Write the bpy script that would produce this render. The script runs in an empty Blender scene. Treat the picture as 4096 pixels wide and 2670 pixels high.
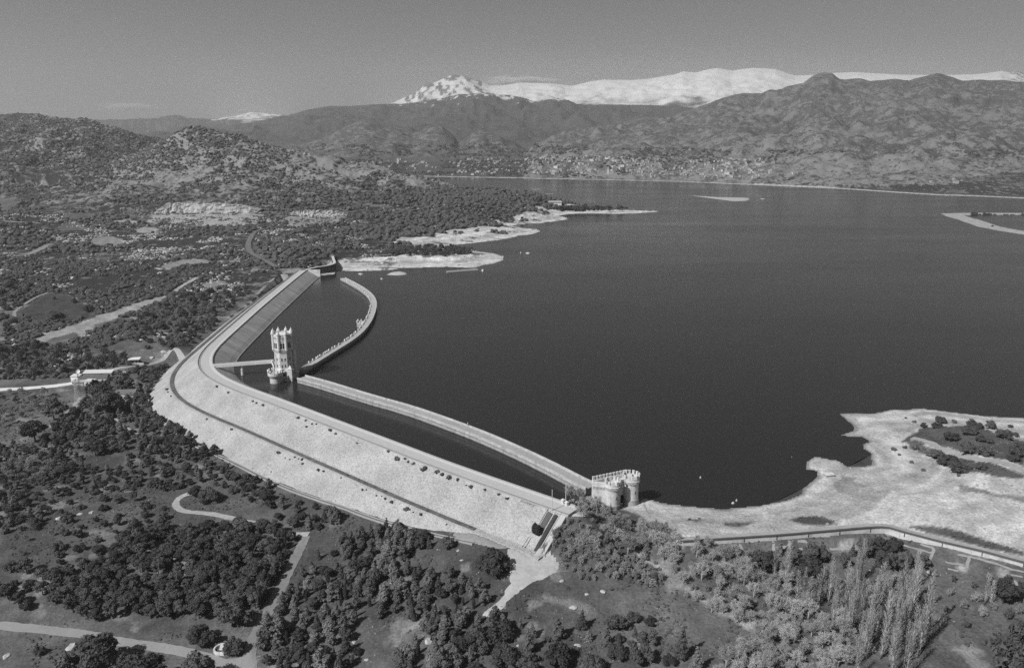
import bpy, bmesh, math, random
import numpy as np
from mathutils import Vector, Matrix
from mathutils.geometry import tessellate_polygon

SC = bpy.context.scene
COL = SC.collection
# ------------------------------------------------------------------ camera
CAM_H, PITCH = 165.0, math.radians(14.4)
FPX, CX, CY = 3185.3, 2048.0, 1335.0          # focal length and centre of the 4096 x 2670 photograph
cd = bpy.data.cameras.new('camera'); cam = bpy.data.objects.new('camera', cd); COL.objects.link(cam)
cam.location = (0, 0, CAM_H); cam.rotation_euler = (math.pi / 2 - PITCH, 0, 0)
cd.sensor_width = 36.0; cd.lens = 36.0 * FPX / 4096.0; cd.clip_start = 1.0; cd.clip_end = 60000
SC.camera = cam
# ------------------------------------------------------------------ light: late-morning sun behind the left shoulder
SUN_EL, SUN_AZ = math.radians(43), math.radians(229)     # azimuth clockwise from +Y
to_sun = Vector((math.sin(SUN_AZ) * math.cos(SUN_EL), math.cos(SUN_AZ) * math.cos(SUN_EL), math.sin(SUN_EL)))
sl = bpy.data.lights.new('sun', 'SUN'); sl.energy = 4.6; sl.angle = math.radians(0.53); sl.color = (1, 1, 1)
so = bpy.data.objects.new('sun', sl); COL.objects.link(so); so.location = (0, 0, 400)
so.rotation_euler = (-to_sun).to_track_quat('-Z', 'Y').to_euler()
W = bpy.data.worlds.new('World'); SC.world = W; W.use_nodes = True
wn = W.node_tree.nodes; wl = W.node_tree.links
sky = wn.new('ShaderNodeTexSky'); sky.sky_type = 'NISHITA'; sky.sun_disc = False
sky.sun_elevation = SUN_EL; sky.sun_rotation = SUN_AZ; sky.altitude = 900; sky.air_density = 1.0; sky.dust_density = 0.6; sky.ozone_density = 1.0
sep = wn.new('ShaderNodeSeparateColor'); mixm = wn.new('ShaderNodeMath'); mixm.operation = 'MULTIPLY_ADD'
mixm.inputs[1].default_value = 0.92                      # black-and-white film behind a yellow-red filter
gm = wn.new('ShaderNodeMath'); gm.operation = 'MULTIPLY'; gm.inputs[1].default_value = 0.08
wl.new(sky.outputs[0], sep.inputs[0]); wl.new(sep.outputs[0], mixm.inputs[0]); wl.new(sep.outputs[1], gm.inputs[0]); wl.new(gm.outputs[0], mixm.inputs[2])
comb = wn.new('ShaderNodeCombineColor')
for i in range(3): wl.new(mixm.outputs[0], comb.inputs[i])
bg = wn['Background']; bg.inputs[1].default_value = 0.05; wl.new(comb.outputs[0], bg.inputs[0])
SC.view_settings.view_transform = 'Standard'; SC.view_settings.look = 'None'
SC.view_settings.exposure = 0.12; SC.view_settings.gamma = 1.0
SC.cycles.use_denoising = False
SC.cycles.max_bounces = 5; SC.cycles.diffuse_bounces = 2; SC.cycles.volume_bounces = 2; SC.cycles.transparent_max_bounces = 4
SC.cycles.caustics_reflective = False; SC.cycles.caustics_refractive = False

HAZE = 7.8e-5
R = random.Random(7)
# ------------------------------------------------------------------ picture <-> world
cP, sP = math.cos(PITCH), math.sin(PITCH)
def ray(u, v):
    y = (CY - v) / FPX
    return ((u - CX) / FPX, cP + y * sP, -sP + y * cP)
def at(u, v, z=0.0):
    r = ray(u, v); t = (z - CAM_H) / r[2]
    return Vector((r[0] * t, r[1] * t, z))
def aty(u, v, Y):
    r = ray(u, v); t = Y / r[1]
    return Vector((r[0] * t, Y, CAM_H + r[2] * t))
def crop(ox, oy, s=1.7):
    return lambda x, y: (ox + x / s, oy + y / s)
K1, K2, K3 = crop(0, 200), crop(1300, 200), crop(2696, 200)
K4, K5, K6 = crop(0, 1000), crop(1300, 1000), crop(2696, 1000)
K7, K8, K9 = crop(0, 1758), crop(1300, 1758), crop(2696, 1758)
def pts(k, *l): return [k(*p) for p in l]
# ------------------------------------------------------------------ numeric noise
def _hash(ix, iy, seed):
    h = (ix.astype(np.int64) * 374761393 + iy.astype(np.int64) * 668265263 + seed * 974634777) & 0xffffffff
    h = ((h ^ (h >> 13)) * 1274126177) & 0xffffffff
    return ((h ^ (h >> 16)) & 0xffff) / 65535.0
def vnoise(x, y, seed=0):
    x = np.asarray(x, float); y = np.asarray(y, float)
    ix = np.floor(x); iy = np.floor(y); fx = x - ix; fy = y - iy
    fx = fx * fx * fx * (fx * (fx * 6 - 15) + 10); fy = fy * fy * fy * (fy * (fy * 6 - 15) + 10)
    a = _hash(ix, iy, seed); b = _hash(ix + 1, iy, seed); c = _hash(ix, iy + 1, seed); d = _hash(ix + 1, iy + 1, seed)
    return (a + (b - a) * fx) * (1 - fy) + (c + (d - c) * fx) * fy
def fbm(x, y, oct=5, seed=0, gain=0.5):
    s = 0; a = 1; n = 0
    for i in range(oct):
        s = s + a * vnoise(x, y, seed + i * 17); n += a; a *= gain; x = x * 2.03 + 11.3; y = y * 2.03 - 7.1
    return s / n
def ridged(x, y, oct=5, seed=0):
    s = 0; a = 1; n = 0
    for i in range(oct):
        s = s + a * (1 - np.abs(2 * vnoise(x, y, seed + i * 17) - 1)); n += a; a *= 0.5; x = x * 2.07 + 3.3; y = y * 2.07 - 9.1
    return s / n
def sstep(a, b, x):
    t = np.clip((x - a) / (b - a), 0, 1); return t * t * (3 - 2 * t)
def poly_sd(px, py, poly):
    """signed distance to a closed polygon, positive inside"""
    d = np.full(px.shape, 1e18); ins = np.zeros(px.shape, bool); n = len(poly)
    for i in range(n):
        ax, ay = poly[i][0], poly[i][1]; bx, by = poly[(i + 1) % n][0], poly[(i + 1) % n][1]
        ex, ey = bx - ax, by - ay; wx, wy = px - ax, py - ay
        t = np.clip((wx * ex + wy * ey) / max(ex * ex + ey * ey, 1e-9), 0, 1)
        dx = wx - ex * t; dy = wy - ey * t; d = np.minimum(d, dx * dx + dy * dy)
        c = ((ay <= py) & (by > py)) | ((ay > py) & (by <= py))
        with np.errstate(divide='ignore', invalid='ignore'):
            xi = ax + (py - ay) / (by - ay if by != ay else 1e-9) * ex
        ins ^= c & (px < xi)
    return np.where(ins, 1, -1) * np.sqrt(d)
def line_d(px, py, l):
    d = np.full(np.shape(px), 1e18)
    for a, b in zip(l[:-1], l[1:]):
        ex, ey = b[0] - a[0], b[1] - a[1]; wx, wy = px - a[0], py - a[1]
        t = np.clip((wx * ex + wy * ey) / max(ex * ex + ey * ey, 1e-9), 0, 1)
        d = np.minimum(d, (wx - ex * t) ** 2 + (wy - ey * t) ** 2)
    return np.sqrt(d)
def catmull(p, step):
    """dense smooth curve through points (tuples of any length)"""
    p = [np.array(q, float) for q in p]; out = []
    for i in range(len(p) - 1):
        p0 = p[i - 1] if i else 2 * p[0] - p[1]; p1, p2 = p[i], p[i + 1]
        p3 = p[i + 2] if i + 2 < len(p) else 2 * p[-1] - p[-2]
        n = max(1, int(np.linalg.norm((p2 - p1)[:2]) / step))
        for k in range(n):
            t = k / n
            out.append(0.5 * (2 * p1 + (p2 - p0) * t + (2 * p0 - 5 * p1 + 4 * p2 - p3) * t * t + (3 * p1 - p0 - 3 * p2 + p3) * t ** 3))
    out.append(p[-1]); return np.array(out)
def resample(c, step):
    seg = np.r_[0, np.cumsum(np.hypot(*np.diff(c[:, :2], axis=0).T))]
    n = max(2, int(seg[-1] / step) + 1); s = np.linspace(0, seg[-1], n)
    return np.stack([np.interp(s, seg, c[:, k]) for k in range(c.shape[1])], 1), s
def normals2(c):
    t = np.gradient(c[:, :2], axis=0); t /= np.linalg.norm(t, axis=1)[:, None]
    return t, np.stack([-t[:, 1], t[:, 0]], 1)           # tangent, left normal
# ------------------------------------------------------------------ dam axis (outer crest edge, near end first)
O_PTS = [(22.9, 304.7), (14.3, 311.4), (1.9, 321.4), (-18.4, 337.6), (-40.7, 356.0), (-71.8, 383.0), (-85.8, 395.0), (-113.7, 419.2), (-146.4, 447.6),
         (-170.8, 468.0), (-189.9, 486.0), (-203.8, 502.6), (-215.0, 522.1), (-223.0, 544.3), (-227.6, 567.6), (-230.1, 594.0), (-233.6, 646.0),
         (-238.2, 720.3), (-244.0, 846.9), (-246.0, 905.0)]
_c = catmull(O_PTS, 1.0)
for _ in range(60): _c[1:-1] = 0.25 * _c[:-2] + 0.5 * _c[1:-1] + 0.25 * _c[2:]
DAM, DAM_S = resample(_c, 1.0)
DT, DN = normals2(DAM)                                    # left of travel = downstream? travel goes to far end
if DN[40] @ np.array([-0.656, -0.755]) < 0: DN = -DN      # DN points downstream
CREST, CW = 8.0, 10.0
def dam_pt(i, e, z=0.0):
    return Vector((DAM[i, 0] + DN[i, 0] * e, DAM[i, 1] + DN[i, 1] * e, z))
def dam_face_z(e):
    """height of the downstream face at e metres outside the crest edge"""
    return float(np.interp(e, [0, 15.5, 19.5, 47.5], [CREST, -3.0, -3.0, -23.0]))
# ------------------------------------------------------------------ shoreline (z = 0)
def a0(l): return [tuple(at(u, v, 0)[:2]) for u, v in l]
inner_mid = [tuple(dam_pt(i, -CW / 2)[:2]) for i in range(0, len(DAM), 12)] + [tuple(dam_pt(len(DAM) - 1, -CW / 2)[:2])]
SHORE_N = a0([(1340, 1096)] + pts(K2, (75, 1500), (250, 1503), (430, 1498), (520, 1484), (680, 1478), (830, 1474), (1010, 1482), (1080, 1462), (1150, 1450), (1190, 1436), (1215, 1425),
            (1205, 1400), (1150, 1382), (1090, 1375), (990, 1362), (900, 1345), (800, 1338), (850, 1328), (1000, 1313), (1200, 1290), (1320, 1265), (1410, 1252), (1470, 1232),
            (1440, 1217), (1340, 1209), (1270, 1196), (1300, 1189), (1450, 1180), (1560, 1165), (1665, 1150), (1640, 1137), (1590, 1128), (1660, 1114), (1800, 1111), (1950, 1114), (2100, 1112), (2280, 1098)))
BACK = a0(pts(K2, (2230, 1092), (2100, 1084), (1950, 1078), (1800, 1066), (1680, 1046), (1600, 1030))) + [(50, 1990), (-50, 2130), (-140, 2280), (-260, 2430), (-420, 2600), (-520, 2800)]
SHORE_F = a0(pts(K2, (560, 857), (700, 861), (1100, 868), (1500, 876), (2000, 886), (2380, 895)) + pts(K3, (500, 916), (1000, 938), (1250, 952), (1500, 970), (1800, 988), (2000, 993), (2380, 1010)) + [(4700, 838), (5600, 900)])
SHORE_I = a0([(5600, 880), (4096, 851), (3900, 850), (3761, 853)] + [(3785, 866), (3830, 878), (3908, 906), (4000, 924), (4096, 939), (5600, 1090)])
SHORE_R = a0([(5600, 1740), (4096, 1670)] + pts(K6, (2100, 1125), (1980, 1110), (1850, 1095), (1760, 1082), (1650, 1073), (1560, 1086), (1500, 1078), (1400, 1100), (1340, 1112), (1240, 1106), (1125, 1110), (1160, 1145), (1220, 1195), (1225, 1225),
            (1180, 1240), (1125, 1260), (1200, 1268), (1280, 1272), (1330, 1300), (1285, 1320), (1290, 1350), (1340, 1380), (1350, 1455), (1300, 1470), (1180, 1470), (1120, 1430), (1060, 1420), (960, 1400), (900, 1440), (900, 1490), (970, 1500), (975, 1540))
            + pts(K9, (940, 280), (880, 330), (870, 370), (760, 415), (660, 432), (560, 450), (440, 458), (340, 470), (200, 460), (0, 438)) + pts(K8, (2300, 430), (2200, 400), (2160, 395), (2130, 420)) + [(2480, 1990), (2400, 1985), (2345, 1995)])
LAKE = inner_mid + SHORE_N + BACK + SHORE_F + [(3800, 1500)] + SHORE_I + [(900, 430)] + SHORE_R
NAT = [SHORE_N, SHORE_F, SHORE_I, SHORE_R, [SHORE_N[-1]] + BACK[:-1]]
# ------------------------------------------------------------------ terrain control points
ctl = []
def Z(*l):
    for u, v, z in l: ctl.append(tuple(at(u, v, z)))
def YY(*l):
    for u, v, Y in l: ctl.append(tuple(aty(u, v, Y)))
for i, e, z in ((4, 17.5, -3.3), (16, 17, -3.3), (28, 17.5, -3.4), (10, 26, -3.9), (24, 26, -4.2), (40, 21.5, -4.4), (42, 29, -5.2), (56, 25.5, -6.6), (75, 27.5, -8.4), (100, 30, -10.0), (130, 32, -11.6)): ctl.append(tuple(dam_pt(i, e, z)))
for i in range(160, 520, 35):
    ctl.append(tuple(dam_pt(i, 33.5, -13.0 if i < 430 else -9.5)))
for i in range(30, 520, 35):
    ctl.append(tuple(dam_pt(i, 8, -5.0 if i < 60 else -12.0)))
_b0 = dam_pt(0, 0); _ux = (dam_pt(20, 0) - _b0) / 20; _nx = Vector((DN[8, 0], DN[8, 1], 0))
for i in range(540, len(DAM) - 4, 30):
    f_ = (i - 540) / (len(DAM) - 540); ctl.append(tuple(dam_pt(i, 14, -4 + 9 * f_))); ctl.append(tuple(dam_pt(i, 30, -6 + 11 * f_)))
for d_, dz in ((2.2, -0.5), (8, -1.6), (15, -2.6)):
    for e in (0, 5, 10, 15.5): p_ = _b0 - _ux * d_ + _nx * e; ctl.append((p_.x, p_.y, dam_face_z(e) + dz * (1 - e / 25)))
Z((2200, 2300, -5), (2090, 2350, -6.5), (1960, 2440, -9), (2240, 2250, -4))
ctl += [(29, 307, 7.4), (27, 313, 7.5), (33, 310, 6.0), (36, 319, 3.5), (41, 319, 3.0), (45, 320, 2.4), (24.2, 303.0, 7.2)]
Z((0, 2670, -24), (-700, 2670, -25), (700, 2670, -22), (1200, 2670, -19), (1700, 2670, -16), (2048, 2670, -14), (2500, 2670, -11), (2900, 2670, -9), (3400, 2670, -7), (4096, 2670, -6), (4900, 2670, -6), (0, 3400, -24), (2048, 3400, -15), (4096, 3400, -8))
Z((0, 2400, -22), (500, 2300, -20), (1000, 2350, -18), (1500, 2400, -15), (0, 2000, -19), (500, 1900, -17), (800, 2050, -16.5), (1200, 2120, -15), (1500, 2200, -12), (0, 1700, -18), (300, 1600, -15.5), (-700, 1700, -16), (-700, 2200, -20))
Z((1700, 2300, -11), (2400, 2400, -9), (2700, 2450, -9), (2300, 2200, -2.5), (2450, 2150, -1.5), (2650, 2250, -4.5), (2900, 2450, -7.5))
Z((2420, 2040, 1.0), (2560, 2040, 1.5), (2650, 2080, 1.5), (2480, 2080, 1.5), (2380, 2060, 3.5))
Z((2730, 2190, -0.2), (3000, 2168, 0.0), (3300, 2146, 0.0), (3525, 2134, 0.0), (3700, 2172, 0.0), (3900, 2235, 0.0), (4096, 2288, 0.0), (4700, 2500, 0.0), (3000, 2220, -2.8), (3525, 2200, -2.2), (3900, 2320, -2.5), (3300, 2270, -4), (3700, 2330, -4), (4000, 2420, -4), (3300, 2450, -6), (3800, 2520, -5))
Z((2700, 2130, 1.5), (2900, 2105, 1.4), (3100, 2090, 2.2), (3525, 2070, 2.8), (3800, 2130, 3), (4096, 2210, 3), (4700, 2390, 3), (3300, 2000, 2.4), (3700, 1950, 4), (4096, 2000, 5), (4096, 1850, 9), (3800, 1780, 7.5), (3700, 1720, 6), (3900, 1730, 8), (4096, 1760, 8), (4800, 1850, 10), (3400, 1920, 2.0), (3550, 1800, 3.5))
Z((520, 1462, -8), (753, 1420, -4.5), (294, 1535, -13), (0, 1545, -15), (-700, 1540, -15), (420, 1540, -13), (480, 1590, -13.5), (600, 1500, -10), (700, 1400, -5))
Z((600, 1350, -6), (300, 1300, -6), (0, 1300, -5), (-600, 1300, -5), (700, 1250, -4), (400, 1150, 2), (0, 1150, 3), (-700, 1150, 5), (600, 1180, -1), (850, 1240, -4), (950, 1180, -2), (1080, 1130, 1), (1180, 1060, 6), (1210, 1045, 8), (1000, 1100, 4))
Z((0, 1000, 14), (400, 1000, 11), (800, 1000, 13), (1050, 1000, 13), (1229, 1020, 11), (1320, 980, 11), (1420, 1030, 5), (1550, 1030, 5), (1480, 1000, 6), (1400, 1060, 2.5), (1700, 1030, 5), (1800, 1020, 6), (1950, 1030, 2.5))
Z((0, 900, 27), (-700, 900, 35), (400, 900, 20), (700, 905, 17), (1000, 905, 20), (1200, 930, 17), (1300, 950, 12), (1500, 950, 9), (1800, 930, 7), (2050, 915, 4), (2200, 880, 5), (2350, 850, 5), (2480, 842, 3), (2250, 850, 9))
YY((800, 770, 1500), (400, 770, 1480), (1200, 780, 1480), (1500, 810, 1450), (1800, 840, 1430), (1600, 900, 1280), (1000, 830, 1380), (1300, 860, 1340), (0, 800, 1520), (200, 740, 1700), (0, 700, 1850), (-700, 740, 1700), (800, 680, 1680), (1200, 720, 1620), (1500, 750, 1620), (600, 690, 1700), (420, 680, 1780))
RB = pts(K1, (1140, 600), (1250, 553), (1320, 552), (1400, 560), (1500, 582), (1600, 605), (1680, 606), (1760, 625), (1850, 656), (1980, 690), (2100, 705), (2240, 735), (2380, 775)) + \
     pts(K2, (110, 745), (230, 772), (330, 778), (400, 800), (500, 830), (600, 860), (740, 890), (900, 925), (1050, 945), (1200, 955), (1400, 975), (1560, 1012), (1700, 1040), (1800, 1062))
for u, v in RB:
    Y = np.interp(u, [670, 1400, 2000, 2360], [1900, 1850, 1790, 1720]); p = aty(u, v, Y)
    ctl.append(tuple(p)); ctl.append((p.x * 1.10, Y * 1.10, max(-8, p.z - 35))); ctl.append((p.x * 1.22, Y * 1.22, max(-12, p.z - 110)))
YY((500, 640, 1980), (350, 600, 2050)); ctl += [(-1400, 2250, 120), (-1250, 2300, 100), (-1700, 2000, 140)]
ctl = np.array(ctl)
def warp(x, y): return np.stack([np.asarray(x) / np.asarray(y) * 2.2, np.log(np.asarray(y)) * 1.9], -1)
def tps_fit(c, lam=2e-4):
    P = warp(c[:, 0], c[:, 1]); n = len(P)
    r2 = ((P[:, None] - P[None]) ** 2).sum(-1); K = r2 * np.log(r2 + 1e-9) * 0.5 + np.eye(n) * lam
    A = np.zeros((n + 3, n + 3)); A[:n, :n] = K; A[:n, n] = 1; A[:n, n + 1:] = P; A[n, :n] = 1; A[n + 1:, :n] = P.T
    return P, np.linalg.solve(A, np.r_[c[:, 2], 0, 0, 0])
TP, TW = tps_fit(ctl)
def tps(x, y):
    Q = warp(x, y).reshape(-1, 2); out = np.zeros(len(Q))
    for k in range(0, len(Q), 60000):
        q = Q[k:k + 60000]; r2 = ((q[:, None] - TP[None]) ** 2).sum(-1)
        out[k:k + 60000] = (r2 * np.log(r2 + 1e-9) * 0.5) @ TW[:-3] + TW[-3] + q @ TW[-2:]
    return out.reshape(np.shape(x))
# ------------------------------------------------------------------ distant ridges: silhouette, ridge distance, foot distance, foot height
L_A = dict(l=[(-1600, 640), (-900, 560), (-400, 490)] + pts(K1, (0, 445), (60, 436), (130, 430), (260, 430), (330, 447), (400, 458), (480, 470), (560, 464), (620, 474), (680, 502), (780, 525), (900, 562), (1000, 582), (1140, 612)) + [(800, 600), (950, 650)],
           D=[(-1600, 2700), (1000, 2700)], F=1700, fz=70, p=1.0, n=0.10)
L_F = dict(l=[(600, 640), (1000, 612), (1200, 580), (1300, 552), (1388, 502), (1447, 476), (1490, 482), (1520, 492), (1600, 512), (1650, 530), (1690, 515), (1712, 508), (1765, 506), (1790, 520), (1812, 537), (1835, 572), (1850, 560), (1888, 530), (1918, 521), (1976, 535), (2065, 576), (2110, 610), (2200, 640)],
           D=[(600, 4700), (2200, 4500)], F=3500, fz=50, p=1.0, n=0.12)
L_P = dict(l=[(2080, 620)] + pts(K2, (1420, 640), (1550, 582), (1700, 547), (1850, 512), (2000, 490), (2100, 470), (2380, 438)) + [(2800, 425)] + pts(K3, (340, 322), (420, 300), (480, 291), (600, 292), (650, 266), (680, 272), (740, 262), (760, 250), (850, 226), (880, 222), (950, 166), (1010, 151), (1080, 158), (1120, 190), (1160, 198), (1280, 194), (1330, 206), (1400, 206), (1500, 196), (1600, 204), (1720, 171), (1800, 158), (1870, 178), (1960, 206), (2080, 200), (2230, 205), (2380, 215)) + [(4600, 390), (5400, 480)],
           D=[(2080, 4300), (2800, 5200), (5400, 5200)], F=2350, fz=8, p=0.95, n=0.08)
L_M = dict(l=[(-1600, 640), (-300, 600), (400, 560), (706, 520), (882, 508), (1000, 490), (1129, 467), (1235, 437), (1329, 423), (1400, 426), (1450, 420), (1553, 416), (1629, 412), (1700, 404), (1760, 392), (1841, 377), (1880, 378), (1929, 368), (2000, 376), (2059, 384), (2100, 392), (2135, 404), (2180, 400), (2229, 393), (2288, 410), (2347, 422), (2418, 416), (2535, 420), (2700, 424), (2900, 450), (3300, 480), (5400, 520)],
           D=[(-1600, 7800), (5400, 7800)], F=4800, fz=90, p=1.15, n=0.26)
L_S = dict(l=[(-1600, 560), (0, 520), (600, 482), (694, 461), (760, 474), (800, 482), (880, 479), (953, 464), (1000, 451), (1059, 453), (1135, 466), (1235, 446), (1330, 427), (1418, 424), (1500, 420)] +
             pts(K2, (460, 360), (560, 312), (600, 300), (650, 262), (680, 235), (700, 222), (740, 222), (760, 214), (800, 195), (830, 181), (870, 166), (910, 170), (950, 178), (1050, 206), (1120, 240), (1200, 241), (1330, 220), (1500, 225), (1680, 242), (1800, 214), (1900, 200), (2080, 205), (2200, 195), (2380, 165)) +
             pts(K3, (60, 145), (150, 152), (220, 134), (290, 122), (340, 130), (400, 140), (470, 128), (540, 120), (690, 128), (780, 160), (830, 172), (940, 168), (1100, 155), (1240, 150), (1400, 160), (1560, 168), (1720, 168), (1900, 168), (2060, 165), (2150, 152), (2230, 142), (2290, 152), (2330, 145), (2400, 165)) + [(4600, 340), (5400, 400)],
           D=[(-1600, 12000), (5400, 12000)], F=8400, fz=250, p=0.9, n=0.08)
# ------------------------------------------------------------------ sample the ground on a grid that coarsens with distance
NC, NR = 1040, 980
gx = np.linspace(-0.92, 0.92, NC); gl = np.linspace(math.log(120), math.log(14500), NR)
GX, GL = np.meshgrid(gx, gl); GY = np.exp(GL); GXw = GX * GY
near = GY < 2600
H = np.full(GX.shape, 0.0)
H[near] = tps(GXw[near], GY[near])
lake = np.full(GX.shape, -1.0); msk = GY < 4200
lake[msk] = poly_sd(GXw[msk], GY[msk], LAKE)             # >0: water
sd_nat = np.full(GX.shape, 5000.0)
sd_nat[msk] = np.min([line_d(GXw[msk], GY[msk], l) for l in NAT], axis=0)
plain = 2.0 + 0.055 * np.minimum(np.where(lake > 0, 0, sd_nat), 900)
plain = np.where(GY > 4000, 55, plain)
wN = 1 - sstep(2050, 2450, GY)
hn = np.where(near, H, 0)
base = hn * wN + plain * (1 - wN)
owner = np.zeros(GX.shape, int)
best = base.copy()
Ugrid = CX + FPX * GX / 1.0                                # approximates the picture column of a bearing
for li, L in enumerate((L_A, L_F, L_P, L_M, L_S), 1):
    l = np.array(L['l']); l = l[np.argsort(l[:, 0])]
    # bearing x/Y and slope of each silhouette point
    b = []; e = []
    for u, v in l:
        r = ray(u, v); b.append(r[0] / r[1]); e.append(r[2] / r[1])
    b = np.array(b); e = np.array(e); du = np.array(L['D'], float)
    Db = np.interp(np.interp(gx, b, l[:, 0]), du[:, 0], du[:, 1]); sl_ = np.interp(gx, b, e)
    Rz = CAM_H + sl_ * Db
    F_ = L['F']; fz = L['fz']
    t = (GY - F_) / (Db[None] - F_)
    tt = np.clip(t, 0, 1) ** L['p']
    hh = fz + (Rz[None] - fz) * tt
    back = np.clip((GY - Db[None]) / (Db[None] - F_), 0, 3)
    hh = np.where(t > 1, Rz[None] - (Rz[None] - fz) * back * 1.1, hh)
    amp = L['n'] * (Rz[None] - fz)
    sc = (Db.mean() - F_) * 0.28
    env = np.clip(t, 0, 1) * np.clip(1 - t, 0, 1) * 4
    nz = (ridged(GXw / sc + li * 7, GY / sc, 6, li * 31) - 0.62) * 2.2
    hh = hh + amp * nz * (env + 0.02)
    fa, fs = {1: (14, 60), 2: (24, 80), 3: (34, 85), 4: (46, 170), 5: (20, 200)}[li]
    hh = hh + fa * (fbm(GXw / fs + li * 3, GY / fs, 4, 80 + li) - 0.5) * 2 * np.minimum(1, env * 2 + 0.12) + fa * 0.6 * (ridged(GXw / fs * 0.5, GY / fs * 0.5, 4, 90 + li) - 0.62) * 2 * np.minimum(1, env * 2)
    hh = hh - 0.006 * Db[None] * np.clip(fbm(GXw / 150, GY / 150, 3, 5 + li) - 0.5, -1, 1) * env
    hh = np.where(t < 0, -1e3, hh)
    edge = sstep(b.min(), b.min() + 0.02, gx) * (1 - sstep(b.max() - 0.02, b.max(), gx))
    hh = np.where(edge[None] <= 0, -1e3, base + (hh - base) * edge[None])
    take = hh > best
    owner[take] = li; best = np.where(take, hh, best)
# natural relief
rel = sstep(10, 60, best) * (1 - sstep(2300, 2800, GY))
lowf = fbm(GXw / 90, GY / 90, 5, 3) - 0.5
left_hill = (GY > 880) & (GY < 2900)
best += np.where(left_hill, lowf * 26 * rel + (ridged(GXw / 45, GY / 45, 4, 9) - 0.6) * 15 * rel, 0)
best += (fbm(GXw / 14, GY / 14, 4, 21) - 0.5) * 1.3 * (1 - sstep(900, 1400, GY)) * np.where(lake > 0, 0, 1)
# beaches and water bed
nat = (sd_nat < 1e4)
cap = 0.055 * sd_nat + np.clip(sd_nat - 35, 0, 1e4) * 0.35 + 0.02
land = lake <= 0
bank = (GXw < 60) & (GY < 350)
cap = np.where(bank, np.maximum(cap, 0.75 * sd_nat + 0.1), cap)
capz = cap + (fbm(GXw / 9, GY / 9, 3, 77) - 0.5) * 0.25
near_nat = land & (sd_nat < 400)
best = np.where(near_nat, np.minimum(best, np.maximum(capz, 0.02)), best)
# right-hand beach and far shores may not dip under the water line
best = np.where(land & (sd_nat < 40) & (best < 0.05) & ((base > -1.2) | (GY > 850)), np.maximum(best, np.minimum(0.05 + 0.02 * sd_nat, 1.0)), best)
best = np.where(lake > 0, -0.12 * np.minimum(lake, 60) - 0.05, best)
# keep the ground out of the dam body
dd = GXw * 0 + 1e3; m2 = (GY > 270) & (GY < 960) & (GX < 0.15)
ddm = line_d(GXw[m2], GY[m2], [tuple(p) for p in DAM[::4]] + [tuple(DAM[-1])]); dd[m2] = ddm
side = np.zeros(GX.shape); 
idx = np.argmin((GXw[m2][:, None] - DAM[None, ::8, 0]) ** 2 + (GY[m2][:, None] - DAM[None, ::8, 1]) ** 2, axis=1) * 8
rx = GXw[m2] - DAM[idx, 0]; ry = GY[m2] - DAM[idx, 1]
e_off = rx * DN[idx, 0] + ry * DN[idx, 1]; along = np.abs(rx * DT[idx, 0] + ry * DT[idx, 1])
facez = np.interp(e_off, [-30, -12, -10, 0, 15.5, 19.5, 60], [-9, 4, 5, 5, -3.9, -3.9, -32])
inside = (along < np.where((idx == 0) | (idx >= len(DAM) - 9), 1.0, 8.0)) & (e_off > -28) & (e_off < 34)
bm_ = best[m2]; bm_ = np.where(inside & (e_off < 19.4), np.minimum(bm_, facez), bm_); best[m2] = bm_
HG = best
def hgt(x, y):
    x = np.asarray(x, float); y = np.asarray(y, float)
    fx = (x / y - gx[0]) / (gx[1] - gx[0]); fy = (np.log(y) - gl[0]) / (gl[1] - gl[0])
    fx = np.clip(fx, 0, NC - 1.001); fy = np.clip(fy, 0, NR - 1.001); ix = fx.astype(int); iy = fy.astype(int); fx -= ix; fy -= iy
    return (HG[iy, ix] * (1 - fx) + HG[iy, ix + 1] * fx) * (1 - fy) + (HG[iy + 1, ix] * (1 - fx) + HG[iy + 1, ix + 1] * fx) * fy
_Ys = np.exp(np.linspace(math.log(150), math.log(14000), 1800))
def ground(u, v):
    """first point of the ground under a picture position"""
    r = ray(u, v); x = r[0] / r[1] * _Ys; z = CAM_H + r[2] / r[1] * _Ys
    h = hgt(x, _Ys); k = np.argmax(h >= z)
    if k == 0: return Vector((x[-1], _Ys[-1], h[-1]))
    d0 = z[k - 1] - h[k - 1]; d1 = h[k] - z[k]; f = d0 / (d0 + d1 + 1e-9)
    Y = _Ys[k - 1] + (_Ys[k] - _Ys[k - 1]) * f; X = r[0] / r[1] * Y
    return Vector((X, Y, float(hgt(X, Y))))
def gpoly(k, *l): return [tuple(ground(*k(*p))[:2]) for p in l]
def inpoly(x, y, poly): return poly_sd(np.asarray(x, float), np.asarray(y, float), poly) > 0
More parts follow.
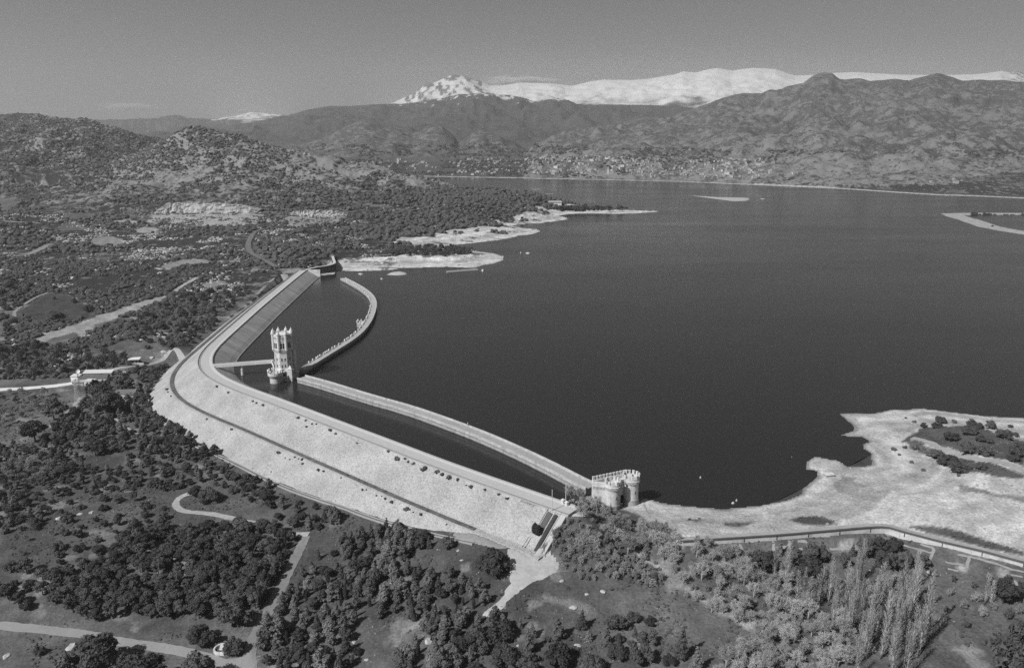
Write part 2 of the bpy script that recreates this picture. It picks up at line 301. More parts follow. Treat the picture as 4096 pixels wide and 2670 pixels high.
# ------------------------------------------------------------------ materials (black-and-white film: every colour is a grey)
def g(v): return (v, v, v, 1.0)
class NT:
    def __init__(s, name):
        s.m = bpy.data.materials.new(name); s.m.use_nodes = True; s.t = s.m.node_tree; s.n = s.t.nodes; s.l = s.t.links
        s.b = s.n['Principled BSDF']; s.b.inputs['Roughness'].default_value = 0.9
        s.b.inputs['Specular IOR Level'].default_value = 0.15
    def math(s, op, a, b=None, c=None, clamp=False):
        n = s.n.new('ShaderNodeMath'); n.operation = op; n.use_clamp = clamp
        for i, v in enumerate((a, b, c)):
            if v is None: continue
            if isinstance(v, (int, float)): n.inputs[i].default_value = v
            else: s.l.new(v, n.inputs[i])
        return n.outputs[0]
    def coord(s, kind='Object', scale=None):
        n = s.n.new('ShaderNodeTexCoord'); o = n.outputs[kind]
        if scale:
            mp = s.n.new('ShaderNodeMapping'); mp.inputs['Scale'].default_value = scale; s.l.new(o, mp.inputs[0]); o = mp.outputs[0]
        return o
    def noise(s, co, scale, det=4, rough=0.55):
        n = s.n.new('ShaderNodeTexNoise'); n.inputs['Scale'].default_value = scale; n.inputs['Detail'].default_value = det; n.inputs['Roughness'].default_value = rough
        s.l.new(co, n.inputs['Vector']); return n.outputs[0]
    def voro(s, co, scale, feat='F1'):
        n = s.n.new('ShaderNodeTexVoronoi'); n.feature = feat; n.inputs['Scale'].default_value = scale; s.l.new(co, n.inputs['Vector']); return n.outputs[0]
    def ramp(s, x, a, b, lo=0.0, hi=1.0):
        n = s.n.new('ShaderNodeMapRange'); n.interpolation_type = 'SMOOTHSTEP'; s.l.new(x, n.inputs[0])
        for i, v in enumerate((a, b, lo, hi)): n.inputs[i + 1].default_value = v
        return n.outputs[0]
    def attr(s, name):
        n = s.n.new('ShaderNodeAttribute'); n.attribute_name = name; return n.outputs['Fac']
    def mix(s, f, a, b):
        # a + f * (b - a), scalars
        return s.math('MULTIPLY_ADD', f, s.math('SUBTRACT', b, a), a)
    def out(s, val, lo=0.004, hi=0.9):
        v = s.math('MINIMUM', s.math('MAXIMUM', val, lo), hi)
        c = s.n.new('ShaderNodeCombineColor')
        for i in range(3): s.l.new(v, c.inputs[i])
        s.l.new(c.outputs[0], s.b.inputs['Base Color'])
    def bump(s, h, strength, dist):
        n = s.n.new('ShaderNodeBump'); n.inputs['Strength'].default_value = strength; n.inputs['Distance'].default_value = dist
        s.l.new(h, n.inputs['Height']); s.l.new(n.outputs[0], s.b.inputs['Normal'])
_mats = {}
def plainmat(name, v, amp=0.25, scale=0.6, bump=0.0, bdist=0.1, rough=0.9, rnd=0.0, det=5):
    if name in _mats: return _mats[name]
    t = NT(name); co = t.coord(); n = t.noise(co, scale, det, 0.6); n2 = t.noise(co, scale * 0.13, 3)
    f = t.math('MULTIPLY_ADD', t.math('SUBTRACT', n, 0.5), 2.4 * amp, 1.0)
    f = t.math('MULTIPLY', f, t.math('MULTIPLY_ADD', t.math('SUBTRACT', n2, 0.5), 1.4 * amp, 1.0))
    if rnd:
        oi = t.n.new('ShaderNodeObjectInfo'); f = t.math('MULTIPLY', f, t.math('MULTIPLY_ADD', t.math('SUBTRACT', oi.outputs['Random'], 0.5), rnd * 2, 1.0))
    t.out(t.math('MULTIPLY', f, v)); t.b.inputs['Roughness'].default_value = rough
    if bump: t.bump(n, bump, bdist)
    _mats[name] = t.m; return t.m
# ------------------------------------------------------------------ ground albedo
GA = np.full(GX.shape, 0.095)                              # dry grass
GRK = np.zeros(GX.shape)                                   # how much bare rock shows
GSC = np.zeros(GX.shape)                                   # how much dark low scrub grows
n_big = fbm(GXw / 60, GY / 60, 4, 40); n_mid = fbm(GXw / 17, GY / 17, 4, 41)
GA = GA * (0.5 + 1.0 * n_big) * (0.6 + 0.8 * n_mid)
GA = GA + 0.10 * sstep(0.60, 0.72, fbm(GXw / 9, GY / 9, 4, 47)) * sstep(0.5, 0.62, fbm(GXw / 40, GY / 40, 3, 48)) * (GY < 900)
hillm = sstep(640, 800, GY) * (lake <= 0) * (GY < 2700)
GSC = np.where(GY < 2700, hillm * (0.45 + 0.25 * (n_big - 0.5) * 2), 0.35)
hz = np.clip((HG - 14) / 60, 0, 1)
GA = GA * (1 + 0.6 * hillm)
GRK = np.where(GY < 2700, hillm * (0.33 + 0.26 * hz), 0.0)
GRK = np.where(owner == 1, 0.42, GRK); GSC = np.where(owner == 1, 0.5, GSC)
GRK = np.where(owner == 2, 0.46, GRK); GRK = np.where(owner == 3, 0.50 + 0.12 * (fbm(GXw / 260, GY / 260, 4, 65) - 0.5) * 2, GRK); GSC = np.where(owner == 3, 0.36, GSC); GRK = np.where(owner == 4, 0.30, GRK); GSC = np.where(owner == 4, 0.52, GSC)
GA = np.where((GY > 2600) & (owner == 0), 0.085, GA)
snow = ((owner == 5)).astype(float)
zs = HG + 150 * ((GX > -0.365) & (GX < -0.27)) - 300 * (GX < -0.365) - 150 * ((GX > -0.27) & (GX < -0.17)) + (fbm(GXw / 260, GY / 260, 6, 61) - 0.5) * 420
snow *= sstep(330, 520, zs)
crag = sstep(0.50, 0.58, fbm(GXw / 60 + HG / 90, HG / 70, 5, 63)) * (((GX > -0.13) & (GX < -0.035)) | (GX > 0.595)) * 0.9
snow = snow * (1 - crag)
zs4 = HG + (fbm(GXw / 45, GY / 90, 5, 62) - 0.5) * 330
snow = np.maximum(snow, 0.8 * (owner == 4) * (GX > -0.15) * (GX < 0.21) * sstep(440, 500, zs4))
GA = np.where(snow > 0, GA * (1 - snow) + 0.74 * snow, GA); GRK = GRK * (1 - snow); GSC = GSC * (1 - snow)
def paint(mask, alb, soft=None):
    global GA, GRK, GSC
    f = np.clip(mask, 0, 1); GA = GA * (1 - f) + alb * f; GRK = GRK * (1 - f); GSC = GSC * (1 - f)
def region(poly, feather, mod=0.0, y0=0, y1=9000):
    m = (GY > y0) & (GY < y1); o = np.zeros(GX.shape)
    d = poly_sd(GXw[m], GY[m], poly)
    if mod: d = d + (fbm(GXw[m] / (mod * 2), GY[m] / (mod * 2), 4, 50) - 0.5) * 2 * mod
    o[m] = sstep(-feather, feather, d); return o
# sandy shores
dR = line_d(GXw, GY, SHORE_R); dN = line_d(GXw, GY, SHORE_N); dF = np.full(GX.shape, 1e4); mF = (GY > 1200) & (GY < 4200); dF[mF] = line_d(GXw[mF], GY[mF], SHORE_F); dI = np.full(GX.shape, 1e4); dI[mF] = line_d(GXw[mF], GY[mF], SHORE_I)
strand = np.where(GY < 620, fbm(line_d(GXw, GY, SHORE_R) * 0.22 + fbm(GXw / 50, GY / 50, 3, 31) * 3.0, GXw / 300, 4, 32), fbm(HG * 2.6, GXw / 400, 4, 32))
sandv = 0.44 * (0.58 + 0.84 * strand) * (0.80 + 0.40 * fbm(GXw / 12, GY / 12, 5, 33)) * (0.88 + 0.24 * fbm(GXw / 45, GY / 45, 3, 34))
lowland = lake <= 2
nn = fbm(GXw / 25, GY / 25, 4, 35)
paint(lowland * (GY > 880) * (1 - sstep(9, 17, dN + (nn - 0.5) * 26)), sandv)
for l in ([(75, 1440), (250, 1420), (450, 1425), (700, 1415), (1000, 1395), (1100, 1375), (1190, 1388), (1230, 1425), (1150, 1470), (1010, 1500), (830, 1490), (520, 1500), (430, 1510), (75, 1515)],
          [(430, 1345), (500, 1305), (700, 1290), (850, 1265), (1000, 1240), (1200, 1225), (1380, 1208), (1440, 1210), (1490, 1232), (1320, 1275), (1200, 1300), (1000, 1323), (800, 1345), (560, 1350)],
          [(1150, 1180), (1300, 1165), (1400, 1140), (1480, 1100), (1600, 1090), (1700, 1086), (1900, 1090), (2100, 1085), (2300, 1098), (2100, 1122), (1800, 1121), (1660, 1124), (1650, 1140), (1685, 1150), (1450, 1190), (1290, 1200)]):
    paint(lowland * region([tuple(at(u, v, 1.0)[:2]) for u, v in pts(K2, *l)], 3, 22, 850, 1900), np.where(fbm(GXw / 22, GY / 14, 5, 38) > 0.655, 0.15, sandv * (0.85 + 0.6 * fbm(GXw / 8, GY / 25, 4, 39))))
mid = lowland * (GY > 880) * (GX < 0.02) * (1 - sstep(40, 75, dN)) * (GY < 1120) * sstep(0.50, 0.60, fbm(GXw / 22, GY / 22, 4, 36))
paint(mid * 0.8, sandv)
paint(lowland * (1 - sstep(12, 24, dF + (nn - 0.5) * 14 - 14 * (GX > 0.3))), 0.46)
paint(lowland * (1 - sstep(14, 22, dI + (nn - 0.5) * 30)) * (GX < 1.2), 0.40)
CANAL = pts(K9, (58, 692), (160, 685), (700, 650), (1000, 625), (1400, 595), (1550, 625), (1800, 690), (2100, 760), (2380, 835), (2900, 960))
canal_w = [tuple(at(u, v, 2.6)[:2]) for u, v in CANAL]
beachR = [(36, 330), (48, 326), (56, 318), (62, 306)] + canal_w[0:] + [(520, 250), (560, 470), (300, 470)]
paint(lowland * region(beachR, 1.5, 2, 230, 560), sandv)
paint(lowland * (GY > 330) * (GY < 600) * (GX > 0.2) * (1 - sstep(50, 60, dR)), sandv)
paint(lowland * (GY < 900) * (1 - sstep(0.8, 3.0, dR + (nn - 0.5) * 3)) * 0.75, 0.17)
paint(lowland * (GX > 0.4) * (1 - sstep(60, 120, dI + (nn - 0.5) * 60)) * (GY > 1200) * (GY < 2000), 0.36)
# weedy bank on the beach headland, and dark drying hollows
for k, l, a, md in ((K6, [(1560, 1300), (1640, 1235), (1720, 1200), (1850, 1195), (1960, 1195), (2080, 1215), (2180, 1240), (2260, 1275), (2380, 1290), (2380, 1460), (2250, 1420), (2100, 1395), (1960, 1380), (1830, 1340), (1700, 1300), (1620, 1280)], 0.085, 2.5),
                    (K6, [(1560, 1300), (1640, 1290), (1720, 1330), (1800, 1350), (1730, 1400), (1620, 1350)], 0.12, 3),
                    (K9, [(1800, 70), (1900, 95), (2050, 150), (2250, 190), (2380, 240), (2380, 265), (2200, 260), (2000, 215), (1850, 180), (1770, 120)], 0.09, 2.5),
                    (K9, [(1900, 310), (2000, 320), (2200, 370), (2380, 390), (2380, 410), (2150, 380), (1960, 350)], 0.17, 2.5),
                    (K9, [(1080, 300), (1150, 250), (1230, 260), (1290, 320), (1250, 380), (1130, 360)], 0.27, 3),
                    (K9, [(1290, 360), (1400, 330), (1500, 350), (1450, 400), (1330, 400)], 0.29, 3),
                    (K9, [(780, 545), (860, 523), (950, 518), (1030, 530), (1110, 572), (1000, 582), (880, 575)], 0.075, 0.6),
                    (K9, [(320, 562), (440, 560), (560, 556), (500, 582), (420, 592), (350, 585)], 0.10, 0.6),
                    (K9, [(60, 538), (140, 538), (220, 548), (150, 556), (90, 548)], 0.11, 0.5),
                    (K9, [(1580, 585), (1720, 580), (1850, 596), (2000, 640), (2200, 700), (2380, 765), (2380, 790), (2200, 755), (1950, 690), (1750, 640)], 0.09, 0.8)):
    paint(region(gpoly(k, *l), 0.8, md, 200, 700), a * (0.8 + 0.4 * n_mid))
# garden plots and scrub below the retaining wall, spillway gravel, stream beds, fields
for k, l, a, md in ((K9, [(400, 700), (700, 670), (1100, 640), (1400, 625), (1560, 655), (1900, 735), (2380, 870), (2380, 1000), (2200, 960), (1950, 880), (1750, 830), (1500, 760), (1130, 745), (650, 755), (420, 760)], 0.115, 1),
                    (K9, [(1125, 695), (1240, 690), (1260, 745), (1130, 750)], 0.32, 0.6),
                    (K9, [(1930, 840), (2000, 860), (1980, 900), (1930, 880)], 0.36, 0.8), (K9, [(2200, 860), (2290, 890), (2260, 940), (2200, 920)], 0.34, 0.8),
                    (K9, [(60, 980), (180, 1020), (260, 1110), (400, 1180), (560, 1230), (620, 1320), (540, 1300), (380, 1210), (230, 1130), (100, 1050)], 0.34, 3),
                    (K8, [(2090, 740), (2180, 770), (2260, 850), (2350, 900), (2230, 880), (2130, 800)], 0.34, 2),
                    (K8, [(1450, 1060), (1640, 1080), (1750, 1120), (1850, 1180), (1900, 1220), (1730, 1190), (1600, 1140)], 0.17, 5),
                    (K4, [(280, 580), (450, 520), (640, 455), (780, 410), (900, 370), (1010, 335), (1120, 310), (1130, 335), (1000, 380), (860, 435), (740, 480), (640, 505), (620, 560), (540, 600), (500, 560), (360, 600), (240, 660), (260, 600)], 0.30, 5),
                    (K4, [(1360, 225), (1480, 205), (1600, 240), (1560, 285), (1420, 280), (1340, 260)], 0.20, 6),
                    (K4, [(120, 420), (330, 290), (480, 310), (580, 370), (640, 400), (600, 460), (420, 480), (250, 470)], 0.055, 2),
                    (K7, [(500, 140), (700, 90), (850, 110), (830, 170), (700, 210), (520, 200)], 0.062, 2),
                    (K7, [(0, 660), (180, 600), (330, 540), (380, 640), (370, 700), (200, 800), (0, 860)], 0.075, 3),
                    (K1, [(0, 1010), (100, 1000), (140, 1040), (60, 1090), (0, 1100)], 0.11, 8), (K1, [(430, 1120), (560, 1105), (650, 1120), (600, 1150), (470, 1160)], 0.10, 6),
                    (K1, [(390, 1210), (480, 1155), (590, 1150), (560, 1210), (430, 1225)], 0.11, 6), (K1, [(600, 1320), (640, 1280), (740, 1260), (830, 1290), (800, 1325), (680, 1330)], 0.24, 8),
                    (K1, [(1000, 1170), (1040, 1120), (1300, 1112), (1500, 1112), (1760, 1125), (1740, 1195), (1500, 1190), (1250, 1185)], 0.32, 16), (K1, [(1900, 1170), (2000, 1130), (2350, 1135), (2250, 1190), (2000, 1200)], 0.27, 14),
                    (K1, [(760, 1160), (860, 1150), (960, 1165), (900, 1180), (790, 1175)], 0.30, 6), (K1, [(900, 1225), (980, 1205), (1070, 1215), (1050, 1245), (950, 1240)], 0.30, 8),
                    (K4, [(1080, 120), (1200, 75), (1290, 60), (1450, 75), (1640, 55), (1660, 85), (1500, 95), (1300, 90), (1150, 135)], 0.24, 8),
                    (K4, [(1950, 135), (2090, 120), (2110, 150), (1950, 160), (1800, 270), (1740, 300), (1860, 200)], 0.26, 4),
                    (K8, [(400, 60), (420, 60), (420, 70)], 0.2, 1)):
    paint(region(gpoly(k, *l), 1.2, md, 180, 1700) * 0.95, a * (0.75 + 0.5 * fbm(GXw / 6, GY / 6, 3, 44)))
# bigger smooth granite slabs on the left hills
for l in ([(1230, 740), (1330, 720), (1460, 760), (1420, 800), (1280, 810)], [(1730, 860), (1800, 830), (1880, 860), (1860, 880), (1760, 880)], [(1950, 850), (2040, 820), (2140, 850), (2100, 910), (2000, 890)], [(1820, 790), (1900, 770), (1930, 800), (1840, 830)], [(1580, 780), (1650, 735), (1670, 750), (1610, 800)],
          [(220, 690), (260, 590), (340, 530), (370, 560), (300, 640), (250, 700)], [(680, 890), (740, 840), (760, 850), (720, 900)], [(740, 900), (800, 870), (850, 900), (790, 920)], [(1690, 670), (1760, 620), (1820, 650), (1780, 680)], [(1380, 880), (1440, 850), (1590, 880), (1500, 895)], [(420, 720), (540, 690), (600, 720), (470, 740)]):
    GRK = np.maximum(GRK, 0.95 * region(gpoly(K1, *l), 6, 14, 900, 3000))
paint((lake > 0).astype(float), 0.06)
# ------------------------------------------------------------------ ground mesh
def link(o, parent=None):
    COL.objects.link(o)
    if parent: o.parent = parent
    return o
def mesh_from(name, V, Fq, smooth=True, mats=()):
    me = bpy.data.meshes.new(name); V = np.asarray(V, np.float32); Fq = np.asarray(Fq, np.int32); k = Fq.shape[1]
    me.vertices.add(len(V)); me.vertices.foreach_set('co', V.ravel()); me.loops.add(Fq.size); me.loops.foreach_set('vertex_index', Fq.ravel())
    me.polygons.add(len(Fq)); me.polygons.foreach_set('loop_start', np.arange(0, Fq.size, k, dtype=np.int32)); me.polygons.foreach_set('loop_total', np.full(len(Fq), k, np.int32))
    me.polygons.foreach_set('use_smooth', np.full(len(Fq), smooth)); me.update(calc_edges=True)
    for m in mats: me.materials.append(m)
    return me
def structure(o): o['kind'] = 'structure'; return o
V = np.stack([GXw, GY, HG], -1).reshape(-1, 3)
ii = (np.arange(NR - 1)[:, None] * NC + np.arange(NC - 1)[None]).ravel()
Fq = np.stack([ii, ii + 1, ii + NC + 1, ii + NC], 1)
t = NT('ground'); co = t.coord()
n1 = t.noise(co, 0.9, 5, 0.65); n2 = t.noise(co, 0.11, 5, 0.6); n3 = t.noise(co, 0.022, 6, 0.62); n4 = t.noise(co, 0.006, 7, 0.62)
alb = t.attr('alb'); far0 = t.attr('far'); rk = t.attr('rock'); sc_ = t.attr('scrub')
basev = t.math('MULTIPLY', alb, t.math('MULTIPLY_ADD', t.math('SUBTRACT', n1, 0.5), 1.7, 1.0))
basev = t.math('MULTIPLY', basev, t.math('MULTIPLY_ADD', t.math('SUBTRACT', n2, 0.5), 1.3, 1.0))
far = t.attr('far')
patt = t.mix(far, t.math('ADD', t.math('MULTIPLY', n2, 0.45), t.math('MULTIPLY', n3, 0.55)), t.math('ADD', t.math('MULTIPLY', n2, 0.35), t.math('MULTIPLY', n3, 0.65)))
patt2 = t.mix(far, t.noise(t.coord(), 0.07, 5, 0.65), t.noise(t.coord(), 0.02, 6, 0.7))
scm = t.ramp(t.math('ADD', patt2, t.math('MULTIPLY', sc_, 0.7)), 0.72, 0.80)
basev = t.mix(scm, basev, t.math('ADD', t.math('MULTIPLY_ADD', n1, 0.03, 0.02), t.math('MULTIPLY', far0, 0.04)))
rkm = t.ramp(t.math('ADD', patt, t.math('MULTIPLY', rk, 0.62)), 0.78, 0.87)
rkm = t.math('MULTIPLY', rkm, t.math('GREATER_THAN', rk, 0.02))
vv = t.voro(co, 0.16)
basev = t.mix(rkm, basev, t.math('MULTIPLY', t.math('MULTIPLY_ADD', n1, 0.22, t.math('MULTIPLY_ADD', vv, 0.03, 0.10)), t.math('MULTIPLY_ADD', far0, -0.25, 1.0)))
t.out(basev)
t.bump(t.math('ADD', t.math('MULTIPLY', n2, 1.0), t.math('MULTIPLY', n1, 0.25)), 0.6, 2.0)
me = mesh_from('ground', V, Fq, True, [t.m])
for nm, a in (('alb', GA), ('rock', GRK), ('scrub', GSC), ('far', sstep(2000, 3500, GY))):
    at_ = me.attributes.new(nm, 'FLOAT', 'POINT'); at_.data.foreach_set('value', a.astype(np.float32).ravel())
structure(link(bpy.data.objects.new('ground', me)))
# ------------------------------------------------------------------ water
bmw = bmesh.new()
lake_v = inner_mid + [(-190, 960), (-150, 990), (-170, 1300), (-40, 1330), (150, 1700), (60, 1800), (-400, 2500), (-560, 2900), (-500, 3000), (600, 3000)] + \
         [tuple(at(u, v, 0)[:2]) for u, v in ((2700, 716), (3284, 742), (3755, 770), (4200, 785), (5600, 890))] + [(1500, 430), (330, 425), (190, 390), (140, 350), (90, 310), (40, 322)]
wv = [bmw.verts.new((x, y, 0)) for x, y in lake_v]; bmw.verts.ensure_lookup_table()
for tri in tessellate_polygon([[Vector((x, y, 0)) for x, y in lake_v]]):
    try: bmw.faces.new([wv[i] for i in tri])
    except ValueError: pass
bmesh.ops.recalc_face_normals(bmw, faces=bmw.faces)
for f in bmw.faces:
    if f.normal.z < 0: f.normal_flip()
t = NT('lake_water'); co = t.coord(); t.b.inputs['Base Color'].default_value = g(0.020); t.b.inputs['Roughness'].default_value = 0.08; t.b.inputs['IOR'].default_value = 1.33; t.b.inputs['Specular IOR Level'].default_value = 0.5
sx = t.n.new('ShaderNodeSeparateXYZ'); t.l.new(co, sx.inputs[0])
w1 = t.noise(t.coord('Object', (0.35, 0.6, 1)), 1.0, 4, 0.6); w2 = t.noise(t.coord('Object', (0.02, 0.05, 1)), 1.0, 4, 0.6)
gust = t.ramp(t.noise(t.coord('Object', (0.0016, 0.006, 1)), 1.0, 3, 0.5), 0.3, 0.7, 0.35, 1.1)
calm = t.ramp(sx.outputs[1], 1750, 1950, 1.0, 0.9)      # the far bay lies in the lee of the headland
t.l.new(t.math('MULTIPLY_ADD', t.noise(t.coord('Object', (0.0022, 0.0085, 1)), 1.0, 5, 0.62), 0.34, 0.0), t.b.inputs['Roughness'])
bumpn = t.n.new('ShaderNodeBump'); bumpn.inputs['Distance'].default_value = 0.20
t.l.new(t.math('MULTIPLY', t.math('MULTIPLY', gust, calm), 0.55), bumpn.inputs['Strength'])
t.l.new(t.math('ADD', w1, t.math('MULTIPLY', w2, 0.5)), bumpn.inputs['Height']); t.l.new(bumpn.outputs[0], t.b.inputs['Normal'])
mew = bpy.data.meshes.new('lake_water'); bmw.to_mesh(mew); bmw.free(); mew.materials.append(t.m)
structure(link(bpy.data.objects.new('lake_water', mew)))
# ------------------------------------------------------------------ mesh helpers
class MB:
    def __init__(s): s.v = []; s.f = []; s.mi = []
    def add(s, vs, fs, mi=0):
        o = len(s.v); s.v += [tuple(p) for p in vs]; s.f += [tuple(i + o for i in f) for f in fs]; s.mi += [mi] * len(fs)
    def box(s, x0, x1, y0, y1, z0, z1, mi=0, M=None):
        p = [Vector((x, y, z)) for z in (z0, z1) for y in (y0, y1) for x in (x0, x1)]
        if M is not None: p = [M @ q for q in p]
        s.add(p, [(0, 2, 3, 1), (4, 5, 7, 6), (0, 1, 5, 4), (2, 6, 7, 3), (0, 4, 6, 2), (1, 3, 7, 5)], mi)
    def prism(s, poly, z0, z1, mi=0, top=None):
        """vertical prism; top: optional other polygon for the upper ring"""
        n = len(poly); q = top or poly
        s.add([(x, y, z0) for x, y in poly] + [(x, y, z1) for x, y in q], [(i, (i + 1) % n, n + (i + 1) % n, n + i) for i in range(n)] + [tuple(range(n - 1, -1, -1)), tuple(range(n, 2 * n))], mi)
    def ring(s, poly, inner, z0, z1, mi=0):
        n = len(poly); v = [(x, y, z) for z in (z0, z1) for P in (poly, inner) for x, y in P]; f = []
        for i in range(n):
            j = (i + 1) % n
            f += [(i, j, 2 * n + j, 2 * n + i), (n + j, n + i, 3 * n + i, 3 * n + j), (2 * n + i, 2 * n + j, 3 * n + j, 3 * n + i), (j, i, n + i, n + j)]
        s.add(v, f, mi)
    def tube(s, p, q, r0, r1=None, n=6, mi=0):
        p = Vector(p); q = Vector(q); r1 = r0 if r1 is None else r1; d = (q - p)
        if d.length < 1e-6: return
        d.normalize(); a = d.orthogonal().normalized(); b = d.cross(a)
        vs = [c + (a * math.cos(2 * math.pi * k / n) + b * math.sin(2 * math.pi * k / n)) * r for c, r in ((p, r0), (q, r1)) for k in range(n)]
        s.add(vs, [(k, (k + 1) % n, n + (k + 1) % n, n + k) for k in range(n)] + [tuple(range(n - 1, -1, -1)), tuple(range(n, 2 * n))], mi)
    def lathe(s, prof, n=24, c=(0, 0), mi=0):
        vs = [(c[0] + r * math.cos(2 * math.pi * k / n), c[1] + r * math.sin(2 * math.pi * k / n), z) for r, z in prof for k in range(n)]
        f = [(i * n + k, i * n + (k + 1) % n, (i + 1) * n + (k + 1) % n, (i + 1) * n + k) for i in range(len(prof) - 1) for k in range(n)]
        f += [tuple(range(n - 1, -1, -1)), tuple(range((len(prof) - 1) * n, len(prof) * n))]; s.add(vs, f, mi)
    def strip(s, A, B, mi=0):
        """ribbon between two polylines of 3-D points"""
        n = len(A); s.add(list(A) + list(B), [(i, i + 1, n + i + 1, n + i) for i in range(n - 1)], mi)
    def sweep(s, rows, mi=0, closed=False):
        """rows: list of profiles (each a list of points)"""
        m = len(rows[0]); o = [p for r in rows for p in r]; f = []
        for i in range(len(rows) - 1):
            for k in range(m if closed else m - 1):
                l = (k + 1) % m; f.append((i * m + k, i * m + l, (i + 1) * m + l, (i + 1) * m + k))
        if closed: f += [tuple(range(m)), tuple((len(rows) - 1) * m + k for k in range(m - 1, -1, -1))]
        s.add(o, f, mi)
    def mesh(s, name, mats, smooth=False):
        me = bpy.data.meshes.new(name); me.from_pydata(s.v, [], s.f)
        if not isinstance(mats, (list, tuple)): mats = [mats]
        for m in mats: me.materials.append(m)
        if len(mats) > 1: me.polygons.foreach_set('material_index', s.mi)
        bm = bmesh.new(); bm.from_mesh(me); bmesh.ops.recalc_face_normals(bm, faces=bm.faces); bm.to_mesh(me); bm.free()
        if smooth: me.polygons.foreach_set('use_smooth', [True] * len(me.polygons))
        me.update(); return me
    def build(s, name, mats, parent=None, smooth=False, loc=None):
        o = bpy.data.objects.new(name, s.mesh(name, mats, smooth)); link(o, parent)
        if loc: o.location = loc
        return o
def tag(o, label, cat, group=None):
    o['label'] = label; o['category'] = cat
    if group: o['group'] = group
    return o
def thing(name, label, cat, loc=(0, 0, 0), rz=0.0, group=None):
    o = bpy.data.objects.new(name, None); o.empty_display_size = 1; o.location = loc; o.rotation_euler = (0, 0, rz); link(o)
    return tag(o, label, cat, group)
def copyp(o, parent, loc=None, rz=None):
    c = o.copy(); COL.objects.link(c); c.parent = parent
    if loc is not None: c.location = loc
    if rz is not None: c.rotation_euler = (0, 0, rz)
    return c
def copy_tree(o, loc, rz=0.0, sc=None, label=None, group=None):
    c = o.copy(); COL.objects.link(c); c.location = loc; c.rotation_euler = (0, 0, rz)
    if sc is not None: c.scale = sc if hasattr(sc, '__len__') else (sc, sc, sc)
    if label: c['label'] = label
    if group: c['group'] = group
    for ch in o.children:
        d = ch.copy(); COL.objects.link(d); d.parent = c
    return c
def ngon(r, n, c=(0, 0), a0=0.0): return [(c[0] + r * math.cos(a0 + 2 * math.pi * k / n), c[1] + r * math.sin(a0 + 2 * math.pi * k / n)) for k in range(n)]

def stonemat(name, v, sx=0.5, amp=0.3, stain=0.25, bump=0.4):
    """dressed stone: courses, blocks of differing tone, soft weather stains"""
    t = NT(name); co = t.coord(); n = t.noise(co, 1.6, 5, 0.65); st = t.noise(t.coord('Object', (0.35, 0.35, 0.08)), 1.0, 4, 0.6); vb = t.n.new('ShaderNodeTexVoronoi'); vb.inputs['Scale'].default_value = 1.0
    t.l.new(t.coord('Object', (sx, sx, sx * 2.0)), vb.inputs['Vector']); sp = t.n.new('ShaderNodeSeparateColor'); t.l.new(vb.outputs['Color'], sp.inputs[0])
    f = t.math('MULTIPLY_ADD', t.math('SUBTRACT', sp.outputs[0], 0.5), amp, 1.0)
    f = t.math('MULTIPLY', f, t.math('MULTIPLY_ADD', t.math('SUBTRACT', n, 0.5), 0.5, 1.0))
    f = t.math('MULTIPLY', f, t.math('SUBTRACT', 1.0, t.ramp(st, 0.52, 0.68, 0.0, stain)))
    t.out(t.math('MULTIPLY', f, v)); t.bump(t.math('ADD', sp.outputs[0], n), bump, 0.15); return t.m
M_white = stonemat('pale_stone', 0.62); M_stone = stonemat('grey_stone', 0.36, 0.5, 0.35, 0.3); M_conc = plainmat('concrete', 0.36, 0.18, 0.8, 0.1, 0.05)
M_dark = plainmat('dark_opening', 0.012, 0.1); M_road = plainmat('crest_gravel', 0.46, 0.14, 0.5); M_dirt = plainmat('dirt_track', 0.25, 0.3, 0.7, 0.3, 0.1); M_paleroad = plainmat('pale_track', 0.34, 0.3, 0.6, 0.3, 0.1)
M_wall = plainmat('whitewash', 0.72, 0.12, 0.7); M_rooflight = plainmat('pale_roof', 0.6, 0.15, 0.9); M_roofdark = plainmat('tiled_roof', 0.16, 0.3, 1.2); M_metal = plainmat('painted_metal', 0.55, 0.08, 2, rough=0.5); M_steel = plainmat('dark_steel', 0.09, 0.2, 2, rough=0.5)
M_wetstone = stonemat('wet_stone', 0.10, 0.4, 0.5, 0.4)
def rubblemat(name, v):
    t = NT(name); co = t.coord(); n = t.noise(co, 0.9, 5, 0.7); big = t.noise(co, 0.06, 4, 0.6); vb = t.n.new('ShaderNodeTexVoronoi'); vb.inputs['Scale'].default_value = 1.7; t.l.new(co, vb.inputs['Vector'])
    sp = t.n.new('ShaderNodeSeparateColor'); t.l.new(vb.outputs['Color'], sp.inputs[0])
    f = t.math('MULTIPLY_ADD', t.math('SUBTRACT', sp.outputs[0], 0.5), 0.34, 1.0); f = t.math('MULTIPLY', f, t.math('MULTIPLY_ADD', t.math('SUBTRACT', n, 0.5), 0.5, 1.0)); f = t.math('MULTIPLY', f, t.math('MULTIPLY_ADD', t.math('SUBTRACT', big, 0.5), 0.8, 1.0))
    gap = t.ramp(vb.outputs['Distance'], 0.6, 1.0, 1.0, 0.6)
    gr = t.attr('weeds'); wd = t.ramp(t.math('ADD', t.noise(co, 0.35, 4, 0.7), gr), 0.95, 1.15)
    t.out(t.mix(wd, t.math('MULTIPLY', t.math('MULTIPLY', f, gap), v), 0.09)); t.bump(t.math('SUBTRACT', n, vb.outputs['Distance']), 0.5, 0.3); return t.m
M_rubble = rubblemat('dam_rubble', 0.37)
# ------------------------------------------------------------------ the dam
ND = len(DAM)
dam = thing('dam', 'long pale rubble embankment dam bending between the near stairs and the far hillside', 'dam')
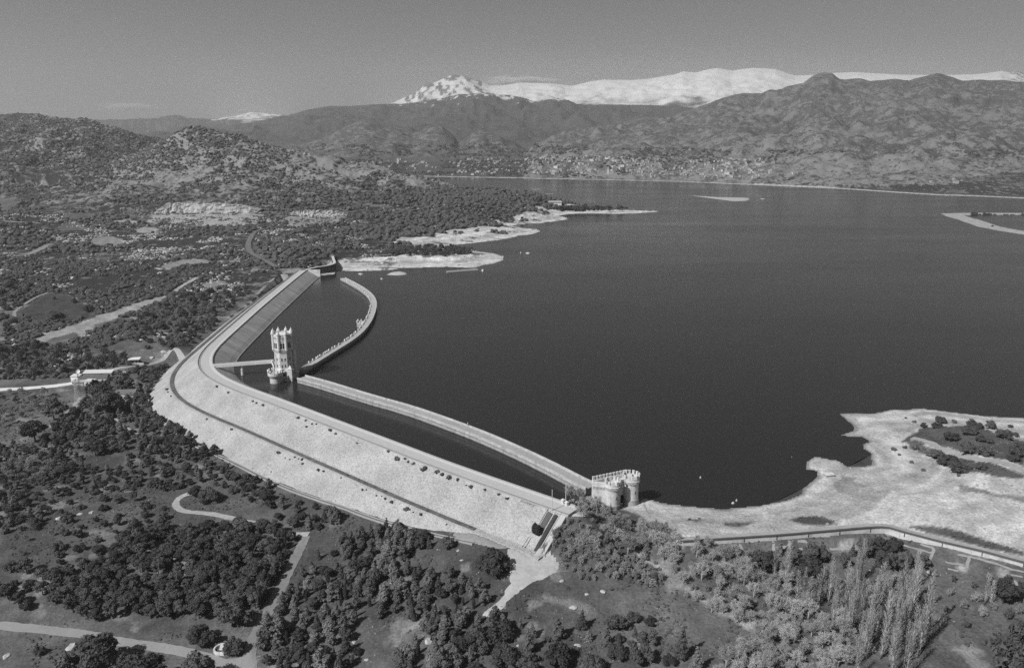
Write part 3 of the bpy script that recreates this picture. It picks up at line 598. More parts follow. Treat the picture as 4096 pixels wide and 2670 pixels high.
# downstream rubble face
es = np.concatenate([np.linspace(0.0, 15.5, 17), np.linspace(16.5, 19.5, 4), np.linspace(20.5, 44, 24)])
rows = []; weeds = []
for i in range(0, ND):
    r = []
    for e in es:
        j = 0.0 if e < 0.2 else (0.35 * (vnoise(i * 0.55, e * 0.6, 5) - 0.5) + 0.35 * (vnoise(i * 1.3, e * 1.3, 6) - 0.5)) * (0.25 if 15.4 < e < 19.6 else 1)
        p = dam_pt(i, e + j * 0.4, dam_face_z(e) + float(j) * 0.8 - 0.02); r.append(p)
        w = max(0, 1 - e / 3.5) * 0.42 + (0.42 if e > 29 else 0) * (1 if 60 < i < 470 else 0.3) - 0.04
        if i < 25 and e < 6: w += 0.15
        weeds.append(w)
    rows.append(r)
b = MB(); b.sweep(rows); fo = b.build('rubble_face', M_rubble, dam, True)
wa = fo.data.attributes.new('weeds', 'FLOAT', 'POINT'); wa.data.foreach_set('value', np.array(weeds, np.float32))
# near end wall of the embankment and berm path
b = MB(); I0 = 9
b.strip([dam_pt(i, 16.2, -2.72) for i in range(36, ND)], [dam_pt(i, 18.7, -2.72) for i in range(36, ND)]); b.build('berm_path', plainmat('berm_weeds', 0.12, 0.7, 0.5), dam)
# crest road, verges, parapets
def drib(e0, e1, z, i0=0, i1=None, st=1):
    i1 = ND if i1 is None else i1; b = MB(); b.strip([dam_pt(i, e0, z) for i in range(i0, i1, st)], [dam_pt(i, e1, z) for i in range(i0, i1, st)]); return b
b = drib(-10.0, 0.0, CREST); b.build('crest_road', M_road, dam)
b = drib(-9.3, -7.6, CREST + 0.03); b.build('footway', plainmat('footway_slabs', 0.56, 0.12, 1.0), dam)
b = drib(-1.9, -1.2, CREST + 0.03); b.build('verge', plainmat('verge_line', 0.24, 0.4, 0.8), dam)
def dwall(e0, e1, z0, z1, i0=0, i1=None):
    i1 = ND if i1 is None else i1; b = MB(); b.sweep([[dam_pt(i, e0, z0), dam_pt(i, e0, z1), dam_pt(i, e1, z1), dam_pt(i, e1, z0)] for i in range(i0, i1)], closed=True); return b
dwall(-10.0, -9.3, CREST - 0.5, CREST + 0.5, 2).build('lake_parapet', M_conc, dam)
dwall(-0.45, 0.0, CREST - 0.5, CREST + 0.55, 10).build('outer_parapet', M_conc, dam)
# upstream slab
b = MB(); b.sweep([[dam_pt(i, -10.0, CREST - 0.02), dam_pt(i, -15, CREST - 2.85), dam_pt(i, -20, CREST - 5.7), dam_pt(i, -27, -2.5)] for i in range(ND)])
t = NT('upstream_slab'); co = t.coord(); at1 = t.attr('along'); at2 = t.attr('down')
cb = t.n.new('ShaderNodeCombineXYZ'); t.l.new(t.math('MULTIPLY', at1, 0.55), cb.inputs[0]); t.l.new(t.math('MULTIPLY', at2, 0.04), cb.inputs[1])
cb2 = t.n.new('ShaderNodeCombineXYZ'); t.l.new(t.math('MULTIPLY', at1, 0.06), cb2.inputs[0]); t.l.new(t.math('MULTIPLY', at2, 0.05), cb2.inputs[1])
s1 = t.noise(cb.outputs[0], 1.0, 4, 0.6); s2 = t.noise(cb2.outputs[0], 1.0, 3, 0.6)
v_ = t.math('MULTIPLY', t.math('MULTIPLY_ADD', t.math('SUBTRACT', s1, 0.5), 1.5, 1.0), t.math('MULTIPLY_ADD', t.math('SUBTRACT', s2, 0.5), 0.9, 1.0))
joint = t.math('LESS_THAN', t.math('FRACT', t.math('MULTIPLY', at1, 1 / 17.0)), 0.03)
v_ = t.math('MULTIPLY', v_, t.math('MULTIPLY_ADD', joint, -0.35, 1.0))
t.out(t.math('MULTIPLY', v_, 0.36))
uo = b.build('upstream_slab', t.m, dam)
a1 = uo.data.attributes.new('along', 'FLOAT', 'POINT'); a1.data.foreach_set('value', np.repeat(np.arange(ND), 4).astype(np.float32)); a2 = uo.data.attributes.new('down', 'FLOAT', 'POINT'); a2.data.foreach_set('value', np.tile([0, 6, 12, 20], ND).astype(np.float32))
_q = at(950, 1448, 0.5); TB0 = int(np.argmin(np.hypot(DAM[:, 0] + DN[:, 0] * -24 - _q.x, DAM[:, 1] + DN[:, 1] * -24 - _q.y)))
b = MB(); b.sweep([[dam_pt(i, -23.6, -1.0), dam_pt(i, -23.6, 0.7), dam_pt(i, -24.4, 0.7), dam_pt(i, -24.4, -1.0)] for i in range(TB0, ND)], closed=True); b.build('toe_beam', plainmat('toe_concrete', 0.24, 0.2, 0.7), dam)
# masonry wing that closes the slab at the far end
e_ = ND - 1; T3 = Vector((DT[e_, 0], DT[e_, 1], 0))
b = MB(); A, B_, C_ = dam_pt(e_, -10.0, CREST + 0.6), dam_pt(e_, -25, CREST + 0.6), dam_pt(e_, -25, -1); D_ = dam_pt(e_, -10, -1); o_ = T3 * 1.2
b.add([A, B_, C_, D_, A + o_, B_ + o_, C_ + o_, D_ + o_], [(0, 1, 2, 3), (7, 6, 5, 4), (0, 4, 5, 1), (1, 5, 6, 2)]); b.build('wing_wall', M_white, dam)
b = MB(); b.add([dam_pt(0, e, z) - Vector((DT[0, 0], DT[0, 1], 0)) * 0.05 for e, z in ((-10.2, 7.98), (0, 7.98), (15.5, -3.1), (16.5, -6), (-10.2, -3))], [(0, 1, 2, 3, 4)]); b.build('end_wall', M_stone, dam)
# stairs, hedges and kerbs on the near end of the face
def face_strip(name, i0, i1, e0, e1, lift, mat, parent, rise=0.0, n=14):
    b = MB(); rows = []
    for k in range(n + 1):
        e = e0 + (e1 - e0) * k / n; z = dam_face_z(e) if e < 15.5 else -3.0
        L_, R_ = dam_pt(0, 0) + (dam_pt(20, 0) - dam_pt(0, 0)) * (i0 / 20) , dam_pt(0, 0) + (dam_pt(20, 0) - dam_pt(0, 0)) * (i1 / 20)
        nn_ = Vector((DN[8, 0], DN[8, 1], 0)) * e
        rows.append([L_ + nn_ + Vector((0, 0, z - 1.0 + 0)), L_ + nn_ + Vector((0, 0, z + lift)), R_ + nn_ + Vector((0, 0, z + lift)), R_ + nn_ + Vector((0, 0, z - 1.0))])
    b.sweep(rows, closed=True); return b.build(name, mat, parent)
stairs = thing('staircase', 'pale stone stair climbing the near end of the dam beside clipped hedges', 'stairs')
b = MB(); NST = 44
base0 = dam_pt(0, 0); ux = (dam_pt(20, 0) - base0) / 20; ux.z = 0; nx = Vector((DN[8, 0], DN[8, 1], 0))
for k in range(NST):
    e0, e1 = 15.3 * k / NST + 0.2, 15.3 * (k + 1) / NST + 0.2; z = CREST - 11.0 * k / NST
    P = [base0 + ux * s_ + nx * e for e in (e0, e1) for s_ in (0.0, 2.75)]
    b.add([P[0] + Vector((0, 0, z - 1.2)), P[1] + Vector((0, 0, z - 1.2)), P[2] + Vector((0, 0, z - 1.2)), P[3] + Vector((0, 0, z - 1.2))] + [p + Vector((0, 0, z)) for p in P], [(4, 5, 7, 6), (2, 3, 7, 6), (0, 2, 6, 4), (1, 5, 7, 3)])
b.build('flight', plainmat('stair_stone', 0.50, 0.15, 1.2), stairs)
face_strip('side_wall', 2.75, 3.15, 0, 16.2, 0.55, M_conc, stairs); face_strip('side_wall', 9.6, 10.1, -0.3, 9.5, 0.5, M_conc, stairs); face_strip('side_wall', 5.6, 5.9, 0, 8.5, 0.3, M_conc, stairs)
face_strip('side_wall', 9.6, 10.0, 12.0, 16.5, 0.5, M_conc, stairs); face_strip('side_wall', 10.9, 11.2, 12.0, 16.5, 0.4, M_conc, stairs)
b = MB(); Mx = Matrix.Translation(base0 + nx * 16.6 + ux * 2.5) @ Matrix(((ux.x, nx.x, 0, 0), (ux.y, nx.y, 0, 0), (0, 0, 1, 0), (0, 0, 0, 1)))
b.box(-3.8, 3.9, -0.3, 0.3, -5.5, -2.6, 0, Mx); b.build('foot_wall', M_stone, stairs)
b = MB(); Mx0 = Matrix.Translation(base0 + ux * 0) @ Matrix(((ux.x, nx.x, 0, 0), (ux.y, nx.y, 0, 0), (0, 0, 1, 0), (0, 0, 0, 1)))
b.box(-0.5, 10.1, -0.9, 0.15, 7.2, 8.06, 0, Mx0); b.build('head_kerb', plainmat('kerb_stone', 0.5, 0.12, 1), stairs)
M_leaf = plainmat('hedge_leaf', 0.05, 0.6, 2.5, 0.6, 0.2, rnd=0.15); M_lawn = plainmat('bank_grass', 0.10, 0.4, 1.2, 0.5, 0.2)
def hedge(i0, i1, e0, e1, h, label, mat):
    b = MB(); rows = []; n = 26; m = 7
    for k in range(n + 1):
        e = e0 + (e1 - e0) * k / n; r = []
        for q in range(m + 1):
            s_ = i0 + (i1 - i0) * q / m; edge = min(q, m - q, k * 2, (n - k) * 2)
            z = dam_face_z(min(e, 15.5)) + (h * min(1, edge * 0.8) + 0.5 * (vnoise(s_ * 1.7, e * 1.7, 3) - 0.3) if edge else -0.4)
            r.append(base0 + ux * s_ + nx * e + Vector((0, 0, float(z))))
        rows.append(r)
    b.sweep(rows); return tag(b.build('hedge', mat, None, True), label, 'hedge')
hedge(3.2, 5.5, 0.9, 16.0, 0.9, 'long dark clipped hedge strip running down beside the pale stair', M_leaf)
hedge(5.95, 9.5, 0.9, 8.6, 0.4, 'short grassy hedge bed above the twin dark cypresses on the dam face', M_lawn)
# ------------------------------------------------------------------ lamp of land at the crest end: gate pillars and flagpoles
def pole(u, v, h, label):
    p = at(u, v, CREST); p.z = CREST
    t_ = thing('flagpole', label, 'flagpole', p); b = MB(); b.tube((0, 0, 0), (0, 0, h), 0.17, 0.12, 8); b.build('mast', M_metal, t_)
    b = MB(); b.lathe([(0.5, -0.4), (0.5, 0.25), (0.2, 0.35)], 10); b.build('foot', M_conc, t_); b = MB(); b.lathe([(0.05, h), (0.2, h + 0.12), (0.16, h + 0.3), (0.02, h + 0.4)], 8); b.build('finial', M_metal, t_)
pole(2208, 2040, 9.2, 'shorter white flagpole on the stair side of the dam crest'); pole(2263, 2011, 9.0, 'white flagpole standing at the lake parapet by the gate pillars')
for k, (u, v, lab) in enumerate(((2252, 2011, 'white stone gate pillar ending the lake parapet, left of the flagpole'), (2267, 2020, 'white stone gate pillar right of the flagpole at the crest end'))):
    t_ = thing('gate_pillar', lab, 'pillar', at(u, v, CREST), math.radians(-41)); b = MB(); b.box(-0.6, 0.6, -0.6, 0.6, -0.6, 1.5); b.build('shaft', M_white, t_); b = MB(); b.box(-0.75, 0.75, -0.75, 0.75, 1.5, 1.75); b.prism([(-0.6, -0.6), (0.6, -0.6), (0.6, 0.6), (-0.6, 0.6)], 1.75, 2.2, 0, [(-0.1, -0.1), (0.1, -0.1), (0.1, 0.1), (-0.1, 0.1)]); b.build('cap', M_white, t_)
# ------------------------------------------------------------------ straight causeway
fe = [at(u, v, 3.2) for u, v in ((1222, 1506), (1300, 1526), (1476, 1579), (1653, 1629), (1888, 1706), (2065, 1782), (2212, 1853), (2318, 1912), (2365, 1936))]
ne = [at(u, v, 0.0) for u, v in ((1190, 1530), (1300, 1562), (1476, 1618), (1653, 1671), (1888, 1765), (2065, 1841), (2212, 1912), (2290, 1950), (2365, 1984))]
ctrc = [((a.x + b_.x) / 2, (a.y + b_.y) / 2) for a, b_ in zip(fe, ne)]
cw, _s = resample(catmull(ctrc, 1.0), 1.0)
for _ in range(40): cw[1:-1] = 0.25 * cw[:-2] + 0.5 * cw[1:-1] + 0.25 * cw[2:]
_t, cn = normals2(cw)
if cn[20] @ np.array([-0.6, -0.75]) < 0: cn = -cn           # towards the dam
def cpt(i, e, z): return Vector((cw[i, 0] + cn[i, 0] * e, cw[i, 1] + cn[i, 1] * e, z))
CWH = 3.6
caus = thing('causeway', 'long straight stone causeway running between tower and castle gatehouse', 'causeway')
N_ = len(cw)
def csweep(e0, e1, z0, z1, i0=0, i1=None):
    i1 = N_ if i1 is None else i1; b = MB(); b.sweep([[cpt(i, e0, z0), cpt(i, e0, z1), cpt(i, e1, z1), cpt(i, e1, z0)] for i in range(i0, i1)], closed=True); return b
t = NT('causeway_masonry'); co = t.coord(); mp = t.coord('Object', (1, 1, 1)); n = t.noise(co, 1.2, 5, 0.65); al = t.attr('along')
cell = t.math('FRACT', t.math('MULTIPLY', al, 1 / 1.6)); sx = t.n.new('ShaderNodeSeparateXYZ'); t.l.new(co, sx.inputs[0])
hole = t.math('MULTIPLY', t.math('LESS_THAN', cell, 0.45), t.math('MULTIPLY', t.math('GREATER_THAN', sx.outputs[2], 2.55), t.math('LESS_THAN', sx.outputs[2], 3.1)))
b = csweep(-CWH, CWH, -3, 3.2); co_ = b.build('core', stonemat('causeway_stone', 0.36, 0.6, 0.35, 0.25), caus)
b = csweep(-CWH + 0.7, CWH - 0.7, 3.2, 3.24); b.build('walkway', plainmat('walkway_gravel', 0.34, 0.3, 0.8), caus)
csweep(-CWH - 0.25, -CWH + 0.45, 2.75, 4.2).build('parapet', stonemat('parapet_stone', 0.45), caus); csweep(CWH - 0.45, CWH + 0.25, 2.75, 4.1).build('parapet', _mats.get('x') or bpy.data.materials['parapet_stone'], caus)
b = MB()
for i in range(0, N_ - 1):
    for q in (0.0, 0.5):
        p0 = cpt(i, CWH + 0.02, 0); p1 = cpt(i + 1, CWH + 0.02, 0); c = p0 + (p1 - p0) * (q + 0.25); d = (p1 - p0).normalized(); nn_ = Vector((cn[i, 0], cn[i, 1], 0))
        M_ = Matrix(((d.x, nn_.x, 0, c.x), (d.y, nn_.y, 0, c.y), (0, 0, 1, 0), (0, 0, 0, 1))); b.box(-0.13, 0.13, 0, 0.22, 2.1, 2.74, 0, M_)
b.build('corbel_course', bpy.data.materials['parapet_stone'], caus)
b = csweep(CWH, CWH + 0.12, -0.5, 0.55); b.build('waterline_band', M_wetstone, caus)
b = csweep(-CWH - 0.12, -CWH, -0.5, 0.9); b.build('waterline_band', M_wetstone, caus)
p_ = at(1871, 1706, 3.2); mk = thing('marker_post', 'small pale post standing on the lake edge of the straight causeway', 'post', p_); b = MB(); b.tube((0, 0, 0), (0, 0, 2.1), 0.16, 0.12, 8); b.build('shaft', M_metal, mk); b = MB(); b.lathe([(0.1, 2.1), (0.28, 2.2), (0.25, 2.5), (0.05, 2.6)], 8); b.build('head', M_metal, mk)
# ------------------------------------------------------------------ curved breakwater
co_l = [at(u, v, 3.0) for u, v in ((1222, 1482), (1300, 1432), (1360, 1396), (1418, 1359), (1456, 1326), (1482, 1288), (1500, 1250), (1507, 1218), (1503, 1198), (1494, 1182), (1476, 1166), (1453, 1150), (1420, 1130), (1380, 1110))]
ci_l = [at(u, v, 3.0) for u, v in ((1203, 1470), (1270, 1430), (1310, 1405), (1375, 1365), (1420, 1332), (1452, 1300), (1472, 1262), (1482, 1224), (1481, 1204), (1472, 1185), (1455, 1168), (1430, 1150), (1398, 1133), (1362, 1114))]
cc = [((a.x + b_.x) / 2, (a.y + b_.y) / 2, (a - b_).length) for a, b_ in zip(co_l, ci_l)]
cv, _s = resample(catmull(cc, 1.5), 1.5)
for _ in range(60): cv[1:-1] = 0.25 * cv[:-2] + 0.5 * cv[1:-1] + 0.25 * cv[2:]
_t, vn = normals2(cv)
if vn[len(cv) // 2][0] > 0: vn = -vn                         # towards the inner basin
def vpt(i, e, z): return Vector((cv[i, 0] + vn[i, 0] * e, cv[i, 1] + vn[i, 1] * e, z))
NV = len(cv); print('breakwater', NV, cv[:, 2].min(), cv[:, 2].max())
VW = 2.9
bw = thing('breakwater', 'curved stone breakwater sweeping from the tower gap to the far shore', 'breakwater')
def vsweep(e0, e1, z0, z1, i0=0, i1=None):
    i1 = NV if i1 is None else i1; b = MB(); b.sweep([[vpt(i, e0, z0), vpt(i, e0, z1), vpt(i, e1, z1), vpt(i, e1, z0)] for i in range(i0, i1)], closed=True); return b
vsweep(-VW, VW, -3, 3.0).build('core', bpy.data.materials['causeway_stone'], bw); vsweep(-VW + 0.5, VW - 0.5, 3.0, 3.03).build('walkway', plainmat('walkway_pale', 0.40, 0.2, 0.8), bw)
vsweep(-VW - 0.2, -VW + 0.4, 2.6, 3.7).build('parapet', bpy.data.materials['parapet_stone'], bw); vsweep(VW - 0.3, VW + 0.2, 2.6, 3.3).build('kerb', bpy.data.materials['parapet_stone'], bw)
vsweep(-VW - 0.14, -VW, -0.5, 1.4).build('waterline_band', M_wetstone, bw); vsweep(VW, VW + 0.14, -0.5, 1.0).build('waterline_band', M_wetstone, bw)
# worn blocks standing along the inner edge
def blockmesh(seed):
    r = random.Random(seed); bm = bmesh.new(); bmesh.ops.create_cube(bm, size=1.0)
    bmesh.ops.bevel(bm, geom=bm.edges[:], offset=0.12, segments=1, affect='EDGES')
    for v in bm.verts: v.co += Vector((r.uniform(-.06, .06), r.uniform(-.06, .06), r.uniform(-.06, .06)))
    me = bpy.data.meshes.new('coping_block'); bm.to_mesh(me); bm.free(); me.materials.append(M_white); return me
blk = [blockmesh(i) for i in range(4)]
i = 10; nb = 0
while i < NV - 6 and nb < 90:
    if R.random() < 0.8 and not (0.58 < i / NV < 0.63):
        o = bpy.data.objects.new('coping_block', blk[nb % 4]); link(o, bw); o.location = vpt(i, VW - 0.1, 3.3 + 0.45); o.rotation_euler = (R.uniform(-.1, .1), R.uniform(-.1, .1), math.atan2(_t[i, 1], _t[i, 0])); o.scale = (R.uniform(1.1, 2.6), R.uniform(0.8, 1.1), R.uniform(0.9, 1.7)); nb += 1
    i += R.choice((2, 2, 3, 4)) if i < NV * 0.5 else R.choice((4, 5, 7))
# little balcony on the inner side
bi = int(NV * np.argmin(np.hypot(cv[:, 0] - at(1442, 1291, 3).x, cv[:, 1] - at(1442, 1291, 3).y)) / NV)
b = MB(); c = vpt(bi, VW + 2.2, 0); d = Vector((_t[bi, 0], _t[bi, 1], 0)); nn_ = Vector((vn[bi, 0], vn[bi, 1], 0)); M_ = Matrix(((d.x, nn_.x, 0, c.x), (d.y, nn_.y, 0, c.y), (0, 0, 1, 0), (0, 0, 0, 1)))
b.box(-3.2, 3.2, -2.1, 3.4, -3, 3.0, 0, M_); b.build('balcony', bpy.data.materials['parapet_stone'], bw)
for x0, x1, y0, y1 in ((-3.2, -2.6, -2.1, 3.4), (2.6, 3.2, -2.1, 3.4), (-2.6, 2.6, 2.9, 3.4)):
    b = MB(); b.box(x0, x1, y0, y1, 3.0, 4.0, 0, M_); b.build('balcony_parapet', M_white, bw)
for x_, y_ in ((-2.9, 3.1), (2.9, 3.1), (0, 3.15), (-2.9, 0.3), (2.9, 0.3)):
    b = MB(); q = M_ @ Vector((x_, y_, 0)); b.lathe([(0.5, 3.9), (0.5, 4.9), (0.7, 5.0), (0.7, 5.3), (0.1, 5.7)], 8, (q.x, q.y)); b.build('balcony_post', M_white, bw)
# ------------------------------------------------------------------ intake tower
TX, TY = -155.6, 521.5
tw = thing('intake_tower', 'tall white octagonal gothic water tower with pinnacles standing in the reservoir', 'tower', (TX, TY, 0), math.radians(-4))
A8 = math.pi / 8; RO = 6.25; OR8 = A8 + math.radians(-27)
M_tw = stonemat('tower_ashlar', 0.56, 0.7, 0.30, 0.30); M_tw2 = stonemat('tower_smooth', 0.60, 0.6, 0.12, 0.12)
b = MB(); b.prism([(-7.5, -7.5), (7.6, -7.5), (7.6, 7.0), (-7.5, 7.0)], -3, 2.7); b.build('plinth', M_tw, tw)
b = MB(); b.ring([(-7.8, -7.8), (7.9, -7.8), (7.9, 7.3), (-7.8, 7.3)], [(-7.3, -7.3), (7.4, -7.3), (7.4, 6.8), (-7.3, 6.8)], 2.3, 3.6); b.build('plinth_parapet', M_tw2, tw)
b = MB(); b.prism(ngon(RO * 1.06, 8, (0, 0), OR8), 2.7, 7.6); b.prism(ngon(RO * 1.06, 8, (0, 0), OR8), 7.6, 8.1, 0, ngon(RO, 8, (0, 0), OR8)); b.build('lower_stage', M_tw, tw)
b = MB(); b.prism(ngon(RO, 8, (0, 0), OR8), 8.1, 20.3); b.build('shaft', M_tw, tw)
b = MB(); b.prism(ngon(RO, 8, (0, 0), OR8), 20.3, 21.3, 0, ngon(RO * 1.09, 8, (0, 0), OR8)); b.prism(ngon(RO * 1.09, 8, (0, 0), OR8), 21.3, 21.8); b.build('corbel_band', M_tw2, tw)
b = MB(); b.prism(ngon(RO * 1.05, 8, (0, 0), OR8), 21.8, 27.6); b.build('belfry', M_tw2, tw)
b = MB(); b.prism(ngon(RO * 1.09, 8, (0, 0), OR8), 27.6, 28.0); b.build('string_course', M_tw2, tw)
b = MB(); b.ring(ngon(RO * 1.07, 8, (0, 0), OR8), ngon(RO * 0.97, 8, (0, 0), OR8), 28.0, 31.9); b.build('parapet', M_tw2, tw)
b = MB(); b.lathe([(RO * 0.96, 28.0), (RO * 0.90, 30.2), (RO * 0.7, 31.6), (RO * 0.4, 32.2), (0.2, 32.4)], 24); b.build('dome_roof', M_tw2, tw, True)
# corner turrets with cones
bt = MB(); bt.lathe([(0.3, 20.0), (0.85, 21.1), (1.1, 21.4), (0.98, 21.7), (0.98, 31.4), (1.25, 31.7), (1.25, 32.5), (1.1, 32.6)], 10); m_t = bt.mesh('corner_turret', M_tw2, False)
bc = MB(); bc.lathe([(1.3, 32.5), (1.15, 32.8), (0.12, 34.6), (0.2, 34.8), (0.02, 35.2)], 10); m_c = bc.mesh('turret_cone', M_tw2)
ft = MB(); ft.lathe([(0.4, 28.0), (0.4, 32.0), (0.5, 32.2), (0.05, 33.0)], 8); m_f = ft.mesh('small_pinnacle', M_tw2)
for k in range(8):
    a = OR8 + k * math.pi / 4; x, y = RO * 1.03 * math.cos(a), RO * 1.03 * math.sin(a)
    o = link(bpy.data.objects.new('corner_turret', m_t), tw); o.location = (x, y, 0); c = link(bpy.data.objects.new('turret_cone', m_c), o)
    am = a + A8; rr = RO * 1.05 * math.cos(A8); o = link(bpy.data.objects.new('merlon_pinnacle', m_f), tw); o.location = (rr * math.cos(am), rr * math.sin(am), 0); o.scale = (0.8, 0.8, 0.98)
    # faces: windows
    F = Matrix.Rotation(am - math.pi / 2, 4, 'Z')            # local +Y -> outward
    def lancet(w, z0, z1, dx, r, name, par, frame=True):
        hw = w / 2; sp = z1 - hw * 1.3; prof = [(-hw, z0), (hw, z0), (hw, sp), (hw * 0.55, sp + (z1 - sp) * 0.65), (0, z1), (-hw * 0.55, sp + (z1 - sp) * 0.65), (-hw, sp)]
        n = len(prof); b = MB(); vs = [F @ Vector((dx + x, y_, z)) for y_ in (r - 0.3, r + 0.03) for x, z in prof]
        b.add(vs, [tuple(range(n - 1, -1, -1)), tuple(range(n, 2 * n))] + [(i, (i + 1) % n, n + (i + 1) % n, n + i) for i in range(n)])
        w_ = b.build(name, M_dark, par)
        if frame:
            b = MB(); P2 = [(x * 1.0, z) for x, z in prof]; Q2 = [(x * 1.28, z0 + (z - z0) * 1.08 - 0.1) for x, z in prof]
            for i in range(n):
                j = (i + 1) % n; vs = [F @ Vector((dx + p[0], y_, p[1])) for y_ in (r - 0.05, r + 0.16) for p in (P2[i], P2[j], Q2[j], Q2[i])]
                b.add(vs, [(4, 5, 6, 7), (0, 1, 5, 4), (2, 3, 7, 6)])
            b.build('surround', M_tw2, w_)
        return w_
    rs = RO * math.cos(A8); rb = RO * 1.05 * math.cos(A8)
    for dx in (-0.72, 0.72): lancet(1.0, 22.3, 26.4, dx, rb, 'belfry_window', tw)
    for z in (9.2, 13.7):
        for dx in ((-1.05, 1.05) if k % 2 == 0 else (0.0,)): lancet(0.75, z, z + 2.1, dx, rs, 'window', tw)
    b = MB()
    for q in range(7): b.box(-2.1 + q * 0.6, -1.8 + q * 0.6, rb * 1.02, rb * 1.045, 28.5, 30.2, 0, F)
    b.build('blind_tracery', plainmat('tracery_shade', 0.36, 0.1), tw)
    b = MB()
    for q in range(9): b.box(-2.2 + q * 0.53, -1.95 + q * 0.53, rs, rs + 0.45, 19.6, 20.5, 0, F)
    b.build('machicolation', M_tw2, tw)
# attached square base building with door and gablet, stair turret, round bastion
b = MB(); b.box(1.2, 7.2, -7.2, -2.0, 2.7, 7.2); b.build('gate_block', M_tw, tw)
F = Matrix.Rotation(math.pi, 4, 'Z')
lancet(1.7, 2.8, 6.2, -2.6, 7.25, 'door', tw)
b = MB(); b.box(5.0, 7.7, -7.7, -5.0, 2.7, 8.6); b.prism([(4.8, -7.9), (7.9, -7.9), (7.9, -4.8), (4.8, -4.8)], 8.6, 11.0, 0, [(6.2, -6.5), (6.5, -6.5), (6.5, -6.2), (6.2, -6.2)]); b.build('gablet', M_tw2, tw)
b = MB(); b.lathe([(1.5, 2.7), (1.5, 18.5), (1.2, 19.5), (0.1, 20.5)], 12, (6.3, 3.2)); b.build('stair_turret', M_tw2, tw)
BX, BY = -2.9, -10.2
b = MB(); b.lathe([(3.6, -3), (3.6, 3.4), (3.9, 3.9), (4.3, 4.6), (4.7, 5.3), (4.8, 5.4), (4.8, 6.2), (4.5, 6.3)], 28, (BX, BY)); b.build('round_bastion', stonemat('bastion_stone', 0.52, 0.6, 0.2, 0.25), tw)
b = MB(); b.box(-6.5, 1.5, -9, -4, -3, 6.0); b.build('bastion_neck', M_tw, tw)
b = MB(); b.ring(ngon(4.7, 28, (BX, BY)), ngon(4.3, 28, (BX, BY)), 6.2, 7.2); b.build('bastion_parapet', M_tw2, tw)
for k in range(12):
    a = k * math.pi / 6 + 0.2
    if math.sin(a) > 0.75: continue
    b = MB(); x, y = BX + 4.5 * math.cos(a), BY + 4.5 * math.sin(a); b.lathe([(0.42, 6.9), (0.42, 7.7), (0.3, 7.9), (0.62, 8.3), (0.66, 8.7), (0.4, 9.15), (0.05, 9.3)], 10, (x, y)); b.build('ball_finial', M_tw2, tw)
# ------------------------------------------------------------------ footbridge
p0 = at(850, 1463, 8.2); p1 = at(1094, 1444, 8.2); p2 = Vector((TX - 5.4, TY - 1.0, 8.2))
fb = thing('footbridge', 'narrow pale footbridge crossing from the dam bend to the tower', 'bridge')
def barseg(b, a, c, w0, w1, z0, z1):
    d = (c - a); L = math.hypot(d.x, d.y); ux_ = Vector((d.x / L, d.y / L, 0)); n_ = Vector((-ux_.y, ux_.x, 0)); M_ = Matrix(((ux_.x, n_.x, 0, a.x), (ux_.y, n_.y, 0, a.y), (0, 0, 1, 0), (0, 0, 0, 1))); b.box(0, L, w0, w1, z0, z1, 0, M_)
for a, c in ((p0, p1), (p1, p2)):
    b = MB(); barseg(b, a, c, -1.35, 1.35, 7.5, 8.2); b.build('deck', plainmat('deck_concrete', 0.3, 0.15), fb)
    for w0, w1 in ((-1.55, -1.3), (1.3, 1.55)): b = MB(); barseg(b, a, c, w0, w1, 7.2, 9.2); b.build('railing', M_wall, fb)
for q, (zt) in (((p0 + (p1 - p0) * 0.47), 7.5), (p1, 7.5)):
    b = MB(); b.prism(ngon(1.1, 8, (q.x, q.y)), -3, 7.0, 0, ngon(0.75, 8, (q.x, q.y))); b.prism(ngon(0.8, 8, (q.x, q.y)), 7.0, 7.5, 0, ngon(1.5, 8, (q.x, q.y))); b.build('pier', M_white, fb)
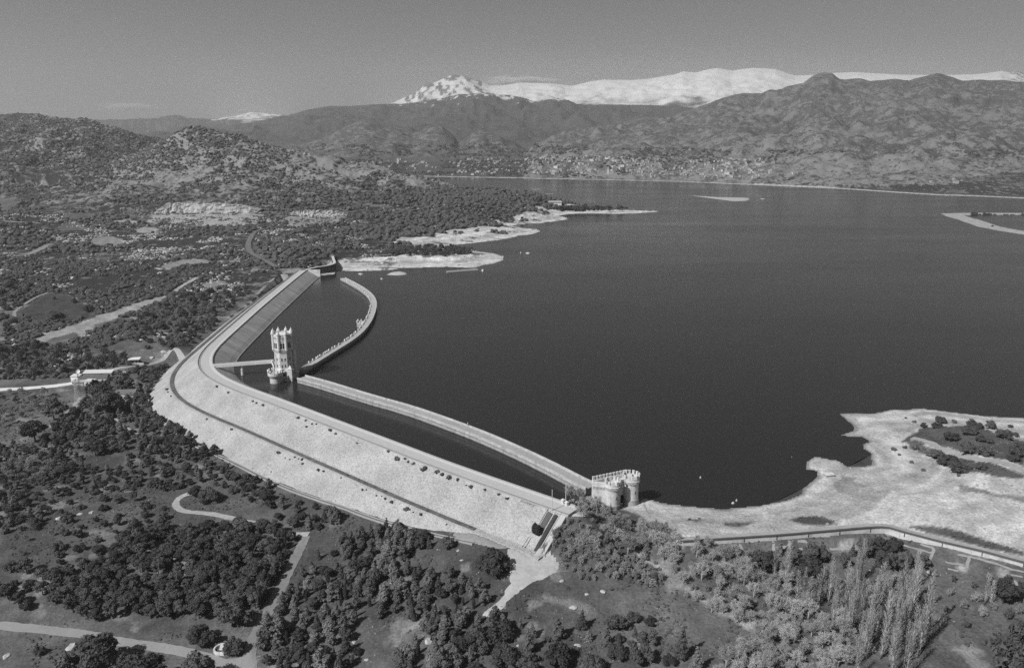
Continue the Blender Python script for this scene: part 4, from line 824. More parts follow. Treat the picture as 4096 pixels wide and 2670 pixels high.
# ------------------------------------------------------------------ castle gatehouse
k4 = crop(2340, 1860, 7.754)
RZ = 12.3
cs = thing('castle_gatehouse', 'small white mock castle gatehouse with two round crenellated towers at the shore', 'gatehouse')
cl = Vector((44.7, 325.6, 0)); cr = Vector((53.7, 331.6, 0))
ca = at(*k4(232, 548), RZ); cb_ = at(*k4(1235, 300), RZ + 0.6)
M_cs = stonemat('castle_render', 0.58, 0.35, 0.12, 0.28)
merl = MB(); merl.box(-0.52, 0.52, -0.32, 0.32, 0, 1.5); merl.box(-0.58, 0.58, -0.38, 0.38, 1.5, 1.7); m_m = merl.mesh('merlon', M_cs)
def rtower(c, r, z0, rz, nm):
    b = MB(); b.lathe([(r * 1.07, z0), (r * 1.05, z0 + 4.2), (r, z0 + 4.4), (r * 0.985, rz - 1.6)], 36, (c.x, c.y)); w = b.build('round_tower', M_cs, cs, False)
    b = MB(); b.lathe([(r * 0.985, rz - 1.62), (r * 1.13, rz - 0.4), (r * 1.18, rz - 0.1), (r * 1.18, rz + 0.15), (r * 1.12, rz + 0.2)], 36, (c.x, c.y)); b.build('ring_cornice', M_cs, w)
    b = MB()
    for k in range(40):
        for q, z in ((0, rz - 1.35), (0.5, rz - 0.85)):
            a = 2 * math.pi * (k + q) / 40; M_ = Matrix.Translation((c.x, c.y, 0)) @ Matrix.Rotation(a, 4, 'Z'); b.box(r * 0.98, r * (1.13 if q == 0 else 1.17), -0.14, 0.14, z, z + 0.42, 0, M_)
    b.build('corbel_table', M_cs, w)
    b = MB(); b.ring(ngon(r * 1.12, 36, (c.x, c.y)), ngon(r * 0.95, 36, (c.x, c.y)), rz + 0.15, rz + 1.1); b.build('parapet', M_cs, w)
    b = MB(); b.lathe([(r * 1.085, z0), (r * 1.07, z0 + 4.9), (r * 1.02, z0 + 5.05)], 36, (c.x, c.y)); b.build('base_course', M_stone, w)
    b = MB(); b.prism(ngon(r * 0.96, 36, (c.x, c.y)), rz - 0.6, rz - 0.3); b.build('terrace', M_conc, w)
    for k in range(nm):
        a = 2 * math.pi * k / nm + 0.1; o = link(bpy.data.objects.new('merlon', m_m), w); o.location = (c.x + r * 1.035 * math.cos(a), c.y + r * 1.035 * math.sin(a), rz + 1.1); o.rotation_euler = (0, 0, a + math.pi / 2)
    b = MB()
    M_ = Matrix.Translation((c.x, c.y, 0)) @ Matrix.Rotation(math.radians(-62), 4, 'Z'); b.box(r * 0.9, r * 1.01, -0.12, 0.12, 6.2, 7.8, 0, M_); b.build('arrow_slit', M_dark, w)
    return w
rtower(cl, 3.2, -1.5, 12.2, 11); rtower(cr, 3.5, -1.5, 12.4, 12)
def wall(a, c, th, z0, z1, name, nm, parent, mz=True):
    d = (c - a); L = math.hypot(d.x, d.y); ux_ = Vector((d.x / L, d.y / L, 0)); n_ = Vector((-ux_.y, ux_.x, 0)); M_ = Matrix(((ux_.x, n_.x, 0, a.x), (ux_.y, n_.y, 0, a.y), (0, 0, 1, 0), (0, 0, 0, 1)))
    b = MB(); b.box(0, L, -th / 2, th / 2, z0, z1 - 0.9, 0, M_); b.box(-0.1, L + 0.1, -th / 2 - 0.35, th / 2 + 0.35, z1 - 0.9, z1 - 0.55, 0, M_); b.box(0, L, -th / 2 - 0.2, th / 2 + 0.2, z1 - 0.55, z1 + 1.0, 0, M_); w = b.build(name, M_cs, parent)
    b = MB()
    for q in range(int(L / 0.62)):
        b.box(0.2 + q * 0.62, 0.5 + q * 0.62, -th / 2 - 0.3, -th / 2, z1 - 1.9, z1 - 0.9, 0, M_); b.box(0.2 + q * 0.62, 0.5 + q * 0.62, th / 2, th / 2 + 0.3, z1 - 1.9, z1 - 0.9, 0, M_)
    b.build('corbel_table', M_cs, w)
    for q in range(nm):
        o = link(bpy.data.objects.new('merlon', m_m), w); p = M_ @ Vector((0.5 + (L - 1.0) * q / max(1, nm - 1), 0, z1 + 1.0)); o.location = p; o.rotation_euler = (0, 0, math.atan2(d.y, d.x))
    return w
wall(ca, cb_, 0.9, -2, RZ + 0.4, 'curtain_wall', 10, cs); wall(ca, cl + Vector((-2.8, 0.4, 0)), 0.9, -2, RZ - 0.3, 'curtain_wall', 0, cs); wall(cb_, cr + Vector((0.8, 2.0, 0)), 0.9, -2, RZ + 0.5, 'curtain_wall', 1, cs)
wall(cl + Vector((2.0, 1.6, 0)), cr + Vector((-2.0, 0.9, 0)), 1.0, -2, RZ - 0.2, 'gate_wall', 0, cs)
b = MB(); b.prism([(ca.x, ca.y), (cl.x, cl.y + 1.5), (cr.x, cr.y + 1.5), (cb_.x, cb_.y)], 10.6, 11.0); b.build('terrace', M_conc, cs)
gm_ = (cl + cr) / 2; b = MB(); b.box(gm_.x - 1.0, gm_.x + 1.0, gm_.y + 0.1, gm_.y + 0.75, 2.2, 5.6); b.build('gate_arch', M_dark, cs)
# ------------------------------------------------------------------ training wall at the far end of the dam
pw = [dam_pt(ND - 1, -9.5, 8.6), at(1262, 1070, 8.6), at(1300, 1064, 8.6), at(1330, 1057, 8.8), at(1338, 1050, 8.9), at(1335, 1040, 9.0), at(1326, 1012, 9.3), at(1314, 985, 10.0)]
pc = catmull([tuple(p) for p in pw], 3.0); tt_, tn_ = normals2(pc)
tl = thing('training_wall', 'curving wall with dark lake face beyond the far end of the dam', 'wall')
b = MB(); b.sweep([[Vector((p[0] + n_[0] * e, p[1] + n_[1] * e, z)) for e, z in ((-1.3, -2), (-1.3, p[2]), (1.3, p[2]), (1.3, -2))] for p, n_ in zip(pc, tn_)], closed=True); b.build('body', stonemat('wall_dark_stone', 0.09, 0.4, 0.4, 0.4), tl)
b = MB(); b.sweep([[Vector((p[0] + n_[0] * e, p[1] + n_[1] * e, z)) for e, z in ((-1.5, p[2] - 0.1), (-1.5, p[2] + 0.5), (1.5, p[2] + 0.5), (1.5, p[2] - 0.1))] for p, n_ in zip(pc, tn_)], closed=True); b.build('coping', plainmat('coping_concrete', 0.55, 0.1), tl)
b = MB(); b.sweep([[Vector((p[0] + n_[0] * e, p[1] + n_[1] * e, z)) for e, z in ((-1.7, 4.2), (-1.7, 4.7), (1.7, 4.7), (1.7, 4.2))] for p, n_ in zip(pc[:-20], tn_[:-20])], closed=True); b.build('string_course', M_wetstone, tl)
# ------------------------------------------------------------------ retaining wall above the garden plots
cz = 2.6
rc, _s = resample(catmull([tuple(at(u, v, cz)) for u, v in CANAL], 2.0), 2.0); rt_, rn = normals2(rc)
if rn[10][1] > 0: rn = -rn                                     # towards the camera
rw = thing('retaining_wall', 'long white retaining wall with dark pipe along its top beside the dry beach', 'wall')
def rsweep(e0, e1, z0, z1): b = MB(); b.sweep([[Vector((p[0] + n_[0] * e, p[1] + n_[1] * e, z)) for e, z in ((e0, z0), (e0, z1), (e1, z1), (e1, z0))] for p, n_ in zip(rc, rn)], closed=True); return b
rsweep(-0.3, 0.3, -4.5, 2.3).build('wall_body', stonemat('limewashed_wall', 0.55, 0.25, 0.2, 0.25), rw); rsweep(-0.45, 0.45, 2.3, 2.5).build('coping', M_conc, rw); rsweep(-3.6, -0.45, 2.0, 2.62).build('path_top', M_paleroad, rw)
b = MB()
for a, c, n0, n1 in zip(rc[:-1], rc[1:], rn[:-1], rn[1:]): b.tube((a[0] + n0[0] * .3, a[1] + n0[1] * .3, 2.95), (c[0] + n1[0] * .3, c[1] + n1[1] * .3, 2.95), 0.42, None, 7)
b.build('pipe', M_steel, rw)
for k in list(range(6, len(rc) - 8, 7)):
    b = MB(); p = rc[k]; n_ = rn[k]; q = (p[0] + n_[0] * .38, p[1] + n_[1] * .38); b.box(q[0] - .13, q[0] + .13, q[1] - .13, q[1] + .13, 0.9, 2.9); b.build('bracket', M_steel, rw)
# ------------------------------------------------------------------ roads and tracks laid on the ground
ROADS = []
def drape(name, line, width, mat, lift=0.14, cells=3, closed=False, step=1.5, jag=0.0):
    ROADS.append(([tuple(p)[:2] for p in line], width / 2))
    c, _ = resample(catmull([tuple(p) for p in line], step), step); t_, n_ = normals2(c); b = MB(); rows = []
    for i, (p, n__) in enumerate(zip(c, n_)):
        w = width / 2; r = []
        for k in range(cells + 1):
            e = -w + width * k / cells
            if jag and k in (0, cells): e += jag * (vnoise(p[0] * 0.6 + k * 9, p[1] * 0.6, 8) - 0.5) * 2
            x, y = p[0] + n__[0] * e, p[1] + n__[1] * e; r.append(Vector((x, y, float(hgt(x, y)) + lift)))
        rows.append(r)
    b.sweep(rows); o = b.build(name, mat, None, True); return structure(o)
def gline(k, *l): return [tuple(ground(*k(*p)))[:2] for p in l]
PATCH = []
def flatpoly(name, poly, mat, lift=0.16, res=1.2, jag=0.8):
    PATCH.append(poly)
    P = np.array(poly); x0, y0 = P.min(0) - 1; x1, y1 = P.max(0) + 1
    xs = np.arange(x0, x1, res); ys = np.arange(y0, y1, res); X, Y = np.meshgrid(xs, ys)
    d = poly_sd(X, Y, poly) + (fbm(X / 3, Y / 3, 3, 71) - 0.5) * 2 * jag; ok = d > 0; Zs = hgt(X, Y) + np.where(d > 1.0, lift, lift * np.clip(d, 0, 1) - 0.03)
    ids = -np.ones(X.shape, int); use = np.zeros(X.shape, bool); cell = ok[:-1, :-1] | ok[1:, :-1] | ok[:-1, 1:] | ok[1:, 1:]
    use[:-1, :-1] |= cell; use[1:, :-1] |= cell; use[:-1, 1:] |= cell; use[1:, 1:] |= cell; ids[use] = np.arange(use.sum())
    Vv = np.stack([X[use], Y[use], Zs[use]], 1); j, i = np.nonzero(cell); Fv = np.stack([ids[j, i], ids[j, i + 1], ids[j + 1, i + 1], ids[j + 1, i]], 1)
    return structure(link(bpy.data.objects.new(name, mesh_from(name, Vv, Fv, True, [mat]))))
road_line = gline(K7, (-260, 1240), (0, 1262), (300, 1290), (590, 1325), (850, 1378), (1100, 1415), (1350, 1468), (1500, 1520), (1580, 1560), (1700, 1640))
drape('road', road_line, 4.6, plainmat('road_gravel', 0.27, 0.18, 0.8), 0.16, 4, jag=0.25)
drape('dirt_road', gline(K7, (1715, 1600), (1700, 1500), (1705, 1420), (1740, 1320), (1790, 1230), (1850, 1130), (1900, 1030), (1960, 900), (2030, 760), (2075, 660)), 4.6, plainmat('dirt_road_earth', 0.20, 0.3, 0.6, 0.2), 0.17, 3, jag=0.3)
flatpoly('road_junction', gline(K7, (1440, 1490), (1560, 1490), (1640, 1470), (1690, 1420), (1740, 1430), (1750, 1500), (1760, 1640), (1640, 1640), (1540, 1560)), plainmat('road_gravel', 0.27), 0.2)
drape('dirt_track', gline(K7, (1350, 372), (1280, 368), (1215, 400), (1195, 440), (1225, 475), (1300, 492), (1420, 502), (1560, 530), (1700, 560), (1830, 585), (1960, 640), (2100, 640)), 3.4, M_paleroad, 0.15, 3, jag=0.3)
flatpoly('parking_clearing', gline(K8, (1240, 745), (1330, 718), (1390, 735), (1500, 772), (1560, 800), (1592, 850), (1580, 900), (1500, 940), (1420, 965), (1350, 1010), (1290, 1050), (1250, 1090), (1210, 1140), (1130, 1205), (1070, 1190), (1120, 1140), (1180, 1090), (1230, 1030), (1258, 985), (1262, 940), (1250, 890), (1258, 830), (1245, 790)), plainmat('clearing_sand', 0.40, 0.3, 0.5, 0.2, 0.1), 0.18, 1.0, 1.0)
flatpoly('crest_forecourt', [(22.5, 304.9), (24.5, 316.5), (30, 314.0), (34, 309.0), (29, 305.0)], M_road, 0.25, 0.6, 0.6)
flatpoly('berm_sand', gline(K8, (870, 640), (940, 605), (1000, 610), (1100, 650), (1230, 690), (1320, 715), (1240, 740), (1150, 735), (1010, 700), (920, 680)), plainmat('berm_gravel', 0.28, 0.3), 0.2, 1.0, 1.0)
drape('access_road', [tuple(dam_pt(262, 17.0))[:2]] + gline(K4, (1230, 722), (1100, 748), (900, 792), (820, 800)) + gline(K4, (700, 835), (560, 880)), 4.0, M_paleroad, 0.2, 3)
drape('white_road', gline(K4, (560, 895), (400, 920), (250, 935), (100, 945), (-100, 955)), 5.5, plainmat('white_gravel', 0.62, 0.12), 0.25, 3)
drape('dirt_track', gline(K4, (590, 990), (540, 1040), (430, 1130), (330, 1210)), 4.5, M_dirt, 0.2, 3, jag=0.8); drape('dirt_track', gline(K4, (545, 1000), (500, 1060)), 2.0, M_paleroad, 0.2, 2)
drape('dirt_track', gline(K4, (780, 1140), (830, 1190), (900, 1230), (970, 1265)), 1.6, M_paleroad, 0.2, 2)
drape('hill_track', gline(K1, (1790, 1215), (1730, 1240), (1690, 1310), (1700, 1370), (1760, 1410), (1830, 1450), (1880, 1475)), 7.0, plainmat('hill_track_earth', 0.15, 0.3), 0.5, 3, jag=1.0)
drape('hill_track', gline(K4, (100, 455), (105, 415), (180, 360), (250, 320), (325, 290)), 3.2, M_dirt, 0.3, 2, jag=0.6)
drape('hill_track', gline(K4, (1190, 285), (1215, 260), (1270, 225), (1345, 185)), 5.0, M_paleroad, 0.3, 2, jag=0.8)
drape('hill_track', gline(K4, (1610, 235), (1700, 235), (1800, 225), (1900, 215), (1960, 200)), 2.5, M_paleroad, 0.3, 2, jag=0.5); drape('hill_track', gline(K1, (10, 1160), (100, 1170), (190, 1172), (290, 1182)), 6, M_dirt, 0.6, 2, jag=1.5)
drape('hill_track', gline(K1, (150, 1395), (230, 1375), (300, 1340), (345, 1320)), 9, M_dirt, 0.6, 2, jag=2.5)
drape('bank_path', gline(K6, (2380, 1510), (2250, 1450), (2100, 1425), (1960, 1400), (1850, 1365), (1740, 1310), (1620, 1275)), 4.5, M_paleroad, 0.2, 2, jag=0.8)
for l in (pts(crop(3500, 2050, 3.878), (372, 488), (520, 530), (700, 580), (900, 625)), pts(crop(3500, 2050, 3.878), (385, 490), (350, 612)), pts(crop(3500, 2050, 3.878), (700, 590), (685, 640)), pts(crop(3500, 2050, 3.878), (700, 490), (810, 525), (910, 562), (870, 680), (850, 770)), pts(crop(3500, 2050, 3.878), (1280, 650), (1460, 680), (1700, 740), (1900, 800), (2100, 870), (2311, 920)), pts(crop(3500, 2050, 3.878), (1460, 685), (1430, 860)), pts(crop(3500, 2050, 3.878), (1090, 770), (1250, 800), (1340, 800)), pts(crop(3500, 2050, 3.878), (1130, 870), (1290, 905)), pts(crop(3500, 2050, 3.878), (2070, 1040), (2190, 1075), (2200, 1130)), pts(crop(3500, 2050, 3.878), (2100, 970), (2290, 1000)), pts(K9, (670, 690), (680, 755)), pts(K9, (690, 735), (780, 735), (785, 685)), pts(K9, (840, 690), (900, 690), (905, 735), (840, 745)), pts(K9, (1060, 745), (1130, 745)), pts(K9, (420, 770), (470, 755), (440, 720))):
    drape('garden_path', [tuple(ground(*p))[:2] for p in l], 1.1, plainmat('garden_path_sand', 0.29, 0.3), 0.15, 2, jag=0.3, step=0.8)
# drainage channel along the dam toe
dl = [tuple(ground(*p))[:2] for p in pts(K7, (1300, 27), (1430, 90), (1560, 148), (1660, 195), (1770, 253), (1930, 325), (2100, 388), (2240, 435), (2380, 478)) + pts(K8, (200, 495), (440, 577), (560, 607), (680, 635), (790, 660), (900, 683), (1010, 707))]
dc, _s = resample(catmull(dl, 2.0), 2.0)
for _ in range(20): dc[1:-1] = 0.25 * dc[:-2] + 0.5 * dc[1:-1] + 0.25 * dc[2:]
t_, n_d = normals2(dc); zt_ = hgt(dc[:, 0], dc[:, 1])
for _ in range(30): zt_[1:-1] = 0.25 * zt_[:-2] + 0.5 * zt_[1:-1] + 0.25 * zt_[2:]
dr = thing('drainage_channel', 'double kerbed concrete drain following the toe of the dam', 'drain')
for e0, e1, z0, z1, nm, mt in ((-1.1, -0.75, -0.8, 0.6, 'kerb', M_conc), (0.75, 1.1, -0.8, 0.6, 'kerb', M_conc), (-0.75, 0.75, -0.8, 0.28, 'floor', plainmat('channel_floor', 0.16, 0.3))):
    b = MB(); b.sweep([[Vector((p[0] + n__[0] * e, p[1] + n__[1] * e, z + dz)) for e, dz in ((e0, z0), (e0, z1), (e1, z1), (e1, z0))] for p, n__, z in zip(dc, n_d, zt_)], closed=True); b.build(nm, mt, dr)
# quarry faces cut into the hillside
def quarry(top, bot, depth, label, seed):
    T = [ground(*K1(*p)) for p in bot]; b = MB(); rows = []
    n = 60; bt_ = np.array([tuple(p) for p in T]); s_ = np.linspace(0, 1, len(bt_)); tops = np.array([aty(*K1(*p), q.y + 8) for p, q in zip(top, T)])
    for i in range(n + 1):
        f = i / n; B = np.array([np.interp(f, s_, bt_[:, k]) for k in range(3)]); Tt = np.array([np.interp(f, s_, tops[:, k]) for k in range(3)]); r = []
        for k in range(12):
            q = k / 11; P = B + (Tt - B) * q; j = (vnoise(i * 0.5, k * 0.35, seed) - 0.5) * 5 + (vnoise(i * 1.7, k * 0.9, seed + 1) - 0.5) * 3
            r.append(Vector((P[0], P[1] + j - 3 * (1 - q), P[2] - (4 if k == 0 else 0) + (vnoise(i * 0.8, 3, seed) - 0.5) * 4 * q)))
        r.append(r[-1] + Vector((0, 14, -0.5))); r.append(r[-1] + Vector((0, 30, -8))); rows.append(r)
    b.sweep(rows); t_ = b.build('quarry_face', quarry_mat, None, False); tag(t_, label, 'quarry')
t = NT('quarry_rock'); co = t.coord('Object', (0.5, 0.1, 0.12)); n = t.noise(co, 1.0, 5, 0.7); n2 = t.noise(t.coord(), 0.12, 4, 0.6); t.out(t.math('MULTIPLY', t.math('MULTIPLY_ADD', t.math('SUBTRACT', n, 0.5), 1.8, 1.0), t.math('MULTIPLY_ADD', t.math('SUBTRACT', n2, 0.5), 0.9, 0.36))); t.bump(n, 0.8, 2.0); quarry_mat = t.m
quarry([(1060, 1085), (1130, 1045), (1250, 1038), (1400, 1036), (1600, 1052), (1775, 1078)], [(1050, 1110), (1130, 1105), (1250, 1108), (1400, 1110), (1600, 1112), (1740, 1108)], 6, 'broad pale quarry face cut in the hillside, the larger one', 3)
quarry([(1970, 1102), (2050, 1092), (2150, 1088), (2260, 1094), (2370, 1108)], [(1980, 1122), (2060, 1128), (2150, 1132), (2260, 1130), (2360, 1122)], 5, 'smaller pale quarry face right of the broad one', 8)
# ------------------------------------------------------------------ buildings on the left
kb = crop(260, 1400, 6.462)
def bldg(name, label, cat, u, v, w, d, h, rz, roof='flat', rh=1.2, wm=None, rm=None, wins=(), over=0.4, sink=1.0):
    p = ground(u, v); t_ = thing(name, label, cat, p, math.radians(rz)); wm = wm or M_wall; rm = rm or M_roofdark
    b = MB(); b.box(-w / 2, w / 2, -d / 2, d / 2, -sink, h); b.build('wall', wm, t_)
    b = MB(); W_, D_ = w / 2 + over, d / 2 + over
    if roof == 'flat': b.box(-W_, W_, -D_, D_, h, h + 0.35)
    elif roof == 'shed': b.add([(-W_, -D_, h), (W_, -D_, h), (W_, D_, h + rh), (-W_, D_, h + rh), (-W_, -D_, h + .25), (W_, -D_, h + .25), (W_, D_, h + rh + .25), (-W_, D_, h + rh + .25)], [(0, 3, 2, 1), (4, 5, 6, 7), (0, 1, 5, 4), (1, 2, 6, 5), (2, 3, 7, 6), (3, 0, 4, 7)])
    else: b.add([(-W_, -D_, h), (W_, -D_, h), (W_, D_, h), (-W_, D_, h), (-W_, 0, h + rh), (W_, 0, h + rh)], [(0, 1, 5, 4), (2, 3, 4, 5), (0, 4, 3), (1, 2, 5), (3, 2, 1, 0)])
    b.build('roof', rm, t_)
    for nm, x, z0, z1, ww in wins:
        b = MB(); b.box(x - ww / 2, x + ww / 2, -d / 2 - 0.05, -d / 2 + 0.2, z0, z1); w_ = b.build(nm, M_dark, t_)
        b = MB(); b.box(x - ww / 2 - .12, x + ww / 2 + .12, -d / 2 - 0.16, -d / 2 - 0.05, z0 - .14, z0); b.build('sill', M_conc, w_)
    return t_
bldg('long_house', 'long low pale house with dark roof above the wooded valley', 'house', *kb(820, 800), 17, 7, 3.2, 6, 'gable', 2.0, M_wall, plainmat('slate_roof', 0.12, 0.3), [('window', -5, 1, 2.2, 1.2), ('window', -1.5, 1, 2.2, 1.2), ('door', 1.8, 0, 2.2, 1.1), ('window', 5.5, 1, 2.2, 1.2)])
bldg('long_shed', 'long shed with pale roof behind the long low house', 'shed', *kb(880, 655), 20, 5, 2.6, 4, 'shed', 1.0, M_stone, M_rooflight, [('door', 3, 0, 2.1, 1.4)])
bldg('white_shed', 'small white flat roofed shed next to the dish antenna', 'shed', *kb(305, 790), 5.6, 4.6, 3.9, -3, 'shed', 0.5, M_wall, M_rooflight, [('door', 0.8, 0, 2.1, 1.0)])
bldg('white_block', 'square white windowless block below the long low house', 'building', *kb(668, 920), 6.0, 5, 4.2, -8, 'flat', 0, M_wall, M_rooflight)
bldg('stone_shed', 'low stone shed left of the white block at the mast foot', 'shed', *kb(380, 880), 8, 5, 2.4, 2, 'gable', 1.0, M_stone, plainmat('weathered_roof', 0.34, 0.3), [('window', -2, .8, 1.7, 1.0)])
bldg('valley_house', 'white house with grey tiled roof among dark trees by the dam toe', 'house', *kb(1610, 1215), 12.5, 7, 3.6, 8, 'gable', 2.2, M_wall, M_roofdark, [('window', -3.5, 1, 2.2, 1.4), ('door', 0.5, 0, 2.3, 1.2)])
bldg('gable_annex', 'white annex with one dark window in front of the valley house', 'house', *kb(1690, 1290), 5, 4.5, 4.4, 10, 'flat', 0, M_wall, M_roofdark, [('window', 0, 1.3, 3.2, 2.4)])
hh_ = bldg('lookout_hut', 'flat roofed hut with deep overhang on a stone terrace by the access road', 'hut', *kb(1810, 330), 6.0, 4.5, 3.4, 12, 'flat', 0, M_stone, M_wall, [('window', -1, .9, 2.3, 1.6), ('door', 1.7, 0, 2.2, 1.0)], 1.2)
b = MB(); b.box(-7.5, 7, -3.6, -2.9, -3.2, 0.7); b.box(-7.5, -6.8, -2.9, 3, -3.2, 0.7); b.build('terrace_wall', M_white, hh_); b = MB(); b.box(-2.6, -0.3, -5.2, -3.6, -4.6, -1.2); b.build('lower_porch', M_wall, hh_)
structure(flatpoly('paved_yard', gline(kb, (1690, 755), (1880, 775), (1880, 900), (1850, 1040), (1720, 1040), (1720, 900)), plainmat('yard_concrete', 0.16, 0.2), 0.2, 1.0, 0.3))
mp_ = ground(*kb(390, 1055)); ms = thing('antenna_mast', 'dark lattice antenna mast with white dish standing before the white shed', 'mast', mp_)
b = MB(); hM = 15.5
for sx_ in (-1, 1):
    for sy_ in (-1, 1): b.tube((sx_ * .55, sy_ * .55, 0), (sx_ * .3, sy_ * .3, hM), .07, .05, 5)
for q in range(12):
    z0, z1 = q * hM / 12, (q + 1) * hM / 12; r0, r1 = .55 - .25 * q / 12, .55 - .25 * (q + 1) / 12
    for s_ in (-1, 1): b.tube((-r0 * s_, -r0, z0), (r1 * s_, -r1, z1), .035, None, 4); b.tube((-r0, -r0 * s_, z0), (-r1, r1 * s_, z1), .035, None, 4)
b.build('lattice', M_steel, ms); b = MB(); b.lathe([(0.05, 0), (0.9, .12), (1.45, .5), (1.4, .55), (0.85, .2), (0.05, .1)], 18); ds = b.build('dish', M_wall, ms); ds.location = (.9, -.5, hM - .8); ds.rotation_euler = (math.radians(72), math.radians(28), 0)
py_ = ground(*kb(335, 1320)); pl = thing('lattice_pylon', 'pale lattice pylon between the two short tracks below the sheds', 'pylon', py_); b = MB()
for sx_ in (-1, 1):
    for sy_ in (-1, 1): b.tube((sx_ * 1.6, sy_ * 1.6, -.3), (sx_ * .35, sy_ * .35, 16), .09, .06, 5)
for q in range(9):
    r0, r1 = 1.6 - 1.25 * q / 9, 1.6 - 1.25 * (q + 1) / 9; z0, z1 = q * 16 / 9, (q + 1) * 16 / 9
    for s_ in (-1, 1): b.tube((-r0 * s_, -r0, z0), (r1 * s_, -r1, z1), .05, None, 4); b.tube((-r0, -r0 * s_, z0), (-r1, r1 * s_, z1), .05, None, 4)
b.build('tower_frame', M_metal, pl)
for z in (12.5, 14.5): b = MB(); b.tube((-2.6, 0, z), (2.6, 0, z), .08, None, 5); b.build('cross_arm', M_metal, pl)
# round seat at the road junction
kr = crop(780, 2480, 7.933); rp = ground(*kr(850, 930)); rs_ = thing('round_fountain', 'low round stone basin beside the road junction in the trees', 'fountain', rp)
b = MB(); b.lathe([(2.9, -.6), (2.9, .55), (2.75, .65)], 28); 
b = MB(); b.ring(ngon(2.9, 28), ngon(2.35, 28), -.6, .85); b.build('rim', M_white, rs_); b = MB(); b.prism(ngon(2.4, 28), -.5, .12); b.build('floor', M_lawn, rs_)
for q in range(4): b = MB(); b.box(-0.9, 1.5, -.3 + q * .62, .3 + q * .62, -.2, .35 + q * .34); b.build('step', M_white, rs_)
b = MB(); b.box(0.4, 1.9, -3.1, -2.8, -.3, .9); b.build('plaque', M_wall, rs_)
ph = ground(*K9(1055, 245)); pb = thing('pump_block', 'small flat concrete block casting a shadow on the pale beach', 'block', ph, math.radians(10)); b = MB(); b.box(-2.2, 2.2, -1.4, 1.4, -.4, .9); b.build('body', M_stone, pb); b = MB(); b.box(-2.4, 2.4, -1.6, 1.6, .9, 1.15); b.build('lid', M_white, pb)
# ------------------------------------------------------------------ plants
def leafmat(name, v, rnd=0.4, trans=0.0):
    t = NT(name); co = t.coord(); oi = t.n.new('ShaderNodeObjectInfo'); n = t.noise(co, 0.9, 3, 0.6); n2 = t.noise(co, 4.0, 2)
    f = t.math('MULTIPLY_ADD', t.math('SUBTRACT', n, 0.5), 0.9, 1.0); f = t.math('MULTIPLY', f, t.math('MULTIPLY_ADD', t.math('SUBTRACT', n2, 0.5), 0.8, 1.0))
    f = t.math('MULTIPLY', f, t.math('MULTIPLY_ADD', t.math('SUBTRACT', oi.outputs['Random'], 0.5), rnd * 2, 1.0)); t.out(t.math('MULTIPLY', f, v)); return t.m
ML_pine = leafmat('pine_needles', 0.085); ML_jun = leafmat('juniper_foliage', 0.135); ML_oak = leafmat('holm_oak_leaves', 0.07); ML_cyp = leafmat('cypress_foliage', 0.045); ML_shr = leafmat('shrub_leaves', 0.10); ML_scr = leafmat('scrub_leaves', 0.072)
M_bark = plainmat('bark', 0.09, 0.3, 1.5, rnd=0.2); M_pbark = plainmat('poplar_bark', 0.36, 0.25, 1.0, rnd=0.15); ML_bare = leafmat('bare_twigs', 0.40, 0.22); ML_pop = leafmat('poplar_twigs', 0.38, 0.2); ML_bramble = leafmat('bramble_twigs', 0.34, 0.3); ML_brown = leafmat('budding_twigs', 0.17, 0.25)
ICO = {}
for s_ in (0, 1, 2):
    bm = bmesh.new(); bmesh.ops.create_icosphere(bm, subdivisions=s_ + 1, radius=1.0); bm.verts.ensure_lookup_table()
    ICO[s_] = (np.array([v.co[:] for v in bm.verts]), np.array([[v.index for v in f.verts] for f in bm.faces])); bm.free()
def foliage(name, clumps, nl, ls, mat, seed, core=0.72, up=0.25, aspect=1.5):
    """clumps: (x, y, z, r, squash). A dark knobbly core and many leaf sprays on each clump"""
    rg = np.random.default_rng(seed); V = []; F = []; o = 0
    for cx_, cy_, cz_, r, sq in clumps:
        if core:
            v, f = ICO[0 if r < 0.9 else 1]; d = 1 + (rg.random(len(v)) - 0.5) * 0.5; vv = v * d[:, None] * r * core; vv[:, 2] *= sq; V.append(vv + (cx_, cy_, cz_)); F.append(f + o); o += len(v)
        n = max(4, int(nl * r * r)); d = rg.normal(size=(n, 3)); d /= np.linalg.norm(d, axis=1)[:, None]; d[:, 2] = np.where(d[:, 2] < -0.3, -d[:, 2] * 0.6, d[:, 2]); rad = r * (0.62 + 0.5 * rg.random(n) ** 0.8)
        c = d * rad[:, None]; c[:, 2] *= sq; c += (cx_, cy_, cz_)
        nrm = d + rg.normal(size=(n, 3)) * 0.55; nrm[:, 2] += up; nrm /= np.linalg.norm(nrm, axis=1)[:, None]
        a = np.cross(nrm, rg.normal(size=(n, 3))); a /= np.linalg.norm(a, axis=1)[:, None]; b_ = np.cross(nrm, a); sz = ls * (0.55 + 0.9 * rg.random(n))[:, None]
        a = a * sz * aspect * 0.5; b_ = b_ * sz * 0.5
        tri = np.stack([c - a - b_ * 0.7, c + a * 0.9 - b_ * 0.3, c + b_ * 1.1 - a * 0.1], 1).reshape(-1, 3); V.append(tri); F.append(np.arange(3 * n).reshape(-1, 3) + o); o += 3 * n
    return mesh_from(name, np.concatenate(V), np.concatenate(F), False, [mat])
